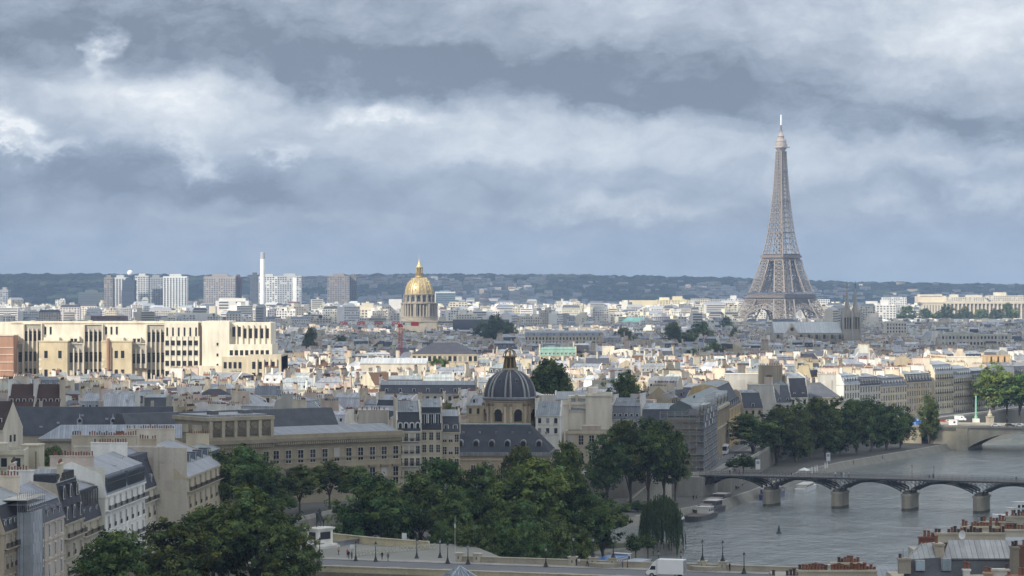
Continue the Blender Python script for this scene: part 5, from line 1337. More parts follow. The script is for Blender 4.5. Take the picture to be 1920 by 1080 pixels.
GQ = "terraced quay houses past the arts hall"
hs("grey slate pavilion with one white dormer beyond the ochre house", 1392, 1432, 765, 1075, rot=20, d=14, detail=1, wc=(.38,.34,.26), rc=(.075,.08,.095), rk='slate', roof='mansard', rh=(6,1), inset=3, wins=(3.2,1,1.0,1.6), dorm=1, nchim=0)
party_block("very wide blank grey white party wall above the ochre house roof", 1362, 1424, 702, 1120, (.55,.53,.48), 10, False, 0)
party_block("pale sloping party wall below the ribbed chimney block", 1405, 1462, 722, 1100, (.50,.48,.43), 10, False, 0)
party_block("tall brown chimney block ribbed with many flues over the quay houses", 1425, 1467, 686, 1105, (.36,.31,.235), 8, True, 9)
hs("narrow white gabled house with a tall dormer window stack, first of the quay terrace", 1452, 1487, 755, 1100, rot=30, d=13, detail=1, wc=(.56,.54,.48), rc=(.11,.115,.13), rk='slate', roof='mansard', rh=(7,2.5), inset=2.2, wins=(3.3,5,1.1,2.0), dorm=2, nchim=2, group=GQ)
hs("white house with two glazed attic towers and black roof slopes beside the ribbed chimney block", 1478, 1518, 745, 1130, rot=30, d=13, detail=1, wc=(.58,.56,.50), rc=(.06,.062,.075), rk='slate', roof='mansard', rh=(8,2), inset=1.6, wins=(3.3,5,1.1,2.0), dorm=2, nchim=1, group=GQ)
hs("long tan balustraded building with a low grey hipped roof behind the quay trees", 1515, 1580, 745, 1150, rot=24, d=16, detail=1, wc=(.42,.37,.27), rc=(.105,.11,.125), rk='slate', roof='hip', rh=(4.5,1.6), wins=(4,3,1.2,2.2), nchim=0, group=GQ)
party_block("pale grey party wall rising behind the balustraded building", 1538, 1568, 702, 1190, (.52,.50,.45), 10, True, 0)
def terrace():
    # facade line of the long terrace facing the river
    A, B, D, rot, nrm, L_ = front_row((149, 1212), (201, 1292))
    segs = [("white terrace house with pale zinc attic, next to the balustraded building", .0, .17, (.64,.62,.56), 'zinc', (.33,.36,.40), 6, 4),
            ("grey white terrace house with a dark slate mansard and two bright sunlit gables behind", .17, .40, (.53,.51,.46), 'slate', (.075,.08,.10), 8, 5),
            ("cream terrace house with an even row of small grey dormers, middle of the long terrace", .40, .70, (.60,.53,.40), 'zinc', (.14,.155,.18), 9, 6),
            ("tan terrace house at the far end of the row against the sunlit orange gable", .70, 1.0, (.50,.41,.28), 'slate', (.085,.09,.105), 8, 6)]
    for i, (lab, t0, t1, wc, rk, rc, dn, bays) in enumerate(segs):
        w = (t1-t0)*L_; c = A+D*(t0+t1)/2*L_ - nrm*7
        zc = 24.6+[1.8,.6,-.5,.7][i]
        house("townhouse", lab, "house", c.x, c.y, rot, w, 14, Z0, zc, 'mansard', (3.8,1.4), 1.6, wc, rc, rk, (3.5,4,1.1,2.2), dn, [(-w/2+.3,0,9,7.2,True), (w/2-.3,1,9,7.4,True), (0,1,7,7.0,True)], "houses of the long river terrace", 2, 30+i, bays=int(w/2.6), dkind='gable' if i % 2 else 'flat', dbody=tuple(v*1.3 for v in rc), dz=.9, dh=1.8)
    # beyond: taller houses toward the stone bridge
    A, B, D, rot, nrm, L_ = front_row((203, 1296), (243, 1362))
    segs = [("tall zinc roofed house with one sunlit yellow flank beside the long terrace", .0, .30, (.58,.52,.39), 'zinc', (.33,.35,.38), 3.2),
            ("tall balconied house at the bridge foot with three glazed shop openings", .30, .62, (.55,.48,.36), 'zinc', (.27,.29,.32), .6),
            ("pale house with a slate dormer band just left of the green lamp column", .62, 1.0, (.62,.57,.46), 'slate', (.10,.105,.12), -1)]
    for i, (lab, t0, t1, wc, rk, rc, ex) in enumerate(segs):
        w = (t1-t0)*L_; c = A+D*(t0+t1)/2*L_ - nrm*7
        house("townhouse", lab, "house", c.x, c.y, rot, w, 14, Z0, 25.5+ex, 'mansard', (4.2,1.6), 1.6, wc, rc, rk, (3.5,5,1.1,2.2), int(w/2.6), [(-w/2+.3,0,9,7.4,True), (w/2-.3,1,9,7.0,True)], "tall houses by the stone bridge", 2, 40+i, bays=int(w/2.7), dkind='flat', dbody=tuple(v*1.3 for v in rc), dz=.9, dh=1.8, rail=True)
    # sunlit gables behind
    party_block("orange sunlit gable wall behind the far end of the long terrace", 1712, 1742, 676, 1330, (.50,.36,.225), 12, True, 3)
    party_block("great blank cream gable in full sun behind the bridge foot houses", 1766, 1842, 670, 1400, (.66,.60,.48), 14, False, 0)
    party_block("peach coloured sunlit wall strip left of the great cream gable", 1752, 1768, 667, 1405, (.58,.45,.32), 12, True, 0)
    for k, (a, b, lab) in enumerate(((1845,1857,"first orange brown chimney slab right of the great cream gable"), (1861,1870,"second orange brown chimney slab right of the great cream gable"), (1874,1882,"third orange brown chimney slab right of the great cream gable"), (1886,1894,"fourth orange brown chimney slab right of the great cream gable"))):
        party_block(lab, a, b, 667, 1480, (.52,.36,.20), 9, True, 0)
    hs("tan grey roofed house under the orange brown chimney slabs", 1838, 1905, 697, 1470, rot=18, d=14, detail=1, wc=(.40,.36,.28), rc=(.17,.18,.20), roof='mansard', rh=(3,2), wins=(3.4,4,1.1,2.2), dorm=0, nchim=0)
    hs("grey slate house with white dormer row behind the bright green trees", 1897, 1950, 700, 1500, rot=18, d=14, detail=1, wc=(.42,.38,.30), rc=(.09,.095,.11), rk='slate', roof='mansard', rh=(4,2), wins=(3.4,4,1.1,2.2), dorm=7, nchim=2)
terrace()

# ------------------------------------------------------------------ iron footbridge
def footbridge():
    Pz = [Vector((80.5, 851)) + Vector((20.6, -9.0))*k for k in range(-1, 8)]
    D = Vector((20.6, -9.0)).normalized(); Nn = Vector((-D.y, D.x)); sp = Vector((20.6, -9.0)).length
    root = thing("iron_footbridge", "black iron footbridge of shallow lattice arches on stone piers across the river", "bridge", (Pz[0].x, Pz[0].y, 0), atan2(D.y, D.x))
    ir = (.032,.034,.038); W = 9.0; n = len(Pz)-1
    dk = lambda s: 9.3 + .5*sin(pi*min(1, max(0, s/(sp*n))))
    m = MB()
    for k in range(n*6):
        s0, s1 = k*sp/6, (k+1)*sp/6
        m.add([(s0,-.5,dk(s0)),(s1,-.5,dk(s1)),(s1,W+.5,dk(s1)),(s0,W+.5,dk(s0)),(s0,-.5,dk(s0)-.45),(s1,-.5,dk(s1)-.45),(s1,W+.5,dk(s1)-.45),(s0,W+.5,dk(s0)-.45)], [(0,1,2,3),(4,5,1,0),(7,6,5,4),(3,2,6,7)], (.12,.115,.105), 'wall')
        m.box(s0, s1, -.62, -.5, dk(s0)-.4, dk(s0)+.0, (.06,.062,.065), 'metal')
    m.build("deck", root)
    for yy in (-.3, W+.3):
        m = MB()
        for k in range(n*11+1):
            s = k*sp/11; m.beam((s,yy,dk(s)), (s,yy,dk(s)+1.15), .09, (.10,.10,.105), 'metal')
        for k in range(n*11):
            s0, s1 = k*sp/11, (k+1)*sp/11
            for dz in (1.12, .6, .15): m.beam((s0,yy,dk(s0)+dz), (s1,yy,dk(s1)+dz), .06, (.12,.12,.125), 'metal')
            m.beam((s0,yy,dk(s0)+.15), (s1,yy,dk(s1)+1.1), .035, (.14,.14,.145), 'metal'); m.beam((s0,yy,dk(s0)+1.1), (s1,yy,dk(s1)+.15), .035, (.14,.14,.145), 'metal')
        m.build("railing", root)
    for k in range(n):
        m = MB(); s0 = k*sp+1.5; s1 = (k+1)*sp-1.5
        for yy in (0, W/2, W):
            q = 14
            for i in range(q):
                t0, t1 = i/q, (i+1)/q
                f = lambda t: (s0+(s1-s0)*t, yy, 6.0+2.75*(1-(2*t-1)**2))
                a, b = f(t0), f(t1); m.beam(a, b, .34, ir, 'metal')
                g = lambda t: (s0+(s1-s0)*t, yy, 6.9+2.0*(1-(2*t-1)**2))
                if t1 < .34 or t0 > .66: m.beam(g(t0), g(t1), .16, ir, 'metal')
                if i not in (6, 7): m.beam(a, (a[0], yy, dk(a[0])-.4), .1, ir, 'metal'); 
                if i < 5: m.beam((a[0]-1.2, yy, 8.8), b, .1, ir, 'metal')
                if i >= 9: m.beam(a, (b[0]+1.2, yy, 8.8), .1, ir, 'metal')
            for sg, se in ((s0, 1), (s1, -1)):
                for q_ in range(5): m.beam((sg, yy, 6.1+.15*q_), (sg+se*(2+q_*1.1), yy, 8.9), .12, ir, 'metal')
        for t in (.15, .3, .7, .85): xx = s0+(s1-s0)*t; zz = 6.0+2.75*(1-(2*t-1)**2); m.beam((xx,0,zz), (xx,W,zz), .14, ir, 'metal')
        m.build("arch", root)
    for k in range(1, n):
        s = k*sp; m = MB(); st = (.29,.265,.21)
        ol = [(s-1.7,.6),(s-1.2,-.7),(s,-1.3),(s+1.2,-.7),(s+1.7,.6),(s+1.7,W-.6),(s+1.1,W+.7),(s,W+1.2),(s-1.1,W+.7),(s-1.7,W-.6)]
        ol = [(a, b) for a, b in ol]
        m.prism(ol, -1.5, .8, (.10,.10,.08), 'stone', False); m.prism([(s+(a-s)*1.0, b) for a, b in ol], .8, 4.6, st, 'stone', False)
        m.prism([(s+(a-s)*1.15, b*1.02) for a, b in ol], 4.6, 5.2, (.33,.30,.24), 'stone'); m.prism([(s+(a-s)*.8, b*.9+.3) for a, b in ol], 5.2, 5.9, (.14,.135,.12), 'stone')
        m.build("pier", root)
    m = MB(); m.box(-9, 1.8, -3, W+3, -1, 8.8, (.26,.245,.21), 'stone'); m.build("abutment", root)
    lamps = []
    for s in (sp*2.97, sp*3.28, sp*6.03, sp*6.35):
        m = MB(); m.tube((0,0,0), (0,0,3.0), .07, .05, 6, ir, 'metal'); m.box(-.16,.16,-.16,.16,3.0,3.5,(.25,.26,.26),'glass',True); m.lathe([(.24,3.5),(.02,3.8)], 6, ir, 'metal')
        yy = W+.2; p = Pz[0]+D*s+Nn*yy
        t = thing("bridge_lamp", "slim dark lamp on the far railing of the iron footbridge", "street lamp", (p.x, p.y, dk(s)), 0, "lamps on the iron footbridge"); m.build("lamp_post", t); lamps.append(t)
    return root, Pz, D, Nn, dk, sp
FB = footbridge()

# ------------------------------------------------------------------ stone bridge at the right edge
def stone_bridge():
    A = Vector((181, 1162)); D = Vector((.93, -.367)); rot = atan2(D.y, D.x)
    root = thing("stone_arch_bridge", "pale stone road bridge with flat wide arches and a tunnel opening at its foot", "bridge", (A.x, A.y, 0), rot)
    c = (.42,.38,.29); W = 30.0
    m = MB(); m.box(-13, 15.5, 0, W, -.5, 9.3, c, 'stone'); m.box(10.5, 15.5, -1.2, 0, -.5, 9.3, (.40,.36,.275), 'stone'); m.box(-13.2, 15.6, -.5, W, 8.6, 9.2, (.20,.19,.17), 'stone', True)
    m.box(-.7-4, 1.7-4+1.5, -.12, .05, 2.4, 5.3, (.015,.015,.015), 'glass'); m.tube((-2.75,-.12,5.3), (-2.75,.05,5.3), 1.95, 1.95, 16, (.015,.015,.015), 'glass')
    for k in range(9):
        a0, a1 = pi*k/9, pi*(k+1)/9; m.beam((-2.75-2.3*cos(a0), -.15, 5.3+2.3*sin(a0)), (-2.75-2.3*cos(a1), -.15, 5.3+2.3*sin(a1)), .5, (.47,.43,.33), 'stone')
    m.build("abutment", root)
    x0 = 15.5
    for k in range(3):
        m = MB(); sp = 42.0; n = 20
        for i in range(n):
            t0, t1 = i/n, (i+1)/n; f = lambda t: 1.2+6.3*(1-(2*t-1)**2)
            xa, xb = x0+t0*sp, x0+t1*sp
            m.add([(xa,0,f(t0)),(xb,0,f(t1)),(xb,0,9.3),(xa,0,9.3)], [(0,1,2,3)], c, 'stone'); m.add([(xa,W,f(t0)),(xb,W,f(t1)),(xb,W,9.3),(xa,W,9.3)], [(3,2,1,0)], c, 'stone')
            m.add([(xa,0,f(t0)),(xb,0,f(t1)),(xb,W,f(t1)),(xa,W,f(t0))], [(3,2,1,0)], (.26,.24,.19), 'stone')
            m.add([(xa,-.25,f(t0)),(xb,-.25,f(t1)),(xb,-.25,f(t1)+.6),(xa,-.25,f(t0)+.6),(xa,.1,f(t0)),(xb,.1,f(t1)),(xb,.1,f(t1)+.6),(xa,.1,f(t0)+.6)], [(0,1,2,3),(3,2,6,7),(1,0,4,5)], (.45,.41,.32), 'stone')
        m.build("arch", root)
        m = MB(); m.box(x0+sp, x0+sp+5, -3, W+3, -1, 9.3, c, 'stone'); m.build("pier", root)
        x0 += sp+5
    m = MB(); m.box(-13, x0, -.45, W+.4, 9.3, 9.6, (.17,.165,.15), 'stone', True); m.build("deck", root)
    m = MB(); m.box(-13, x0, -.5, -.1, 9.61, 10.5, (.30,.28,.235), 'stone', True); m.box(-13, x0, W, W+.4, 9.61, 10.5, (.30,.28,.235), 'stone', True); m.build("parapet", root)
    return A, D, rot
SB = stone_bridge()
# ------------------------------------------------------------------ trees
def crown_mesh(seed, kind='round', nleaf=3600, leaf=.62):
    """a crown about 2 units across and 2 tall standing on z = 0, scaled when placed"""
    R_ = np.random.RandomState(seed); rr = random.Random(seed)
    lobes = []
    if kind == 'round':
        lobes = [(0,0,.95,.80,.86),(0,0,.6,.78,.5)] + [(.5*cos(a), .5*sin(a), rr.uniform(.65,1.35), rr.uniform(.38,.55), rr.uniform(.36,.5)) for a in [rr.uniform(0,6.28) for _ in range(9)]] + [(rr.uniform(-.25,.25), rr.uniform(-.25,.25), rr.uniform(1.45,1.65), .36, .34) for _ in range(3)]
    elif kind == 'tall':
        lobes = [(rr.uniform(-.2,.2), rr.uniform(-.2,.2), z, .62-.22*abs(z-.9), .34) for z in np.linspace(.3, 1.72, 7)] + [(.48*cos(a), .48*sin(a), rr.uniform(.4,1.4), rr.uniform(.25,.42), rr.uniform(.25,.4)) for a in [rr.uniform(0,6.28) for _ in range(8)]]
    elif kind == 'bush':
        lobes = [(rr.uniform(-.55,.55), rr.uniform(-.55,.55), rr.uniform(.45,1.0), rr.uniform(.4,.6), rr.uniform(.4,.62)) for _ in range(7)]
    V = []; Fc = []; C = []
    ncl = 330
    cl = []
    while len(cl) < ncl:
        l = rr.choice(lobes); u = R_.normal(size=3); u /= np.linalg.norm(u); rad = rr.random()**.30
        p = np.array([l[0]+u[0]*l[3]*rad, l[1]+u[1]*l[3]*rad, l[2]+u[2]*l[4]*rad])
        if p[2] < .04: continue
        tone = rr.uniform(.5, 2.2); yel = rr.uniform(-.12, .22)
        cl.append((p, u, rr.uniform(.08,.165), tone, yel))
    per = nleaf//ncl
    for p, u, r, tone, yel in cl:
        for _ in range(per):
            d = R_.normal(size=3); d /= np.linalg.norm(d)
            q = p + d*r*(R_.rand()**.35)*np.array([1.15,1.15,.75])
            nrm = d*.6 + u*.4 + np.array([0,0,.55]) + R_.normal(size=3)*.35; nrm /= np.linalg.norm(nrm)
            t = np.cross(nrm, R_.normal(size=3)); t /= np.linalg.norm(t); b = np.cross(nrm, t)
            s = leaf/14*R_.uniform(.55,1.2)
            i = len(V); V += [tuple(q-t*s*.5-b*s*.35), tuple(q+t*s*.5-b*s*.35), tuple(q+t*s*.38+b*s*.4), tuple(q-t*s*.38+b*s*.4)]
            Fc.append((i,i+1,i+2,i+3)); k = tone*R_.uniform(.75,1.25)
            C.append((max(.006,.068*k*(1+yel)), max(.012,.098*k), max(.005,.036*k*(1-yel))))
    m = MB(); m.v = V; m.f = Fc; m.c = C; m.m = ['leaf']*len(Fc)
    return m.mesh("crown")
def trunk_mesh(seed, pale=False):
    """trunk and limbs of a tree 2 units tall in the crown, -1 .. 1.3 high; scaled when placed"""
    rr = random.Random(seed); m = MB(); c = (.20,.175,.14) if pale else (.075,.06,.046)
    m.tube((0,0,-1.0), (rr.uniform(-.03,.03),0,.15), .07, .05, 8, c, 'bark')
    for k in range(6):
        a = rr.uniform(0, 6.28); z0 = rr.uniform(-.15,.25); L_ = rr.uniform(.45,.8)
        e = (L_*cos(a)*.7, L_*sin(a)*.7, z0+L_*1.2); mid = (e[0]*.45, e[1]*.45, z0+L_*.65)
        m.tube((0,0,z0-.1), mid, .04, .026, 6, c, 'bark'); m.tube(mid, e, .026, .01, 5, c, 'bark')
        for q in range(2): m.tube(mid, (mid[0]+rr.uniform(-.3,.3), mid[1]+rr.uniform(-.3,.3), mid[2]+rr.uniform(.2,.5)), .018, .007, 4, c, 'bark')
    return m.mesh("trunk")
CROWNS = {'round': [crown_mesh(s, 'round', 15000, .82) for s in (1, 2, 3, 4)], 'tall': [crown_mesh(s, 'tall', 12000, .8) for s in (5, 6, 7)], 'bush': [crown_mesh(s, 'bush', 5000, 1.1) for s in (8, 9)]}
TRUNKS = [trunk_mesh(s) for s in (1, 2, 3)]; PTRUNKS = [trunk_mesh(s, True) for s in (4, 5)]
tcount = [0]
def tree(label, x, y, z0, ztop, wid, kind='round', trunk=.22, pale=False, group=None, name="tree", cat="tree"):
    tcount[0] += 1; k = tcount[0]
    root = thing(name, label, cat, (x, y, z0), rng.uniform(0, 6.28), group)
    h = ztop-z0; ht = h*trunk; hc = (h-ht)/2.0
    t = (PTRUNKS if pale else TRUNKS)[k % (2 if pale else 3)]
    tr = child("trunk", t, root, (0,0,ht), (0,0,0), (wid*.5, wid*.5, hc))
    tr.scale = (min(wid, h)*.42, min(wid, h)*.42, max(ht+.3, hc*.9)) if ht > hc*.9 else (min(wid, h)*.42, min(wid,h)*.42, hc)
    child("crown", CROWNS[kind][k % len(CROWNS[kind])], root, (0,0,ht), (0,0,0), (wid/1.72, wid/1.72*rng.uniform(.88,1.1), hc*1.06))
    return root
def tpx(label, px, ytop, Y, wpx, z0=Z0, **k):
    s = Y/F; tree(label, PX(px, Y), Y, z0, PZ(ytop, Y), wpx*s, **k); 
    block(px-wpx*.4, px+wpx*.4, ytop+6, Y)
G1 = "plane trees at the lower left by the bridge"
for lab, px, yt, Y, w in (
  ("broad green plane tree at the very bottom, leftmost of its clump", 215, 1000, 470, 160), ("plane tree with a lower rounded top between the two taller ones before the quay houses", 335, 968, 492, 170),
  ("tallest plane tree of the lower left clump, before the low grey house", 478, 916, 505, 200), ("dark plane tree at the right end of the lower left clump beside the white pedestal", 540, 985, 497, 120), ("plane tree pressed between the tallest one and the white house fronts", 405, 955, 512, 150)):
    tpx(lab, px, yt, Y, w, 9, kind='round', trunk=.1, group=G1)
for lab, px, yt, Y, w in (("dark tree beside the mint pavilion, close to the brick chimney stack", 398, 842, 665, 105), ("dark tree before the carved pavilion, right of the brick chimney stack", 465, 838, 690, 110), ("small dark tree in the gap under the pale zinc wing", 98, 838, 650, 60), ("dark tree at the foot of the mint pavilion corner", 505, 880, 705, 80)):
    tpx(lab, px, yt, Y, w, kind='round', trunk=.2)
for lab, px, yt, Y, w in (("street tree under the first bays of the palace wing, near the equestrian statue", 562, 872, 712, 72), ("street tree under the middle bays of the palace wing", 618, 866, 722, 75), ("street tree under the right bays of the palace wing", 668, 876, 728, 66), ("street tree at the left end of the palace wing with a thin trunk", 528, 925, 700, 60)):
    tpx(lab, px, yt, Y, w, kind='round', trunk=.3, group="street trees before the palace wing")
G2 = "chestnut trees of the island garden"
for lab, px, yt, Y, w, kd in (
  ("huge dome shaped dark chestnut left in the island garden behind the yellow wall", 700, 888, 618, 150, 'round'), ("big dark chestnut right of the dome shaped one in the island garden", 778, 888, 628, 125, 'round'),
  ("dark tree rising behind the two big island chestnuts below the tan corner house", 835, 862, 655, 120, 'round'), ("fine leaved darker tree standing behind the thin flagpole", 858, 912, 618, 95, 'tall'),
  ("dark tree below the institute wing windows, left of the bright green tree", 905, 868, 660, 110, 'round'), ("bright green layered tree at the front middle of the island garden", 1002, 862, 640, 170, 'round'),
  ("low part of the island thicket in front of the bright layered tree", 965, 938, 612, 120, 'round'), ("dark tree right behind the bright layered tree under the slate wing", 1052, 836, 690, 100, 'round'),
  ("dark tree right of the bright layered tree with a drooping side", 1085, 905, 640, 120, 'round'), ("round dark tree at the right of the island garden near the blue boat", 1130, 935, 655, 105, 'round'),
  ("brownish small tree between flagpole and pale parapet", 880, 985, 590, 62, 'round'), ("dark tree above the institute eaves, highest of the island thicket", 985, 842, 682, 95, 'round')):
    tpx(lab, px, yt, Y, w, 3 if Y > 600 else 8, kind=kd, trunk=.12, group=G2)
for k, (px, yt, Y, w) in enumerate(((908,984,588,60),(948,972,592,66),(998,980,586,70),(1044,970,594,66),(1086,984,598,58),(828,975,600,60))):
    tpx("small dense tree behind the bridge parapet, "+["first right of the thin flagpole","below the left flank of the layered tree","in front of the bright layered tree","below the right flank of the layered tree","nearest the blue boat roof","at the point of the square"][k], px, yt, Y, w, 2.6, kind='round', trunk=.08, group=G2)
G3 = "tall plane trees on the lower quay"
for lab, px, yt, Y, w in (("tall plane tree on the lower quay, first of five from the island side", 1138, 808, 818, 92), ("second tall plane tree of the lower quay group, with the forked trunk", 1182, 792, 823, 98), ("third and tallest plane tree of the lower quay group", 1215, 782, 827, 100), ("fourth plane tree of the lower quay group, close to the stairs", 1245, 788, 832, 90), ("fifth plane tree of the lower quay group, touching the scaffolding", 1266, 812, 836, 56)):
    tpx(lab, px, yt, Y, w, 2.6, kind='tall' if px in (1138, 1245) else 'round', trunk=.22, group=G3)
G4 = "poplars and planes along the river bank"
pos = [(1412,778,985,100,'round'),(1394,840,890,50,'bush'),(1455,762,1030,84,'round'),(1492,756,1050,84,'tall'),(1520,750,1068,86,'round'),(1548,758,1078,74,'tall'),(1576,752,1092,80,'tall'),(1606,750,1104,82,'round'),(1634,752,1120,78,'tall'),(1662,756,1134,78,'round'),(1688,762,1146,66,'tall'),(1742,744,1160,48,'tall')]
names = ["broad round tree at the street corner above the bus", "bushy low tree at the foot of the iron footbridge", "tree just right of the broad corner tree on the river bank", "tall tree beneath the white gabled quay house", "highest tree left in the bank row, below the balustraded building", "slim tree under the balustraded building in the bank row", "tree under the pale grey party wall in the bank row", "tree below the white terrace house in the bank row", "pale trunked tree below the slate terrace house in the bank row", "tree below the middle of the long terrace", "last tree of the close bank row before the gap", "lone upright tree at the tunnel mouth of the stone bridge"]
for (px, yt, Y, w, kd), lab in zip(pos, names): tpx(lab, px, yt, Y-(17 if 1000 < Y < 1150 else 0), w, 2.6 if Y > 1000 else Z0, kind=kd, trunk=.08 if kd != 'bush' else .05, pale=px > 1480, group=G4)
G5 = "bright green trees beyond the stone bridge"
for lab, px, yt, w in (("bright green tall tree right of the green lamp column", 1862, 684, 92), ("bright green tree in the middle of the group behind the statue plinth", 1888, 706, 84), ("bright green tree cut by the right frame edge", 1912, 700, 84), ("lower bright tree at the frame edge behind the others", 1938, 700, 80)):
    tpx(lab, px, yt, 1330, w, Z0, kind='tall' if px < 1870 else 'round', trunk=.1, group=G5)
for o in [o for o in bpy.data.objects if o.name.startswith("tree") and o.get("group") == G5]:
    pass
for lab, px, yt, Y, w, h_ in (
  ("round dark tree right of the cream slab among the far roofs", 582, 616, 1900, 34, 0), ("low dark tree beside the round one right of the cream slab", 640, 628, 1980, 40, 0), ("large round dark tree before the slate church wing", 925, 592, 2250, 62, 0),
  ("smaller dark tree leaning on the large one before the slate church wing", 955, 604, 2300, 34, 0), ("big dark tree mass directly right of the striped dome", 1018, 680, 985, 118, 0), ("second dark tree beside the striped dome, farther right", 1052, 690, 990, 60, 0), ("wide low dark tree among bright roofs midway to the arts hall", 1165, 700, 1005, 84, 0), ("small sunlit tree among bright chimneys behind the ochre house", 1248, 698, 1250, 40, 0),
  ("large round tree left of the twin park pair in the far roofs", 1270, 608, 2000, 66, 0), ("dark tree touching the large round one, higher up", 1314, 602, 2150, 44, 0), ("low spreading tree under the large round tree in the far roofs", 1340, 642, 1700, 62, 0), ("low bush like tree right of the spreading one", 1295, 655, 1680, 34, 0), ("small flat tree left of the large round tree among far roofs", 1172, 616, 2200, 44, 0),
  ("tree in front of the tower's left foot", 1362, 592, 3000, 30, 0), ("tree patch right of the tower's left foot roofs", 1378, 614, 2300, 26, 0), ("low tree before the slate hall under the red crane", 825, 673, 1330, 56, 0), ("tree among the left grey roofs beside the frame", 60, 738, 960, 46, 0), ("tree at the left frame edge under the orange brick block", 6, 705, 1180, 30, 0), ("green tree between grey roofs near the tan corner house", 842, 757, 860, 32, 0)):
    tpx(lab, px, yt, Y, w, Z0, kind='round', trunk=.15)
for k, (px, yt, w) in enumerate(((1700,574,40),(1740,580,46),(1775,572,40),(1806,576,36),(1840,580,40),(1893,570,40),(1868,578,34),(1670,584,36))):
    tpx("dark park tree before the colonnade, " + ["left of the pavilion", "under the pavilion", "at the first columns", "under the fifth column", "in the middle of the columns", "tall and close to the frame edge", "low beside the tall one", "farthest left of the row"][k], px, yt, 4150, w, Z0, kind='round', trunk=.05, group="park trees before the colonnade")
# weeping willow at the island tip
def willow():
    Y = 694.0; X = PX(1240, Y); root = thing("weeping_willow", "weeping willow trailing over the water at the tip of the island", "tree", (X, Y, 2.6)); R_ = random.Random(4)
    child("trunk", TRUNKS[0], root, (0,0,3.5), (0,0,0), (4,4,5)); m = MB()
    for k in range(520):
        a = R_.uniform(0, 6.28); r = 5.2*sqrt(R_.random()); zt = 12.6-.16*r*r+R_.uniform(-1,1); x, y = r*cos(a), r*sin(a)*.9; z = zt; ln = R_.uniform(4, 11) if r > 2.5 else R_.uniform(2,5)
        tone = R_.uniform(.6,1.3); dr = R_.uniform(.02,.10)
        n = int(ln/.42)
        for i in range(n):
            x += cos(a)*dr*(1-i/n); y += sin(a)*dr*(1-i/n); z -= .42
            if z < -2.0: break
            s = R_.uniform(.22,.42); b = R_.uniform(0,3.14)
            c = (.095*tone,.13*tone,.062*tone)
            m.add([(x-s*cos(b)*.5,y-s*sin(b)*.5,z),(x+s*cos(b)*.5,y+s*sin(b)*.5,z),(x+R_.uniform(-.1,.1),y,z-.75)], [(0,1,2)], c, 'leaf')
    m.build("crown", root)
    for k, (px, Y_) in enumerate(((1142,806),(1168,800),(1196,798),(1222,802),(1252,808))): tree("loose green bush on the lower quay edge, "+["first from the island side","behind the blue barge bow","over the blue barge cabin","above the willow crown","nearest the dark barges"][k], PX(px, Y_), Y_, 2.4, 7.2-k%2, 6.5, "bush", .04)
    tree("small yellowish green bush left of the weeping willow", PX(1192, 668), 668, 2.6, 9.5, 5.5, 'bush', .1)
    for k, (a, b) in enumerate(((14,640),(22,672),(10,655),(28,684),(2,628))): tree("low dark shrub on the island shore, "+["nearest the boats","before the willow","under the round dark tree","beside the small yellowish bush","closest to the bridge"][k], a-4, b+3, 2.6, 6.5+k%3, 6.0, "bush", .05)
    tree("dark shrub between the willow and the island shore", PX(1215, 676), 676, 2.6, 8.5, 5.0, 'bush', .1)
willow()
# lighter leaves for the bright green group and layered tree: own crown copies
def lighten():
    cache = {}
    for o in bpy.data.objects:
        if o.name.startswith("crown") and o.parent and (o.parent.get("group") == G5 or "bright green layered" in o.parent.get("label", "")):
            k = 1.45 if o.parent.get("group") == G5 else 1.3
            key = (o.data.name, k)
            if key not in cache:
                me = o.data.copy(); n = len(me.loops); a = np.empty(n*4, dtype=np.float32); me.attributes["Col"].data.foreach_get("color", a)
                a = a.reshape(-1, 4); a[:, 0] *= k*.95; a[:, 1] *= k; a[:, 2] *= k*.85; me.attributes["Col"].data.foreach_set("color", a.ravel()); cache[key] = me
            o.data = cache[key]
lighten()
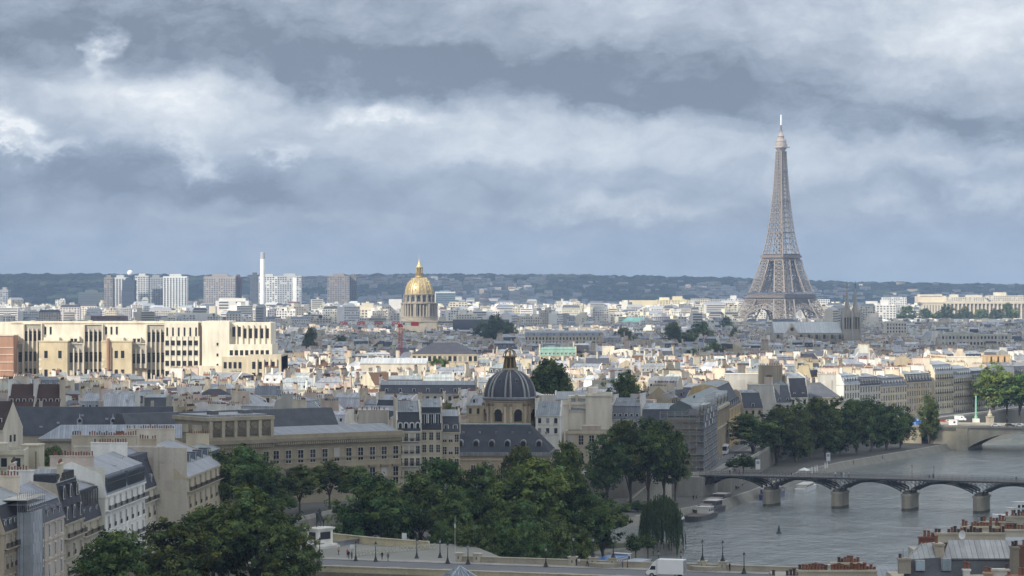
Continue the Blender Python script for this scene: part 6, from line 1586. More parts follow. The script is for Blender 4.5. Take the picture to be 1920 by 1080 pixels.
# ------------------------------------------------------------------ old stone bridge in the foreground
BO = Vector((0, 550)); BD = Vector((80, -27)).normalized(); BN = Vector((-BD.y, BD.x)); BROT = atan2(BD.y, BD.x)
ZB = 12.0
def bs(px, y=None):              # distance along the far parapet at photo column px
    lo, hi = -200.0, 200.0
    for _ in range(50):
        m = (lo+hi)/2; p = BO+BD*m
        if 960+p.x*F/p.y < px: lo = m
        else: hi = m
    return lo
def bp(s, n, z=ZB): p = BO+BD*s+BN*n; return (p.x, p.y, z)
def old_bridge():
    root = thing("old_stone_bridge", "old stone road bridge with thick parapets and lamp pedestals crossing the foreground", "bridge", (BO.x, BO.y, 0), BROT)
    c = (.33,.295,.225)
    m = MB()
    m.box(-160, 160, -27, 0, 8.5, ZB-.02, c, 'stone', True)
    m.build("deck", root)
    m = MB(); m.poly([(-160,-22.6,ZB+.004),(160,-22.6,ZB+.004),(160,-4.6,ZB+.004),(-160,-4.6,ZB+.004)], (.13,.13,.135), 'road'); m.build("roadway", root)
    m = MB(); m.box(-160, 160, -4.6, -.6, ZB, ZB+.16, (.27,.26,.235), 'stone', True); m.box(-160, 160, -26.4, -22.6, ZB, ZB+.16, (.27,.26,.235), 'stone', True); m.build("pavement", root)
    m = MB()
    for k in range(14): m.poly([(-70+k*12,-13.6,ZB+.008),(-67+k*12,-13.6,ZB+.008),(-67+k*12,-13.45,ZB+.008),(-70+k*12,-13.45,ZB+.008)], (.6,.6,.58), 'road')
    m.build("lane_mark", root)
    m = MB(); s0 = bs(862)
    k0 = s0
    m.box(s0, 160, -.6, 0, ZB-2.2, ZB+1.15, c, 'stone'); m.box(s0, 160, -.72, .12, ZB+1.15, ZB+1.33, (.38,.345,.27), 'stone', True)
    m.box(-160, 160, -27, -26.4, ZB-1, ZB+1.05, (.44,.385,.26), 'stone'); m.box(-160, 160, -27.12, -26.28, ZB+1.05, ZB+1.25, (.46,.41,.30), 'stone', True)
    m.build("parapet", root)
    for px in (862, 896, 1075, 1113, 1150, 1318, 1356, 1560):
        m = MB(); s = bs(px); m.box(s-.75, s+.75, -.95, .35, ZB-1, ZB+1.75, (.40,.365,.285), 'stone'); m.box(s-.9, s+.9, -1.1, .5, ZB+1.75, ZB+1.98, (.43,.395,.31), 'stone', True); m.box(s-.12, s+.12, -.97, -.9, ZB+.7, ZB+1.25, (.08,.08,.08), 'glass'); m.build("pedestal", root)
    for s in (20, 41, 62, 83):     # cutwaters with half round bays
        m = MB(); m.tube((s,0,-1), (s,0,ZB+1.0), 3.6, 3.6, 18, (.30,.275,.215), 'stone'); m.build("cutwater", root)
    for k in range(4):
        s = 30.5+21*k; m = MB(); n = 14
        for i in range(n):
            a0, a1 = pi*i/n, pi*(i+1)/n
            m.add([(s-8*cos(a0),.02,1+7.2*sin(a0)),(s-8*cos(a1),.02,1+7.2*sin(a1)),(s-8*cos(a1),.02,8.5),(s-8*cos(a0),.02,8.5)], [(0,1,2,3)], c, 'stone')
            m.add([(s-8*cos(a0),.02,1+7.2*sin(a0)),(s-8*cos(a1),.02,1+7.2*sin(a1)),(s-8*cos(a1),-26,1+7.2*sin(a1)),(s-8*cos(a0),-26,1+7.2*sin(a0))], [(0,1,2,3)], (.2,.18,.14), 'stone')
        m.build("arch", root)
    return root
old_bridge()
def lampmesh():
    m = MB(); ir = (.025,.028,.028)
    m.lathe([(.55,0),(.5,.15),(.36,.3),(.22,.8),(.13,1.1),(.10,1.5),(.07,2.9),(.12,2.95),(.06,3.1)], 8, ir, 'metal'); p = m.mesh("lamp_post")
    m = MB(); m.lathe([(.16,3.1),(.27,3.65)], 6, (.34,.36,.34), 'glass'); m.lathe([(.34,3.65),(.2,3.85),(.05,4.1),(.03,4.25)], 6, ir, 'metal'); q = m.mesh("lantern")
    return p, q
LP, LQ = lampmesh()
LAMPS = [(605,-1.6,0.16,"left of the white pedestal foot"),(684,-5.0,0.0,"nearest the left end of the ring railing"),(721,-5.0,0.0,"second along the kerb before the ring railing"),(767,4.5,0,"inside the square behind the ring railing"),(803,7,0,"close to the white sign board on the square"),
         (853,-4.4,.16,"at the thin flagpole"),(891,-4.4,.16,"right of the thin flagpole"),(1036,-4.4,.16,"on the pavement below the leftmost boat roof"),(1076,-.4,1.98,"on the pedestal left of the three walkers"),(1113,-.4,1.98,"on the pedestal before the blue boat roof"),(1151,-.4,1.98,"on the pedestal before the white boat stern"),
         (1247,-5.0,.16,"in front of the white truck cab"),(1289,-5.0,.16,"at the rear doors of the white truck"),(1318,-.4,1.98,"left one of the pair against the river"),(1356,-.4,1.98,"right one of the pair against the river"),(1405,-4.4,.16,"low one right of the river pair")]
for px, n, dz, w in LAMPS:
    s = bs(px); t = thing("street_lamp", "iron lantern lamp on the bridge, "+w, "street lamp", bp(s, n, ZB+dz), BROT, "lantern lamps of the old bridge"); child("lamp_post", LP, t); child("lantern", LQ, t)

# ------------------------------------------------------------------ square with the rider's statue
def square():
    X, Y = PX(600, 585), 585
    t = thing("statue_pedestal", "white stone pedestal with a dark plaque carrying the rider statue", "pedestal", (X, Y, 12.0), BROT-.35)
    wh = (.66,.64,.58)
    m = MB(); m.box(-2.6,2.6,-3.6,3.6,0,.5,(.5,.49,.45),'stone',True); m.box(-2.2,2.2,-3.2,3.2,.5,.9,wh,'wall',True); m.box(-1.55,1.55,-2.4,2.4,.9,3.9,wh,'wall'); m.box(-1.8,1.8,-2.65,2.65,3.9,4.15,wh,'wall',True); m.box(-1.95,1.95,-2.8,2.8,4.15,4.4,wh,'wall',True); m.build("base", t)
    m = MB(); m.box(-.95,.95,-2.47,-2.4,1.9,3.5,(.03,.03,.035),'metal',True,True); m.build("plaque", t); m = MB(); m.box(1.55,1.62,-1.6,1.6,1.9,3.5,(.03,.03,.035),'metal',True,True); m.build("plaque", t)
    # horse and rider, one skinned body each, on the pedestal top
    r = thing("equestrian_statue", "dark bronze rider on a walking horse on the white pedestal before the trees", "statue", (X, Y, 16.4), BROT-.35+radians(200))
    def skin(name, pts, edges, rad, c, parent):
        me = bpy.data.meshes.new(name); me.from_pydata([Vector(p) for p in pts], edges, []); o = bpy.data.objects.new(name, me); col.objects.link(o)
        md = o.modifiers.new("skin", 'SKIN'); 
        for i, q in enumerate(rad): me.skin_vertices[0].data[i].radius = (q, q)
        me.skin_vertices[0].data[0].use_root = True
        sd = o.modifiers.new("smooth", 'SUBSURF'); sd.levels = 2; sd.render_levels = 2
        dg = bpy.context.evaluated_depsgraph_get(); ev = o.evaluated_get(dg); em = bpy.data.meshes.new_from_object(ev)
        o.modifiers.clear(); o.data = em; em.materials.clear(); em.materials.append(MATS['metal'])
        at = em.attributes.new("Col", 'FLOAT_COLOR', 'CORNER'); n = len(em.loops); a = np.tile(np.array([*c, 1], dtype=np.float32), n); at.data.foreach_set("color", a)
        em.polygons.foreach_set("use_smooth", [True]*len(em.polygons)); o.parent = parent; return o
    bz = (.045,.055,.05)
    hp = [(0,0,2.0),(0,.9,2.05),(0,-.9,2.1),(0,1.5,2.9),(0,1.75,3.4),(0,2.35,3.1),(.35,.95,1.2),(.35,1.0,.6),(.35,1.05,.08),(-.35,1.1,1.25),(-.35,1.55,.95),(-.35,1.45,.45),(.35,-1.1,1.35),(.35,-1.35,.8),(.35,-1.2,.08),(-.35,-1.05,1.35),(-.35,-1.15,.75),(-.35,-.95,.08),(0,-1.35,2.1),(0,-1.65,1.2)]
    he = [(0,1),(0,2),(1,3),(3,4),(4,5),(1,6),(6,7),(7,8),(1,9),(9,10),(10,11),(2,12),(12,13),(13,14),(2,15),(15,16),(16,17),(2,18),(18,19)]
    hr = [.55,.52,.52,.36,.27,.15,.24,.12,.13,.24,.12,.11,.28,.13,.13,.28,.13,.13,.12,.16]
    skin("horse", hp, he, hr, bz, r)
    rp = [(0,.1,2.75),(0,.1,3.5),(0,.12,3.85),(0,.16,4.2),(.38,.12,3.75),(.5,.4,3.3),(.3,.85,3.2),(-.38,.12,3.75),(-.55,.45,3.4),(-.4,.95,3.55),(.5,.35,2.4),(.58,.3,1.7),(-.5,.35,2.4),(-.58,.3,1.7)]
    re = [(0,1),(1,2),(2,3),(1,4),(4,5),(5,6),(1,7),(7,8),(8,9),(0,10),(10,11),(0,12),(12,13)]
    skin("rider", rp, re, [.32,.33,.14,.2,.16,.12,.09,.16,.12,.09,.18,.12,.18,.12], bz, r)
    # yellow stone wall, ring railing, signs
    def pline(name, label, cat, pts, z, h, th, c, cap=None):
        o = thing(name, label, cat, (0,0,0)); m = MB(); wall_line(m, pts, z, z+h, th, c, 'stone'); m.build("wall", o)
        m = MB(); wall_line(m, [(a+.02, b-.1) for a, b in pts], z+h+.004, z+h+.2, th+.1, cap or jit(c,.1), 'stone'); m.build("coping", o); return o
    a, b, c_ = P(622, 1013, 12), P(700, 1021, 12), P(806, 1029, 12)
    pline("garden_wall", "yellowish stone wall behind the square in front of the dark island trees", "wall", [(a.x,a.y),(b.x,b.y),(c_.x,c_.y)], 12, 1.45, .5, (.50,.44,.28), (.52,.47,.34))
    p0, p1 = P(585, 1030, 12), P(683, 1017, 12)
    pline("kerb_wall", "low grey stone wall beside the white pedestal", "wall", [(p0.x,p0.y),(p1.x,p1.y)], 12, .9, .4, (.23,.23,.235))
    t = thing("ring_railing", "pale iron railing made of a row of rings round the square", "railing", (0,0,0)); m = MB()
    q0, q1, q2 = P(660, 1044, 12), P(735, 1036, 12), P(806, 1022, 12); q2 = Vector((q1.x+9, q1.y+8, 12))
    for A_, B_, n in ((q0, q1, 12), (q1, q2, 12)):
        d = (B_-A_); rot = atan2(d.y, d.x); L_ = d.length
        for i in range(n):
            m.M = Matrix.Translation(A_+d*(i+.5)/n) @ Matrix.Rotation(rot, 4, 'Z'); rr = min(.42, L_/n*.48)
            for k in range(12): a0, a1 = 2*pi*k/12, 2*pi*(k+1)/12; m.beam((rr*cos(a0),0,.62+rr*sin(a0)), (rr*cos(a1),0,.62+rr*sin(a1)), .13, (.46,.44,.36), 'metal')
        m.M = None
        for z in (.08, 1.15): m.beam(A_+Vector((0,0,z)), B_+Vector((0,0,z)), .1, (.40,.385,.32), 'metal')
    m.build("rings", t)
    for px, py, w_, h_, lab in ((758, 1019, 1.1, 1.3, "white sign board on a post at the point of the square"), (660, 1037, .9, .8, "small pale sign board left of the ring railing")):
        p = P(px, py, 12); t = thing("sign_board", lab, "sign", (p.x, p.y, 12), BROT); m = MB(); m.box(-w_/2,w_/2,-.05,.05,1.0,1.0+h_,(.62,.63,.64),'paint',True); m.build("board", t); m = MB(); m.beam((0,.1,0),(0,.1,1.4),.1,(.2,.2,.2),'metal'); m.build("post", t)
    fp = thing("flagpole", "thin pale flagpole rising from the bridge in front of the fine leaved tree", "flagpole", bp(bs(860), -2.2), 0); m = MB(); m.tube((0,0,0),(0,0,9.5),.07,.04,6,(.45,.45,.42),'metal'); m.tube((0,0,7.2),(0,0,8.0),.1,.1,6,(.7,.7,.7),'paint'); m.build("pole", fp)
square()

# ------------------------------------------------------------------ people (continuous bodies, small in the picture)
def skin_mesh(pts, edges, rad):
    me = bpy.data.meshes.new("body"); me.from_pydata([Vector(p) for p in pts], edges, []); o = bpy.data.objects.new("body", me); col.objects.link(o)
    o.modifiers.new("skin", 'SKIN')
    for i, q in enumerate(rad): me.skin_vertices[0].data[i].radius = (q*1.0, q*.8)
    me.skin_vertices[0].data[0].use_root = True
    sd = o.modifiers.new("smooth", 'SUBSURF'); sd.levels = 1; sd.render_levels = 1
    em = bpy.data.meshes.new_from_object(o.evaluated_get(bpy.context.evaluated_depsgraph_get())); bpy.data.objects.remove(o); return em
def body_base(step):
    s = step
    pts = [(0,0,.98),(0,0,1.22),(0,0,1.42),(0,.01,1.53),(0,.03,1.66),(0,.02,1.76), (.17,0,1.42),(.24,.03-s*.3,1.15),(.25,.10-s*.4,.90),(.25,.13-s*.42,.80), (-.17,0,1.42),(-.24,.03+s*.3,1.15),(-.25,.10+s*.4,.90),(-.25,.13+s*.42,.80),
           (.10,0,.90),(.11,s*.55,.50),(.11,s*.85-.02,.09),(.11,s*.85+.15,.04),(-.10,0,.90),(-.11,-s*.45,.50),(-.11,-s*.95-.02,.09),(-.11,-s*.95+.15,.04)]
    ed = [(0,1),(1,2),(2,3),(3,4),(4,5),(2,6),(6,7),(7,8),(8,9),(2,10),(10,11),(11,12),(12,13),(0,14),(14,15),(15,16),(16,17),(0,18),(18,19),(19,20),(20,21)]
    rad = [.15,.15,.15,.055,.105,.07,.07,.05,.042,.04,.07,.05,.042,.04,.10,.07,.05,.045,.10,.07,.05,.045]
    return skin_mesh(pts, ed, rad)
BODIES = [body_base(.0), body_base(.28)]
PER = {}
def person(label, x, y, z, rot, top, legs, walk=0, hair=(.03,.025,.02)):
    me = BODIES[walk].copy(); me.name = "person"
    me.materials.clear(); me.materials.append(MATS['cloth'])
    at = me.attributes.new("Col", 'FLOAT_COLOR', 'CORNER'); n = len(me.loops); a = np.ones((n, 4), dtype=np.float32)
    for i, l in enumerate(me.loops):
        v = me.vertices[l.vertex_index].co
        if v.z > 1.72 or (v.z > 1.6 and v.y < -.02): c = hair
        elif v.z > 1.5: c = (.36,.23,.17)
        elif v.z > .96 or (abs(v.x) > .2 and v.z > .9): c = top
        elif abs(v.x) > .19 and v.z > .74: c = (.36,.23,.17)
        elif v.z < .08: c = (.03,.03,.03)
        else: c = legs
        a[i, :3] = c
    at.data.foreach_set("color", a.ravel()); me.polygons.foreach_set("use_smooth", [True]*len(me.polygons))
    o = bpy.data.objects.new("person", me); col.objects.link(o); o.location = (x, y, z); o.rotation_euler = (0,0,rot)
    k = rng.uniform(.95, 1.03); o.scale = (k,k,k)
    tag(o, label, "person", "passers by"); return o
DN = (.045,.055,.09); BK = (.02,.02,.023); WT = (.6,.6,.58); KH = (.30,.26,.2)
for px, n, rot, tp, lg, wk, lab in ((1085,-1.6,1.2,BK,BK,0,"person in dark coat standing left of the two pale dressed walkers on the bridge"),(1092,-2.2,2.0,WT,KH,1,"person in white top and khaki trousers walking beside the dark coat on the bridge"),(1106,-1.8,1.7,(.16,.17,.2),BK,1,"person in grey jacket below the boat roof on the bridge"),
    (1174,-2.4,1.4,(.12,.13,.2),DN,0,"person in navy top left of two by the white boat stern"),(1182,-2.0,1.9,(.35,.16,.14),DN,0,"person in reddish top right of two by the white boat stern"),(664,-3.0,.3,BK,BK,0,"person in black between lamps at the ring railing"),(671,-3.4,.8,(.1,.1,.12),DN,0,"person in dark grey beside the one in black at the ring railing"),(725,-2.6,.5,BK,BK,1,"person in black walking right of the second kerb lamp"),
    (643,2.5,.2,(.40,.06,.05),BK,0,"person in red jacket at the left end of the ring railing"),(616,5.5,.7,(.5,.25,.22),DN,1,"person in pink top near the white pedestal"),(1373,-2.0,.9,BK,BK,0,"person in black right of the river lamp pair"),(742,-4.4,.6,(.12,.12,.12),DN,1,"person in dark clothes crossing at the bench below the square")):
    x, y, z = bp(bs(px), n, ZB+(.16 if n < 0 else .0)); person(lab, x, y, z, rot, tp, lg, wk)
FBroot, FP, FD, FN, FDK, FSP = FB
for k, (s, n_, tp, lg, wk) in enumerate(((FSP*1.95,3,WT,DN,1),(FSP*2.02,4,BK,BK,0),(FSP*2.08,2.5,WT,WT,1),(FSP*2.12,5,(.4,.4,.42),DN,0),(FSP*3.3,2,BK,BK,1),(FSP*3.34,3.2,DN,BK,0),(FSP*4.5,2.2,BK,DN,1),(FSP*5.0,4,BK,BK,0),(FSP*5.45,3,(.12,.1,.1),BK,1),(FSP*.4,3,BK,BK,0),(FSP*.55,2.5,(.3,.1,.1),BK,1))):
    p = FP[0]+FD*s+FN*n_
    person("person on the footbridge " + ["in white top leading a close group","in black standing in the close group","all in white walking in the close group","in grey top at the right of the close group","in black passing the first pair of lamps","in navy top beside the lamp pair","in black over the middle arch","in black standing above the third pier","in brown top near the right lamps","in black at the bank end","in dark red top walking near the bank end"][k], p.x, p.y, FDK(s), 1.0+k, tp, lg, wk)

# ------------------------------------------------------------------ vehicles
def wheels(root, xs, w, r=.45):
    for x in xs:
        for s in (-1, 1):
            m = MB(); y = s*(w/2-.02)
            m.tube((x, y-.12*s, r), (x, y+.08*s, r), r, r, 14, (.015,.015,.016), 'metal'); m.tube((x, y+.03*s, r), (x, y+.1*s, r), r*.55, r*.5, 10, (.3,.3,.31), 'metal'); m.build("wheel", root)
def truck():
    t = thing("box_truck", "white box truck driving left along the bottom of the stone bridge", "truck", bp(bs(1286), -15.5), BROT+pi)
    m = MB(); m.box(-3.9, 1.3, -1.2, 1.2, .75, 3.55, (.74,.74,.72), 'paint', True, True); m.box(-3.95, -3.9, -1.05, 1.05, .85, 3.4, (.25,.25,.27), 'metal', True); m.build("cargo_box", t)
    m = MB(); m.extx([(-1.0,.5),(1.0,.5),(1.0,1.5),(.95,2.45),(-.95,2.45),(-1.0,1.5)], 1.45, 2.5, (.72,.72,.70), 'paint')
    m.add([(2.5,-1,.5),(2.5,1,.5),(3.55,1,.55),(3.55,-1,.55),(2.5,-.95,2.45),(2.5,.95,2.45),(3.15,1,1.5),(3.15,-1,1.5),(3.6,1,1.15),(3.6,-1,1.15)], [(0,3,9,7,4),(1,5,6,8,2),(4,7,6,5),(7,9,8,6),(9,3,2,8),(0,1,2,3)], (.72,.72,.70), 'paint')
    m.add([(1.45,-.9,2.5),(1.45,.9,2.5),(1.5,.9,3.5),(1.5,-.9,3.5),(2.6,.85,2.5),(2.6,-.85,2.5)], [(2,3,5,4),(0,5,3),(1,2,4)], (.74,.74,.72), 'paint'); m.build("cab", t)
    m = MB(); m.add([(2.62,-.85,2.35),(2.62,.85,2.35),(3.17,.88,1.56),(3.17,-.88,1.56)], [(0,3,2,1)], PANE, 'glass')
    for s in (-1, 1): m.add([(1.7,s*1.015,1.5),(2.9,s*1.015,1.5),(2.5,s*.985,2.25),(1.7,s*.985,2.25)], [(0,1,2,3)], PANE, 'glass')
    m.build("windscreen", t); m = MB(); m.box(3.5,3.68,-1,1,.45,.75,(.05,.05,.055),'metal',True,True); m.build("bumper", t); wheels(t, (-2.6, 2.4), 2.2)
    for s in (-.75,.75): m = MB(); m.box(3.56,3.64,s-.18,s+.18,.8,1.0,(.7,.7,.68),'glass',True); m.build("headlight", t)
truck()
def bus(): 
    p = P(1357, 853, Z0); t = thing("coach", "white coach coming down the quay street past the arts hall", "bus", (p.x, p.y, Z0), atan2(-108, -27)+radians(6))
    m = MB(); wh = (.70,.70,.69)
    m.extx([(-1.25,.35),(1.25,.35),(1.27,1.5),(1.22,3.1),(1.05,3.4),(-1.05,3.4),(-1.22,3.1),(-1.27,1.5)], -11.5, .4, wh, 'paint'); m.build("body", t)
    m = MB(); m.box(.4,.46,-1.12,1.12,1.55,3.05,PANE,'glass',True,True); m.build("windscreen", t)
    for s in (-1,1): m = MB(); m.box(-11.2,.1,s*1.255,s*1.29,1.75,2.85,PANE,'glass',True,True); m.build("window", t)
    m = MB(); m.box(-8,-3,-.8,.8,3.4,3.65,(.6,.6,.6),'paint',True); m.build("roof_unit", t); wheels(t, (-8.6,-2.2), 2.5, .5)
    for s in (-.85,.85): m = MB(); m.box(.4,.48,s-.22,s+.22,.8,1.05,(.75,.75,.7),'glass',True); m.build("headlight", t)
bus()
def van(label, px, py, z, rot, c, L_=5.2, h=2.3, name="van", cat="van"):
    p = P(px, py, z); t = thing(name, label, cat, (p.x, p.y, z), rot); w = 1.9
    if name == "van":
        pr = [(-L_/2,.35),(L_/2,.35),(L_/2,1.0),(L_/2-.7,1.25),(L_/2-1.4,h),(-L_/2,h)]; gl = [(L_/2-1.05,1.35),(L_/2-1.55,h-.3)]
    else:
        pr = [(-L_/2,.3),(L_/2,.3),(L_/2,.75),(L_/2-1.0,.9),(L_/2-1.7,h),(-L_/2+.7,h),(-L_/2+.1,.95)]; gl = [(L_/2-1.25,.95),(L_/2-1.75,h-.1)]
    m = MB(); n = len(pr); v = [(a,-w/2,b) for a, b in pr]+[(a,w/2,b) for a, b in pr]; m.add(v, [tuple(range(n)), tuple(range(2*n-1,n-1,-1))]+[(i,i+n,(i+1)%n+n,(i+1)%n) for i in range(n)], c, 'paint'); m.build("body", t)
    (xa, za), (xb, zb) = gl; m = MB(); m.add([(xa+.03,-w*.43,za),(xa+.03,w*.43,za),(xb+.06,w*.40,zb),(xb+.06,-w*.40,zb)], [(0,1,2,3)], PANE, 'glass')
    for s in (-1,1): m.add([(-L_*.3 if name == 'car' else L_*.1,s*(w/2+.012),za),(xa-.2,s*(w/2+.012),za),(xb-.2,s*(w/2+.012),zb),(-L_*.25 if name == 'car' else L_*.1,s*(w/2+.012),zb)], [(0,1,2,3)], PANE, 'glass')
    m.build("windscreen", t); wheels(t, (-L_*.3, L_*.3), w, .33); return t
van("white van parked on the lower quay under the iron footbridge", 1161, 601+320, 2.6, 1.2, (.68,.68,.66)) if False else None
van("white van parked on the lower quay beneath the bank end of the footbridge", 1347, 920, 2.55, .5, (.70,.70,.68))
van("dark car parked on the lower quay right of the white van", 1373, 917, 2.55, .5, (.03,.033,.04), 4.3, 1.45, "car", "car")
van("black car waiting at the street corner near the footbridge steps", 1368, 874, Z0+.01, 1.3, (.025,.027,.03), 4.3, 1.45, "car", "car")
van("white delivery van at the foot of the stone bridge, left of the lamp column", 1801, 789, Z0+.6, -.4, (.72,.72,.70))
van("red car at the foot of the stone bridge beside the shop openings", 1770, 794, Z0+.6, -.4, (.45,.05,.05), 4.3, 1.45, "car", "car")
van("white car left of the red car behind the stone bridge parapet", 1781, 793, Z0+.6, -.4, (.65,.65,.64), 4.3, 1.45, "car", "car")
for k, (px, c) in enumerate(((1868,(.6,.6,.6)),(1894,(.1,.1,.12)),(1913,(.68,.68,.66)))): van(["silver","black","white"][k]+" car crossing the stone bridge behind its parapet", px, 800, 9.65, -.37, c, 4.3, 1.45, "car", "car")
for k, (px, c) in enumerate(((1096,(.55,.55,.55)),(1128,(.04,.04,.045)),(1160,(.62,.62,.6)),(1286,(.12,.13,.16)))): van(["silver car parked on the upper quay behind the first lower quay plane tree","black car parked on the upper quay behind the second plane tree","white van parked on the upper quay above the wall","dark blue car parked by the scaffolding at the stair head"][k], px, 892, Z0+.01, .75, c, 4.4 if k != 2 else 5.2, 1.45 if k != 2 else 2.2, "car" if k != 2 else "van", "car" if k != 2 else "van")
for k, (px, py) in enumerate(((1300,938),(1306,937),(1392,912),(1437,905),(1600,871),(1655,861),(1702,851),(1484,893))):
    p = P(px, py, 2.5); person("person on the lower quay " + ["first of two strolling by the dark barges","second of two strolling by the dark barges","near the parked dark car","under the bushy corner trees","on the sloping bank below the terrace","farther along the bank path","near the tunnel mouth","left of the market tent"][k], p.x, p.y, 2.5, .5+k, [BK,DN,WT,(.3,.1,.1),BK,(.2,.2,.25),WT,DN][k], [BK,BK,DN,BK,DN,BK,KH,BK][k], k % 2)
# kiosk, works hoarding, lamp column, plinth, tarpaulin
def bridge_foot():
    p = P(1788, 797, 9.7); t = thing("site_hut", "pale grey site cabin on the stone bridge above the tunnel opening", "cabin", (p.x, p.y, 9.7), SB[2]); m = MB(); m.box(-1.9,1.9,-1.2,1.2,0,2.3,(.62,.62,.62),'paint'); m.build("wall", t); m = MB(); m.box(-2.0,2.0,-1.3,1.3,2.3,2.5,(.5,.5,.5),'paint',True); m.build("roof", t); m = MB(); m.box(.2,1.0,-1.24,-1.2,.9,1.7,PANE,'glass'); m.build("window", t)
    p = P(1830, 792, 9.7); t = thing("lamp_column", "tall slender green bronze lamp column on a white block at the bridge end", "lamp column", (p.x, p.y, 9.7), 0)
    m = MB(); m.box(-1.4,1.4,-1.4,1.4,0,1.7,(.66,.64,.58),'wall',True); m.build("base", t); m = MB(); gr = (.20,.42,.31); m.lathe([(.75,1.7),(.7,2.6),(.5,3),(.42,7),(.30,11.6),(.2,12)], 8, gr, 'metal'); m.build("column", t)
    p = P(1856, 793, 9.7); t = thing("seated_statue", "weathered seated stone figure on a tall plinth right of the green lamp column", "statue", (p.x, p.y, 9.7), .3); st = (.40,.36,.28); m = MB(); m.box(-1.3,1.3,-1.3,1.3,0,2.6,st,'stone',True); m.box(-1.5,1.5,-1.5,1.5,2.6,2.9,st,'stone',True); m.build("plinth", t); m = MB(); m.lathe([(1.1,2.9),(1.15,3.6),(.7,4.2),(.62,4.9),(.3,5.2),(.38,5.6),(.2,5.95)], 10, st, 'stone'); m.build("figure", t)
    p = P(1720, 800, Z0); t = thing("blue_hoarding", "blue tarpaulin covered stall between the lone upright tree and the bank row", "stall", (p.x, p.y, Z0), .6); m = MB(); m.box(-2,2,-1.2,1.2,0,2.6,(.10,.22,.55),'cloth'); m.build("cover", t); m = MB(); m.add([(-2.2,-1.4,2.6),(2.2,-1.4,2.6),(2.2,1.4,2.6),(-2.2,1.4,2.6),(-2.2,0,3.3),(2.2,0,3.3)], [(0,1,5,4),(2,3,4,5),(1,2,5),(3,0,4)], (.16,.30,.62), 'cloth'); m.build("roof", t)
bridge_foot()
# cafe on the lower quay: closed white parasols, a white tent, banner boards
def cafe():
    for k, px in enumerate((1522,1528,1532,1547,1551)):
        p = P(px, 893-.35*(px-1522), 2.5); t = thing("closed_parasol", "closed white parasol on the lower quay, "+["first left of the cluster","second of the left three","third of the left three","left one of the right pair","right one of the right pair"][k], "parasol", (p.x, p.y, 2.5), 0, "closed parasols on the lower quay"); m = MB(); m.lathe([(.12,.9),(.34,1.2),(.26,2.2),(.1,3.2),(.03,3.5)], 8, (.62,.62,.6), 'cloth'); m.build("canopy", t); m = MB(); m.tube((0,0,0),(0,0,1.0),.04,.04,6,(.3,.3,.3),'metal'); m.box(-.4,.4,-.4,.4,0,.1,(.2,.2,.2),'stone',True); m.build("pole", t)
    p = P(1508, 893, 2.5); t = thing("market_tent", "small white tent with open sides on the lower quay left of the closed parasols", "tent", (p.x, p.y, 2.5), 1.0); m = MB(); m.add([(-1.8,-1.6,2.2),(1.8,-1.6,2.2),(1.8,1.6,2.2),(-1.8,1.6,2.2),(0,0,3.1)], [(0,1,4),(1,2,4),(2,3,4),(3,0,4)], (.70,.70,.68), 'cloth'); m.box(-1.8,1.8,-1.62,-1.58,1.9,2.2,(.66,.66,.64),'cloth'); m.build("canopy", t); m = MB()
    for a in (-1.7,1.7):
        for b in (-1.5,1.5): m.beam((a,b,0),(a,b,2.2),.07,(.4,.4,.4),'metal')
    m.box(-1.5,1.5,-.6,.6,0,.95,(.5,.5,.48),'wall',True); m.build("frame", t)
    for px, py, lab in ((1553,868,"upright white banner board among the bank trees by the closed parasols"),(1421,884,"tall white banner board at the bushy tree near the footbridge")):
        z = 2.5 if px > 1500 else Z0; p = P(px, py, z); t = thing("banner_board", lab, "banner", (p.x,p.y,z), 0); m = MB(); m.box(-.75,.75,-.06,.06,.7,3.9,(.62,.62,.62),'paint',True); m.box(-.5,.5,-.075,-.06,2.4,3.4,(.25,.26,.3),'paint'); m.build("board", t); m = MB(); m.beam((-.5,.1,0),(-.5,.1,3),.1,(.3,.3,.3),'metal'); m.beam((.5,.1,0),(.5,.1,3),.1,(.3,.3,.3),'metal'); m.build("post", t)
cafe()
# stairs by the abutment of the footbridge
t = thing("quay_stairs", "steep stone stairs from the street down to the lower quay beside the footbridge", "stairs", (34, 840, 0), atan2(24, 18)*0+radians(46)); m = MB()
for k in range(22): m.box(k*.75, 17, -5.2, -1.2, 2.5+k*.3, 2.8+k*.3, (.30,.285,.25), 'stone', True)
m.build("steps", t); m = MB(); m.extx([(-5.6,2.4),(-5.2,2.4),(-5.2,9.4),(-5.6,9.4)], 10, 17.5, (.40,.375,.31), 'stone'); m.add([(-1,-5.6,2.4),(10,-5.6,2.4),(10,-5.6,9.4),(-1,-5.6,3.6)], [(0,1,2,3)], (.38,.355,.29), 'stone'); m.add([(-1,-5.2,2.4),(10,-5.2,2.4),(10,-5.2,9.4),(-1,-5.2,3.6)], [(3,2,1,0)], (.38,.355,.29), 'stone'); m.add([(-1,-5.6,3.6),(10,-5.6,9.4),(10,-5.2,9.4),(-1,-5.2,3.6)], [(0,1,2,3)], (.44,.41,.34), 'stone'); m.build("side_wall", t)

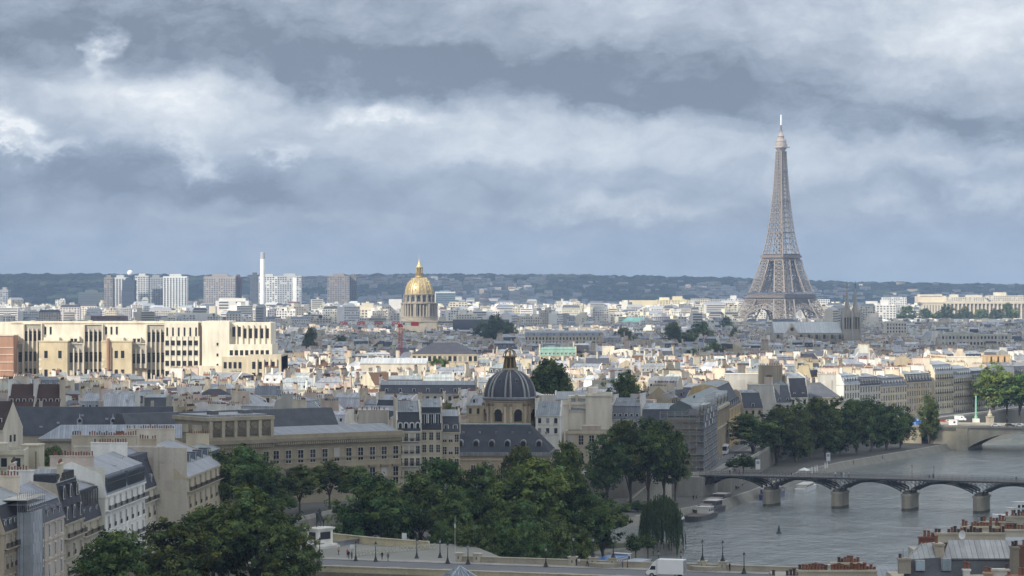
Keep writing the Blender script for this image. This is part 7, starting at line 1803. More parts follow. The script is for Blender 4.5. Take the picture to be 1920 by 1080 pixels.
# ------------------------------------------------------------------ boats
def hull(m, L_, w, h, c, c2, bow=.28, z0=-.4):
    n = 14; prev = None
    for i in range(n+1):
        t = i/n; x = -L_/2+L_*t
        k = 1.0 if t < 1-bow else sqrt(max(0, 1-((t-(1-bow))/bow)**2)); k *= min(1, .75+t*3)
        hh = h*(1+.25*max(0, (t-.75)/.25)**2)
        ring = [Vector((x,-w/2*k*.9,z0)),Vector((x,-w/2*k,hh)),Vector((x,w/2*k,hh)),Vector((x,w/2*k*.9,z0))]
        if prev:
            m.add(prev+ring, [(0,4,5,1),(2,6,7,3)], c, 'paint'); m.add(prev+ring, [(1,5,6,2)], c2, 'wall')
            m.add([prev[1]+Vector((0,-.05,0)),ring[1]+Vector((0,-.05,0)),ring[1]+Vector((0,-.05,.22)),prev[1]+Vector((0,-.05,.22))], [(0,1,2,3)], jit(c2,.1), 'paint')
        else: m.add(ring, [(0,1,2,3)], c, 'paint')
        prev = ring
def boat(label, x, y, rot, L_, w, hc, dc, cabins, name="barge", cat="boat", h=1.4, group=None):
    t = thing(name, label, cat, (x, y, 0), rot, group); m = MB(); hull(m, L_, w, h, hc, dc); m.build("hull", t)
    for (x0, x1, ww, z1, c, rc) in cabins:
        m = MB(); m.box(x0, x1, -ww/2, ww/2, h, z1, c, 'paint'); m.build("cabin", t)
        g_ = MB()
        n = max(1, int((x1-x0)/1.3))
        for i in range(n):
            a = x0+(i+.2)*(x1-x0)/n; b = x0+(i+.8)*(x1-x0)/n
            for s in (-1,1): g_.box(a, b, s*(ww/2), s*(ww/2+.04), h+(z1-h)*.35, h+(z1-h)*.8, PANE, 'glass', True)
        g_.build("window", t); m = MB(); m.box(x0-.25, x1+.25, -ww/2-.25, ww/2+.25, z1, z1+.12, rc, 'paint', True, True); m.build("roof", t)
    return t
WB = (.68,.68,.66); BD_ = (.035,.032,.032)
bd = atan2(-29, -13)
t = boat("blue and white tour boat with a long blue roof moored behind the bridge parapet", 23.0, 651, atan2(30, 14), 24, 5.2, WB, (.5,.5,.5), [(-11, 7.5, 4.6, 3.2, WB, (.10,.25,.60)), (7.6, 9.6, 4.2, 3.6, WB, WB)], "tour_boat", "boat", .9)
boat("second pale tour boat half hidden beside the blue roofed one", 27.5, 645, atan2(30, 14), 18, 4.4, WB, (.55,.55,.55), [(-9, 10, 4.0, 2.7, (.6,.62,.64), (.42,.46,.50))], "tour_boat", "boat", .8)
boat("dark blue barge with a white wheelhouse moored left of the weeping willow", 45.5, 776, atan2(30, 24)+.25, 17, 4.6, (.025,.035,.10), (.62,.62,.60), [(-5, 1.5, 3.4, 3.4, (.62,.58,.48), (.66,.65,.6))], h=1.9)
for k, (px, py, L_, cab, lab) in enumerate(((1303,974,24,[(-8,-3,3.6,3.4,(.5,.48,.44),(.60,.58,.54))],"near black barge with low cabin moored by the stairs, first of the dark row"),(1318,962,26,[(-9,-2,3.8,3.6,(.10,.09,.09),(.62,.60,.57)),(1,5,3.2,2.8,(.12,.1,.1),(.2,.19,.18))],"black barge with a white cabin roof in the middle of the dark row"),(1334,951,26,[(-9,-3,3.8,3.9,(.08,.06,.06),(.55,.53,.5)),(-1,6,3.6,3.0,(.11,.08,.07),(.30,.28,.25))],"black barge with a two part cabin at the far end of the dark row"))):
    p = P(px, py, 0); boat(lab, p.x+1.5, p.y, atan2(57, 22)+pi, L_, 5.0, BD_, (.10,.085,.075), cab, h=1.5, group="dark barges by the lower quay")
p = P(1455, 936, 0); boat("deep blue barge under the first arch of the footbridge", p.x, p.y+10, atan2(105, 30), 30, 5.0, (.05,.06,.16), (.16,.14,.13), [(-12, 4, 4.0, 3.2, (.06,.07,.17), (.20,.2,.24))], h=1.7)
p = P(1512, 919, 0); boat("long white boat seen under the second footbridge arch", p.x, p.y, atan2(105, 30), 26, 4.4, (.60,.60,.58), (.5,.48,.42), [(-9, 5, 3.4, 2.4, (.55,.54,.5), (.62,.6,.54))], h=1.2)
p = P(1896, 973, 0); boat("white cruiser with a mast partly hidden by the chimney roofs at the right frame edge", p.x+2, p.y, atan2(-20, -60), 17, 4.6, WB, WB, [(-6, 3, 3.6, 3.3, WB, (.6,.6,.58)), (-3, 1, 2.6, 5.0, WB, (.6,.6,.6))], "cruiser", "boat", 1.3)
p = P(1460.5, 1000, 0); t = thing("channel_buoy", "small dark pointed buoy floating alone in the middle of the river", "buoy", (p.x, p.y, 0), 0); m = MB(); m.lathe([(.2,-.3),(.75,-.1),(.8,.25),(.4,.5),(.3,1.4),(.1,1.6)], 10, (.04,.05,.055), 'metal'); m.build("float", t); m = MB(); m.lathe([(.28,1.5),(.05,2.3)], 6, (.04,.05,.055), 'metal'); m.build("topmark", t)
# ------------------------------------------------------------------ roofs at the lower right
def near_roofs():
    def stack(root, px0, px1, yt, yb, Y, c, dark, d=1.0, pots=True, rows=1, part=True):
        w = (px1-px0)*Y/F; x = PX((px0+px1)/2, Y)-root.location.x; zt = PZ(yt, Y)-root.location.z; zb = PZ(yb, Y)-root.location.z; yy = Y-root.location.y
        m = MB(); m.box(x-w/2, x+w/2, yy-d/2, yy+d/2, zb, zt, c, 'wall'); m.box(x-w/2-.12, x+w/2+.12, yy-d/2-.12, yy+d/2+.12, zt-.28, zt-.06, jit(c,.1), 'wall', True); o = m.build("chimney", root)
        n = max(2, int(w/.43)); R_ = random.Random(int(px0*3+yt))
        for r in range(rows):
            for i in range(n):
                if R_.random() < .2+.25*sin(i*.9): continue
                child("chimney_pot", pot_mesh(dark if R_.random() < .85 else not dark), o, (x-w/2+(i+.5)*w/n, yy+(r-(rows-1)/2)*.42+R_.uniform(-.08,.08), zt-.06), (0,0,0), (1.3,1.3,R_.uniform(.5,1.15)))
        return o
    cw = (.42,.38,.29)
    Y = 363
    r = thing("chimney_house", "stone chimney block crowned by two tiers of orange pots before the river", "house", (PX(1570, Y), Y, Z0))
    zt = PZ(1090, Y)-Z0; m = MB(); m.box(-5.5, 5.5, -.5, 11, 0, zt, cw, 'wall', top=True); m.build("wall", r)
    stack(r, 1497, 1643, 1068, 1092, Y, cw, False, 1.2, rows=2); stack(r, 1558, 1618, 1054, 1068, Y+.9, (.46,.42,.32), False, .9)
    m = MB(); m.extx([(-.2,zt),(11,zt),(8,zt+1.2),(4,zt+1.2)], 5.6, 12, (.22,.235,.25), 'zinc'); m.build("roof", r)
    Y = 366
    r = thing("chimney_house", "low roof edge with dark pots left of the two tiered chimney block", "house", (PX(1480, Y), Y, Z0)); m = MB(); m.box(-2, 2.6, 0, 8, 0, PZ(1083, Y)-Z0, (.3,.28,.24), 'wall'); m.build("wall", r); stack(r, 1447, 1512, 1079, 1092, Y, (.33,.3,.25), True)
    # big slate and zinc roof
    Y = 352; X = PX(1795, Y); z = lambda y: PZ(y, Y)-Z0
    r = thing("mansard_house", "big slate mansard with ribbed zinc top, two skylights and a dish, lower right", "house", (X, Y, Z0))
    x = lambda px: PX(px, Y)-X
    m = MB(); m.box(x(1690), x(1905), -1.5, 14, 0, z(1092), cw, 'wall'); m.build("wall", r)
    m = MB(); ya, yb = -1.6, .4; zl, zm = z(1094), z(1049)
    m.add([(x(1690),ya,zl),(x(1898),ya,zl),(x(1896),yb,zm),(x(1768),yb,zm),(x(1765),yb+.1,z(1046)),(x(1698),yb+.1,z(1050))], [(0,1,2,3),(0,3,4,5)], (.085,.088,.095), 'slate')
    m.build("roof", r)
    m = MB(); zr = z(1029); y2 = 4.2
    v = [(x(1768),yb,zm),(x(1896),yb,zm),(x(1896),y2,zr+.75),(x(1790),y2,zr+.75)]; m.add(v, [(0,1,2,3)], (.29,.295,.295), 'zinc')
    m.add([(x(1698),yb+.1,z(1050)),(x(1755),yb+.1,z(1047)),(x(1772),y2,zr+.6),(x(1738),y2,zr+.3)], [(0,1,2,3)], (.27,.28,.275), 'zinc')
    m.add([(x(1896),y2,zr+.75),(x(1738),y2,zr+.3),(x(1738),12,zr-2),(x(1896),12,zr-2)], [(0,1,2,3)], (.25,.26,.26), 'zinc')
    for k in range(15):
        t = k/14; a = Vector((x(1768)+(x(1896)-x(1768))*t, yb, zm+.03)); b = Vector((x(1790)+(x(1896)-x(1790))*t, y2, zr+.78)); m.beam(a, b, .09, (.34,.345,.345), 'zinc')
    for k in range(6):
        t = k/5; m.beam((x(1698)+(x(1755)-x(1698))*t, yb+.1, z(1050)+.05), (x(1738)+(x(1772)-x(1738))*t, y2, zr+.4), .08, (.33,.335,.33), 'zinc')
    m.beam((x(1768),yb-.1,zm), (x(1896),yb-.1,zm), .22, (.12,.12,.125), 'zinc'); m.build("zinc_top", r)
    for px, w_, hh in ((1724, 1.0, 1.2), (1773, 1.0, 1.4)):
        zz = z(1067); t = (zz-zl)/(zm-zl); yy = ya+(yb-ya)*t; m = MB(); m.box(x(px)-w_/2-.12, x(px)+w_/2+.12, yy-.35, yy+.5, zz-.15, zz+hh, (.33,.34,.35), 'zinc', True); m.add([(x(px)-w_/2,yy-.38,zz),(x(px)+w_/2,yy-.38,zz),(x(px)+w_/2,yy-.37,zz+hh-.15),(x(px)-w_/2,yy-.37,zz+hh-.15)], [(0,1,2,3)], (.36,.46,.50) if px < 1750 else (.25,.3,.32), 'glass'); m.build("skylight", r)
    stack(r, 1752, 1768, 1018, 1052, Y+2, (.40,.345,.265), False, 2.2); stack(r, 1684, 1707, 1046, 1075, Y-1.2, (.30,.265,.21), True, 1.0)
    stack(r, 1806, 1818, 1066, 1095, Y-2.2, (.62,.60,.55), False, .9)
    m = MB(); m.lathe([(.02,0),(.35,.06),(.6,.2)], 16, (.6,.6,.58), 'paint', cap=False); o = m.build("satellite_dish", r); o.location = (x(1817), 4.6, zr+1.4); o.rotation_euler = (radians(80), 0, radians(-50))
    m = MB(); m.beam((x(1692),-.6,z(1050)), (x(1692),-.6,z(1028)), .06, (.1,.1,.1), 'metal'); m.build("aerial", r)
    # chimney walls farther back
    for lab, parts, Y in (("dark red brick chimney stack and black pot wall behind the ribbed zinc roof", [(1723,1752,1006,1040,False,(.17,.075,.055)),(1752,1884,998,1040,True,(.40,.36,.28))], 372),
        ("long pot crowned chimney wall, third tier up at the lower right", [(1803,1872,986,1030,False,(.42,.38,.29)),(1865,1925,992,1040,False,(.46,.42,.34))], 395),
        ("highest chimney wall with orange pots below the white cruiser", [(1838,1900,977,1010,False,(.40,.36,.28)),(1885,1935,967,1010,False,(.37,.34,.27))], 415)):
        r = thing("chimney_house", lab, "house", (PX(1830, Y), Y, Z0)); m = MB(); w0 = PX(parts[0][0], Y)-PX(1830, Y); m.box(w0+.3, 9, .6, 12, 0, PZ(1040, Y)-Z0, (.40,.37,.3), 'wall'); m.build("wall", r)
        m = MB(); m.extx([(.5,PZ(1040,Y)-Z0),(12,PZ(1040,Y)-Z0),(9,PZ(1018,Y)-Z0),(4,PZ(1018,Y)-Z0)], w0+2, 9, (.24,.25,.26), 'zinc'); m.build("roof", r)
        for a, b, yt, yb_, dk_, c in parts: stack(r, a, b, yt, yb_, Y, c, dk_)
    Y = 346
    r = thing("chimney_house", "brown chimney stacks and white sloping chimney wall in the lower right corner", "house", (PX(1900, Y), Y, Z0)); m = MB(); m.box(-5.5, 6, .3, 8, 0, PZ(1085, Y)-Z0, (.38,.35,.29), 'wall'); m.build("wall", r)
    stack(r, 1896, 1908, 1024, 1095, Y+2.5, (.25,.215,.165), True, 2.2); stack(r, 1909, 1945, 1022, 1095, Y+3.5, (.17,.095,.07), True, 1.2); stack(r, 1858, 1891, 1066, 1095, Y-2, (.52,.49,.42), True, 1.0); stack(r, 1845, 1860, 1072, 1095, Y-2.4, (.45,.30,.2), False, .9); stack(r, 1888, 1930, 1078, 1096, Y-3, (.35,.16,.11), False, .9)
    # glass pyramid
    Y = 330; r = thing("glass_roof_lantern", "small pyramid shaped glass roof lantern with grey ribs poking up at the bottom edge", "roof lantern", (PX(862, Y), Y, PZ(1102, Y)), radians(20)); m = MB(); hh = 2.55; w = 3.4
    cs = [(-w,-w,0),(w,-w,0),(w,w,0),(-w,w,0)]
    for i in range(4): m.poly([cs[i], cs[(i+1)%4], (0,0,hh)], (.10,.13,.17), 'glass')
    m.build("glass", r); m = MB()
    for i in range(4):
        a, b = Vector(cs[i]), Vector(cs[(i+1)%4]); m.beam(a*1.01, (0,0,hh+.06), .3, (.36,.40,.44), 'zinc', .2)
        for t in (.25,.5,.75): q = a+(b-a)*t; m.beam(q*1.01, (0,0,hh+.05), .14, (.36,.40,.44), 'zinc', .08)
        m.beam(a, b, .3, (.34,.37,.4), 'zinc')
    m.build("ribs", r); m = MB(); m.box(-w-.3,w+.3,-w-.3,w+.3,-1.2,-.05,(.28,.29,.3),'zinc',True); m.box(-w,w,-w,w,-22,-1.2,(.4,.37,.3),'wall'); m.build("base", r)
near_roofs()
# ------------------------------------------------------------------ particular houses of the middle distance
hs("white house with a big round arched gable wall in full sun", 1143, 1202, 668, 1600, d=14, wc=(.64,.60,.52), rc=(.3,.31,.33), roof='flat', wins=(9,0,1,1), nchim=0)
def round_gable():
    Y = 1590.0; s = Y/F; t = thing("round_gabled_hall", "white round topped gable in full sun between two square cream gables", "hall", (PX(1170, Y), Y, Z0)); w = 58*s/2; h = PZ(655, Y)-Z0; m = MB(); n = 14
    pts = [(-w,0),(w,0)]+[(w*cos(pi*k/n), h-5.5+5.5*sin(pi*k/n)) for k in range(n+1)]
    m.add([(a,0,b) for a, b in pts]+[(a,14,b) for a, b in pts], [tuple(range(len(pts)))]+[(i, (i+1)%len(pts), (i+1)%len(pts)+len(pts), i+len(pts)) for i in range(len(pts))], (.66,.62,.54), 'wall'); m.build("wall", t)
    for a, b, yt, lab in ((1130,1152,650,"square cream gable left of the white round topped gable"),(1191,1201,652,"narrow square cream gable right of the white round topped gable")): party_block(lab, a, b, yt, 1604, (.62,.57,.47), 12, True, 0)
round_gable()
hs("long cream building under a pale green copper mansard roof", 1012, 1080, 667, 1560, d=14, wc=(.50,.44,.30), rc=COPPER, roof='mansard', rh=(3.6,1.4), wins=(3.2,2,1.1,2.0), dorm=9, nchim=1)
hs("teal green copper roofed hall far behind the round park trees", 1158, 1222, 604, 3300, d=18, wc=(.35,.36,.33), rc=(.15,.33,.30), roof='hip', rh=(4,2), wins=(3.2,1,1.4,2.0), nchim=0)
hs("cream block with a black hipped attic beside the copper green mansard", 1076, 1104, 662, 1570, d=12, wc=(.48,.42,.31), rc=(.05,.052,.06), rk='slate', roof='mansard', rh=(4.6,1), wins=(3.2,2,1.1,2.0), dorm=2, nchim=1)
hs("dark slate mansard house with a tall white dormer row left of the low park trees", 1200, 1262, 672, 1580, d=13, wc=(.44,.40,.31), rc=(.07,.075,.09), rk='slate', roof='mansard', rh=(4.4,1.6), wins=(3.2,2,1.1,2.0), dorm=8, nchim=3)
hs("dark slate hipped hall with a small lantern just right of the red crane mast", 772, 896, 664, 1380, d=22, wc=(.46,.40,.29), rc=(.062,.065,.08), rk='slate', roof='hip', rh=(4.4,1.4), wins=(5,1,1.6,2.6), nchim=0)
hs("long pale low roof strip lit by the sun under the slate hall", 675, 800, 681, 1330, d=16, wc=(.55,.50,.42), rc=(.52,.53,.53), roof='shed', rh=(1.2,1.0), wins=(3,0,1,1), nchim=0)
hs("long cream range with small dormers left of the round park tree", 984, 1130, 630, 2080, d=18, wc=(.52,.47,.36), rc=(.22,.24,.27), roof='mansard', rh=(2.6,1.6), wins=(3.2,2,1.2,2.0), dorm=12, nchim=0)
hs("low range with many brown sloping roofs lit at the gable, left of the striped dome", 700, 762, 722, 1150, rot=25, d=16, wc=(.62,.55,.43), rc=(.12,.075,.05), rk='slate', roof='gable', rh=(3,2.2), wins=(3,0,1,1), nchim=0)
hs("very long dark roof with white framed windows left of the striped dome", 712, 892, 738, 1010, d=14, wc=(.50,.46,.38), rc=(.10,.105,.12), rk='slate', roof='mansard', rh=(3.2,1.4), wins=(3.2,2,1.1,1.6), dorm=7, nchim=2)
hs("steep brown tiled roof with white dormers, left of two by slate range", 14, 62, 765, 860, d=12, wc=(.40,.37,.32), rc=(.075,.05,.043), rk='slate', roof='gable', rh=(4.4,3), wins=(3,1,1,1.6), dorm=4, nchim=2)
hs("steep brown tiled roof with white end wall, right of two by slate range", 64, 112, 765, 862, d=12, wc=(.44,.41,.35), rc=(.075,.05,.043), rk='slate', roof='gable', rh=(4.4,3), wins=(3,1,1,1.6), dorm=4, nchim=2)
hs("pale blue grey zinc roofed house with four white attic windows behind the slate range", 150, 200, 770, 880, d=12, wc=(.46,.43,.38), rc=(.33,.355,.39), roof='mansard', rh=(3.0,2.4), inset=.6, wins=(3,1,1.2,1.6), dorm=4, nchim=1)
hs("big pale zinc gable roof beside the four attic window house", 186, 252, 775, 870, d=13, wc=(.50,.47,.40), rc=(.36,.38,.41), roof='gable', rh=(4,2), wins=(3,1,1.2,1.6), nchim=2)
hs("blank olive grey trapezoid gable rising over the palace side wing", 268, 312, 800, 790, rot=4, d=26, wc=(.27,.25,.20), rc=(.09,.095,.105), rk='slate', roof='mansard', rh=(8.4,.6), inset=4, wins=(3,0,1,1), nchim=0)
hs("tan and grey low building at the left frame edge behind the scaffolded house", -30, 45, 850, 560, rot=6, d=13, wc=(.47,.43,.32), rc=(.25,.27,.29), roof='flat', wins=(3.4,2,1.2,1.8), nchim=0)
hs("steep dark brown roof with a cream gable at the left frame edge", -60, 8, 806, 640, rot=-12, d=12, wc=(.55,.50,.40), rc=(.06,.045,.04), rk='slate', roof='gable', rh=(4,2.6), wins=(3.2,2,1.1,1.7), dorm=3, nchim=1)
party_block("plain yellow grey chimney wall at the left frame edge above the scaffold", 40, 74, 836, 575, (.47,.43,.32), 6, False, 0)
hs("grey metal roofed shed beside the scaffold top with clutter on its terrace", 20, 108, 900, 520, rot=4, d=10, wc=(.40,.38,.32), rc=(.24,.26,.28), roof='gable', rh=(1.2,.6), wins=(3.4,1,1.2,1.6), nchim=2)
hs("long white office range with two rows of square windows at the far right", 1765, 1890, 628, 2050, d=18, wc=(.52,.49,.42), rc=(.3,.3,.3), roof='flat', wins=(4.4,2,1.4,2.0), nchim=0, name='office_range', cat='building')
hs("white low block of four storeys with grey penthouse behind the spired church", 1662, 1700, 605, 2500, d=16, wc=(.60,.56,.48), rc=(.3,.3,.3), roof='flat', wins=(3.2,3,1.2,1.8), nchim=0)

# ------------------------------------------------------------------ far blocks that the photo picks out
def slab(label, px0, px1, yt, Y, c, style=(4.2,3.3), win=(.10,.11,.125), d=18, steps=()):
    s = Y/F; w = (px1-px0)*s; h = PZ(yt, Y)-Z0; t = thing("apartment_block", label, "apartment block", (PX((px0+px1)/2, Y), Y, Z0), 0, "pale apartment blocks of the far city")
    m = MB(); m.box(-w/2, w/2, 0, d, 0, h, c, 'far')
    for (a, b, e) in steps: m.box(-w/2+a*w, -w/2+b*w, d*.2, d*.9, h, h+e, jit(c,.08), 'far')
    if style:
        p = m; bw, fh = style; n = max(2, int(w/bw)); b = w/n; R_ = random.Random(int(px0*13+yt))
        for j in range(max(1, int(min(h, 30)/fh))):
            for i in range(n):
                if R_.random() < .15: continue
                p.box(-w/2+i*b+b*.22, -w/2+(i+1)*b-b*.22, -.2, 0, h-fh*(j+1)+.6, h-fh*(j+1)+.6+fh*.52, jit(win,.4,R_), 'far')
    m.build("wall", t)
    block(px0, px1, yt, Y); return t
WF = (.66,.64,.60); CF = (.62,.56,.44)
for a in (("white cube block just left of the gilded dome", 729, 753, 561, 3600, WF, None), ("white stepped office block with dark window bands under the left towers", 404, 466, 564, 3900, WF, (30,4.0), (.07,.075,.085), 18, ((.1,.9,4),)), ("long low white complex below the white chimney", 548, 640, 580, 3700, WF, (6,4)), ("white stepped block with roof boxes left of the white cube", 658, 728, 580, 3500, CF, (4.4,3.6), (.1,.1,.11), 18, ((.3,.6,8),(.1,.3,5))),
    ("small cream block with brown bands right of the teal glass office", 843, 876, 566, 4000, CF, (4,3.4)), ("low white block right of the cream banded one behind the slate wing", 880, 935, 580, 3800, WF, (4,3.4)), ("bright cream block with close vertical windows, left half of the lit pair", 1167, 1230, 563, 4600, (.64,.55,.36), (2.8,24), (.3,.25,.17)), ("bright yellow cream stepped block, right half of the lit pair", 1231, 1292, 562, 4650, (.66,.58,.38), (5,3.6), (.32,.27,.18), 20, ((.1,.4,4),(.5,.8,6))),
    ("white gridded office block left of the lit cream pair", 1140, 1167, 574, 4300, WF, (5,3.6)), ("thin white viaduct like roof strip before the lit far blocks", 1005, 1140, 590, 3500, WF, None), ("cream block between the lit pair and the iron tower", 1296, 1330, 560, 4900, CF, (4,3.4)), ("grey brown block left of the iron tower's first floor", 1332, 1362, 561, 4800, (.45,.41,.36), (4,3.4)),
    ("white stepped roof block close left of the iron tower", 1365, 1392, 560, 5000, WF, (4,3.4), (.1,.1,.11), 18, ((.2,.6,6),)), ("white block right behind the iron tower's right foot", 1530, 1556, 561, 4700, WF, (4,3.4)), ("long white terraced block right of the two church spires", 1612, 1680, 572, 4100, WF, (5,3.6), (.12,.12,.13), 18, ((.2,.5,6),(.6,.8,8))), ("bright white block on the horizon left of the colonnade pavilion", 1655, 1700, 557, 5200, WF, (4,3.4)),
    ("wide cream roof block over the colonnade's left half", 1775, 1850, 557, 5000, CF, (4,3.4), (.2,.18,.15), 18, ((.1,.3,5),(.5,.9,4))), ("bright cream block over the colonnade's right half", 1850, 1925, 554, 5100, CF, (4,3.4), (.2,.18,.15), 18, ((.2,.5,6),)), ("cream church spire block under the wide grey beige tower", 392, 404, 574, 3850, CF, None), ("brown low block under the dark blue glass tower", 170, 236, 592, 3000, (.20,.12,.10), (5,3.6)), ("white low block under the pale speckled tower", 292, 330, 582, 3600, WF, (5,3.6)), ("flat white canopy roof under the white striped tower", 330, 400, 588, 3400, WF, None)): slab(*a)

# ------------------------------------------------------------------ the sea of roofs
MARKS = [(20,"brick block"),(110,"first stone bay"),(225,"second stone bay"),(340,"window grid"),(450,"stepped slab end"),(540,"white chimney"),(640,"brown tower"),(700,"crane jib"),(751,"crane mast"),(790,"gilded dome"),(860,"teal office"),(925,"church side tree"),(957,"striped dome"),(1030,"copper mansard"),(1110,"square gable"),(1170,"round gable"),(1235,"lit blocks"),(1275,"round park tree"),(1340,"ochre house"),(1390,"tower's left foot"),(1465,"iron tower"),(1510,"church nave"),(1590,"church spires"),(1660,"terraced block"),(1710,"terrace end"),(1750,"colonnade pavilion"),(1800,"great gable"),(1860,"chimney slabs"),(1910,"colonnade end")]
def mark(px): return min(MARKS, key=lambda m: abs(m[0]-px))
TIERS = [(1010,"shaded front roofs"),(1200,"second roof rank"),(1420,"sunlit roof band"),(1680,"behind sunlit band"),(2050,"grey middle roofs"),(2500,"grey far roofs"),(3300,"last grey roofs"),(3900,"near bright city"),(4800,"middle bright city"),(9999,"below blue hills")]
def tier(Y): return next(t for a, t in TIERS if Y < a)
WCOL = [("cream",CREAM),("white",WHITE),("beige",BEIGE),("pale stone",(.50,.46,.37)),("grey",(.36,.35,.32)),("pinkish",PINK),("tan",TAN),("off white",(.60,.57,.50)),("cream",(.58,.53,.43)),("white",(.62,.60,.56))]
RCOL = [("pale zinc",(.33,.345,.36),'zinc'),("grey zinc",(.25,.265,.285),'zinc'),("dark zinc",(.16,.175,.20),'zinc'),("black slate",(.058,.06,.07),'slate'),("blue slate",(.085,.092,.11),'slate'),("brown tile",(.12,.07,.05),'slate'),("bright zinc",(.42,.44,.46),'zinc')]
def city():
    R_ = random.Random(77); cand = []
    Y = 900.0
    def excluded(X, Y):
        px = 960+X*F/Y
        if X > -9000 and Y < 1700:
            # street side of the left bank wall
            for (ax, ay), (bx, by) in zip(LW[7:], LW[8:]):
                if ay <= Y <= by:
                    if X > ax+(bx-ax)*(Y-ay)/(by-ay)-(52 if Y > 1180 else 46): return True
            if Y < 853 and X > 10: return True
        for (x0, x1, y0, y1) in KEEP:
            if x0 < X < x1 and y0 < Y < y1: return True
        return False
    KEEP = [(-40,20,830,900), (-300,-85,1225,1300), (-140,-50,2650,2740), (-90,0,2620,2680), (250,275,2120,2180), (190,262,2125,2180), (380,420,3940,4020), (300,500,3900,4060), (-110,-60,1685,1715), (50,140,850,1010),
            (-60,40,780,840), (75,125,1040,1130)]
    while Y < 6400:
        far = Y > 3300
        sx = 13.5 if Y < 1700 else (17 if not far else 28); sy = 15 if Y < 1700 else (25 if not far else 50)
        n = int((0.40*Y+80)/sx)
        for i in range(n):
            X = -0.20*Y-40+i*sx+R_.uniform(-4,4); yy = Y+R_.uniform(-sy*.4, sy*.4)
            if R_.random() < .07 or excluded(X, yy): continue
            ang = mnoise.noise(Vector((X/170, yy/170, 4.0)))*1.3
            ang = round(ang/.35)*.35 + R_.choice([0,0,0,pi/2])
            hv = R_.gauss(0, 2.0)+mnoise.noise(Vector((X/130, yy/130, 9.0)))*3.5
            if far:
                h = 20+R_.random()**2*20+max(0, hv)*1.2; kind = 'flat' if R_.random() < .72 else 'mansard'; w = R_.uniform(10,28); d = R_.uniform(10,16)
                if R_.random() < .05: h += R_.uniform(6,14)
                if Y > 5200: h = min(h, 30)
                pxx = 960+X*F/yy
                if (1375 < pxx < 1555 or pxx > 1640) and yy < 4300: h = min(h, max(8, 56-49*yy/F))
            else:
                h = 15.5+hv*.9; kind = R_.choices(['mansard','gable','flat','shed','hip'],[.46,.30,.09,.06,.09])[0]; w = R_.uniform(7.5,16); d = R_.uniform(7.5,11)
                if R_.random() < .14: h += R_.uniform(1,4)
                h = max(11, min(h, 23.5))
            cand.append(dict(X=X, Y=yy, ang=ang if not far else ang*.5, h=h, kind=kind, w=w, d=d, far=far, seed=R_.randint(0, 10**6)))
        Y += sy
    # which of them show: fill the picture front to back
    cov = np.zeros((540, 960), dtype=bool)
    items = [(b[3], 'b', b) for b in BLOCK] + [(c['Y'], 'c', c) for c in cand]
    items.sort(key=lambda q: q[0])
    for Yd, k, q in items:
        if k == 'b':
            x0, x1, yt = q[0]/2, q[1]/2, q[2]/2; xa, xb = int(max(0, x0)), int(min(960, x1)); 
            if xb > xa: cov[max(0, int(yt)):, xa:xb] = True
            continue
        s = q['Y']/F; ca, sa = abs(cos(q['ang'])), abs(sin(q['ang'])); ww = q['w']*ca+q['d']*sa; px = 960+q['X']/s; top = Z0+q['h']+(3.4 if q['kind'] != 'flat' else .6); py = HY+(H-top)/s
        xa, xb = int(max(0, (px-ww/2/s)/2)), int(min(960, (px+ww/2/s)/2)+.5); ya = int(py/2); q['px'] = px; q['py'] = py
        q['vis'] = int((~cov[ya:540, xa:xb]).sum()) if xb > xa and ya < 540 else 0
        if xb > xa: cov[max(0, ya+1):, xa:xb] = True
    vis = [c for c in cand if c['vis'] > 1]
    near = sorted([c for c in vis if not c['far']], key=lambda c: -c['vis']); farl = sorted([c for c in vis if c['far']], key=lambda c: -c['vis'])
    print("candidates", len(cand), "visible near", len(near), "far", len(farl))
    own = {id(c) for c in near[:270]} | {id(c) for c in farl[:200]}
    stuffN, stuffF = MB(), MB(); labels = {}
    for c in cand:
        r2 = random.Random(c['seed']); wn, wc = r2.choice(WCOL); rn, rc, rk = r2.choices(RCOL, [2.6,4,3,2.6,2.2,1.0,1.6])[0]; wc = jit(wc, .10, r2); rc = jit(rc, .12, r2)
        w, d, h, kind = c['w'], c['d'], c['h'], c['kind']
        sunband = 1080 < c['Y'] < 1600
        mine = id(c) in own
        if c['vis'] < 2 and not mine and (c['far'] or r2.random() < .5): continue
        if c['far']:
            wn, wc = r2.choice([("white",WF),("cream",CF),("off white",(.60,.57,.5)),("white",(.68,.66,.62)),("beige",(.50,.46,.38)),("grey",(.38,.38,.37)),("cream",(.64,.6,.5))]); wc = jit(wc, .08, r2)
            M = Matrix.Translation((c['X'], c['Y'], Z0)) @ Matrix.Rotation(c['ang'], 4, 'Z')
            def put(m, wall_only=False):
                m.box(-w/2, w/2, -d/2, d/2, 0, h, wc, 'far')
                if kind != 'flat': m.add([(-w/2,-d/2,h),(w/2,-d/2,h),(w/2,d/2,h),(-w/2,d/2,h),(-w/2+2,-1,h+3.5),(w/2-2,-1,h+3.5),(w/2-2,1,h+3.5),(-w/2+2,1,h+3.5)], [(0,1,5,4),(1,2,6,5),(2,3,7,6),(3,0,4,7),(4,5,6,7)], rc, 'far')
                else:
                    for _ in range(r2.randint(1,3)): bx = r2.uniform(-w*.4,w*.3); bw = r2.uniform(2.5,w*.3); m.box(bx, bx+bw, -d*.25, d*.3, h, h+r2.uniform(1.5,4.5), jit(wc,.12,r2), 'far')
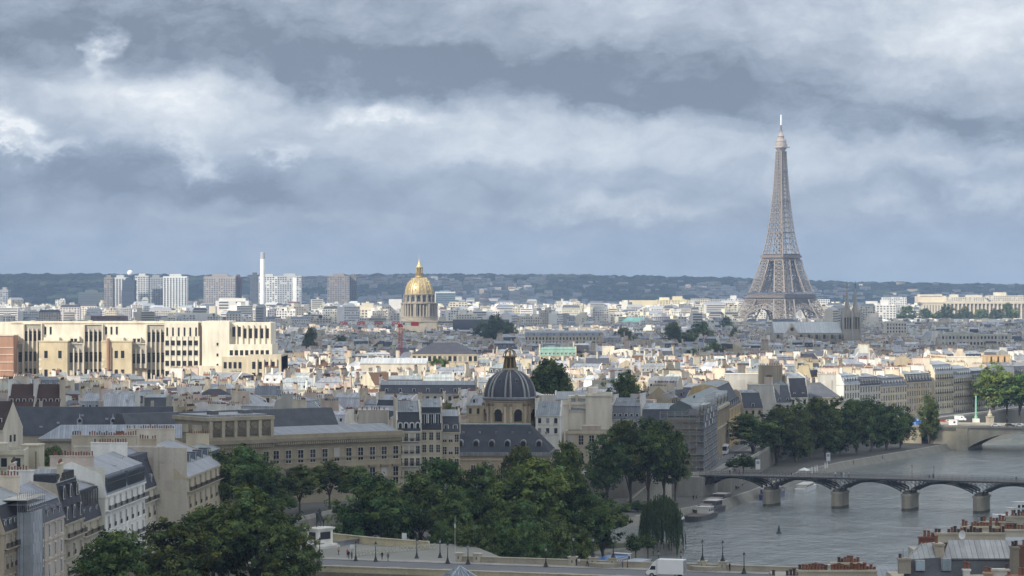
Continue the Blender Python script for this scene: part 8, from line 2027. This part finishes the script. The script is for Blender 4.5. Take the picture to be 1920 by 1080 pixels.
            def wins(m):
                n = max(3, int(w/r2.uniform(2.4,3.6))); b = w/n; fh = r2.uniform(2.8,3.3); nr = 4 if c['vis'] < 60 else 6; bands = r2.random() < .25
                dk = r2.choice([(.10,.105,.12),(.16,.155,.15),(.07,.07,.08)])
                for j in range(nr):
                    z = h-fh*(j+1)+.7
                    if z < 1: break
                    if bands: m.box(-w/2+.8, w/2-.8, -d/2-.2, -d/2, z, z+fh*.45, dk, 'far')
                    else:
                        for i in range(n):
                            if r2.random() > .12: m.box(-w/2+i*b+b*.25, -w/2+(i+1)*b-b*.25, -d/2-.2, -d/2, z, z+fh*.5, jit(dk,.4,r2), 'far')
            if not mine: stuffF.M = M; put(stuffF); (wins(stuffF) if c['vis'] > 8 else None); continue
            mk, mn = mark(c['px']); side = "left of" if c['px'] < mk-12 else ("right of" if c['px'] > mk+12 else "below")
            size = "wide" if w > 22 else ("narrow" if w < 15 else "plain"); tall = "tall " if h > 36 else ("low " if h < 24 else "")
            lab = f"{tall}{size} {wn} block with {'flat roof' if kind == 'flat' else 'zinc roof'}, {side} {mn}, {tier(c['Y'])}"
            t = thing("apartment_block", lab, "apartment block", (c['X'], c['Y'], Z0), c['ang'], "pale apartment blocks of the far city")
            m = MB(); put(m); wins(m); m.build("wall", t)
            continue
        roof = kind; rh = (r2.uniform(2.4,3.6), r2.uniform(.9,1.9)) if kind == 'mansard' else (r2.uniform(1.6,2.8), r2.uniform(.8,1.6))
        tot = rh[0]+rh[1] if kind != 'flat' else .6; ch = []
        npx = r2.choice([1,2,2,3])
        for q in range(npx):
            e = [-w/2+.3, w/2-.3, r2.uniform(-w*.25,w*.25)][q]; ch.append((e, r2.uniform(-1.5,1.5), d*r2.uniform(.35,.8), tot+r2.uniform(.5,2.0), True))
        if r2.random() < .4: ch.append((r2.uniform(-w*.3,w*.3), r2.uniform(.5,2.5), r2.uniform(1.5,3.5), tot+r2.uniform(.3,1.4), False))
        dn = int(w/2.8) if kind == 'mansard' and r2.random() < .8 else (int(w/4) if kind == 'gable' and r2.random() < .4 else 0)
        winp = (3.2, r2.choice([1,2,3]), r2.uniform(.9,1.2), r2.uniform(1.6,2.1))
        if not mine:
            stuffN.M = Matrix.Translation((c['X'], c['Y'], Z0)) @ Matrix.Rotation(c['ang'], 4, 'Z')
            emit_house(stuffN, stuffN, lambda: stuffN, w, d, h, roof, rh, 1.0, wc, rc, rk, (winp[0], 1 if c['vis'] > 20 else 0, winp[2], winp[3]), dn if c['vis'] > 10 else 0, ch, r2, 0, pots=c['vis'] > 6); continue
        mk, mn = mark(c['px']); side = "left of" if c['px'] < mk-12 else ("right of" if c['px'] > mk+12 else "below")
        rt = {'mansard':'mansard','gable':'gable','flat':'flat','shed':'slope','hip':'hip'}[kind]
        ex = f"{dn} dormers" if dn else f"{len(ch)} chimney{'s' if len(ch) != 1 else ''}"
        if kind == 'flat': desc = f"{wn} house, flat roof, {ex}"
        else: desc = f"{wn} house, {rn} {rt}, {ex}"
        lab = f"{desc}, {side} {mn}, {tier(c['Y'])}"
        house("townhouse", lab, "house", c['X'], c['Y'], c['ang'], w, d, Z0, Z0+h, roof, rh, 1.0, wc, rc, rk, winp, dn, ch, "roofs of the middle city", 1 if c['vis'] > 90 else 0, c['seed'])
    # the same house may be described alike: the taller, wider or farther of two is told apart
    by = {}
    for o in bpy.data.objects:
        l = o.get("label")
        if l and o.parent is None: by.setdefault(l, []).append(o)
    for l, os_ in by.items():
        if len(os_) > 1 and any(l.endswith(a) for _, a in TIERS):
            os_.sort(key=lambda o: o.location.y)
            for i, o in enumerate(os_): o["label"] = ["nearer ", "farther ", "third ", "fourth ", "fifth "][min(i, 4)]+l
    stuffN.M = None; stuffF.M = None
    tag(stuffN.build("crowded_rooftops"), "crowded grey and cream rooftops with chimneys filling the middle city", "rooftops", kind="stuff"); tag(stuffF.build("distant_city_blocks"), "pale blocks of the far city below the blue hills", "city blocks", kind="stuff")
city()
build_haze()
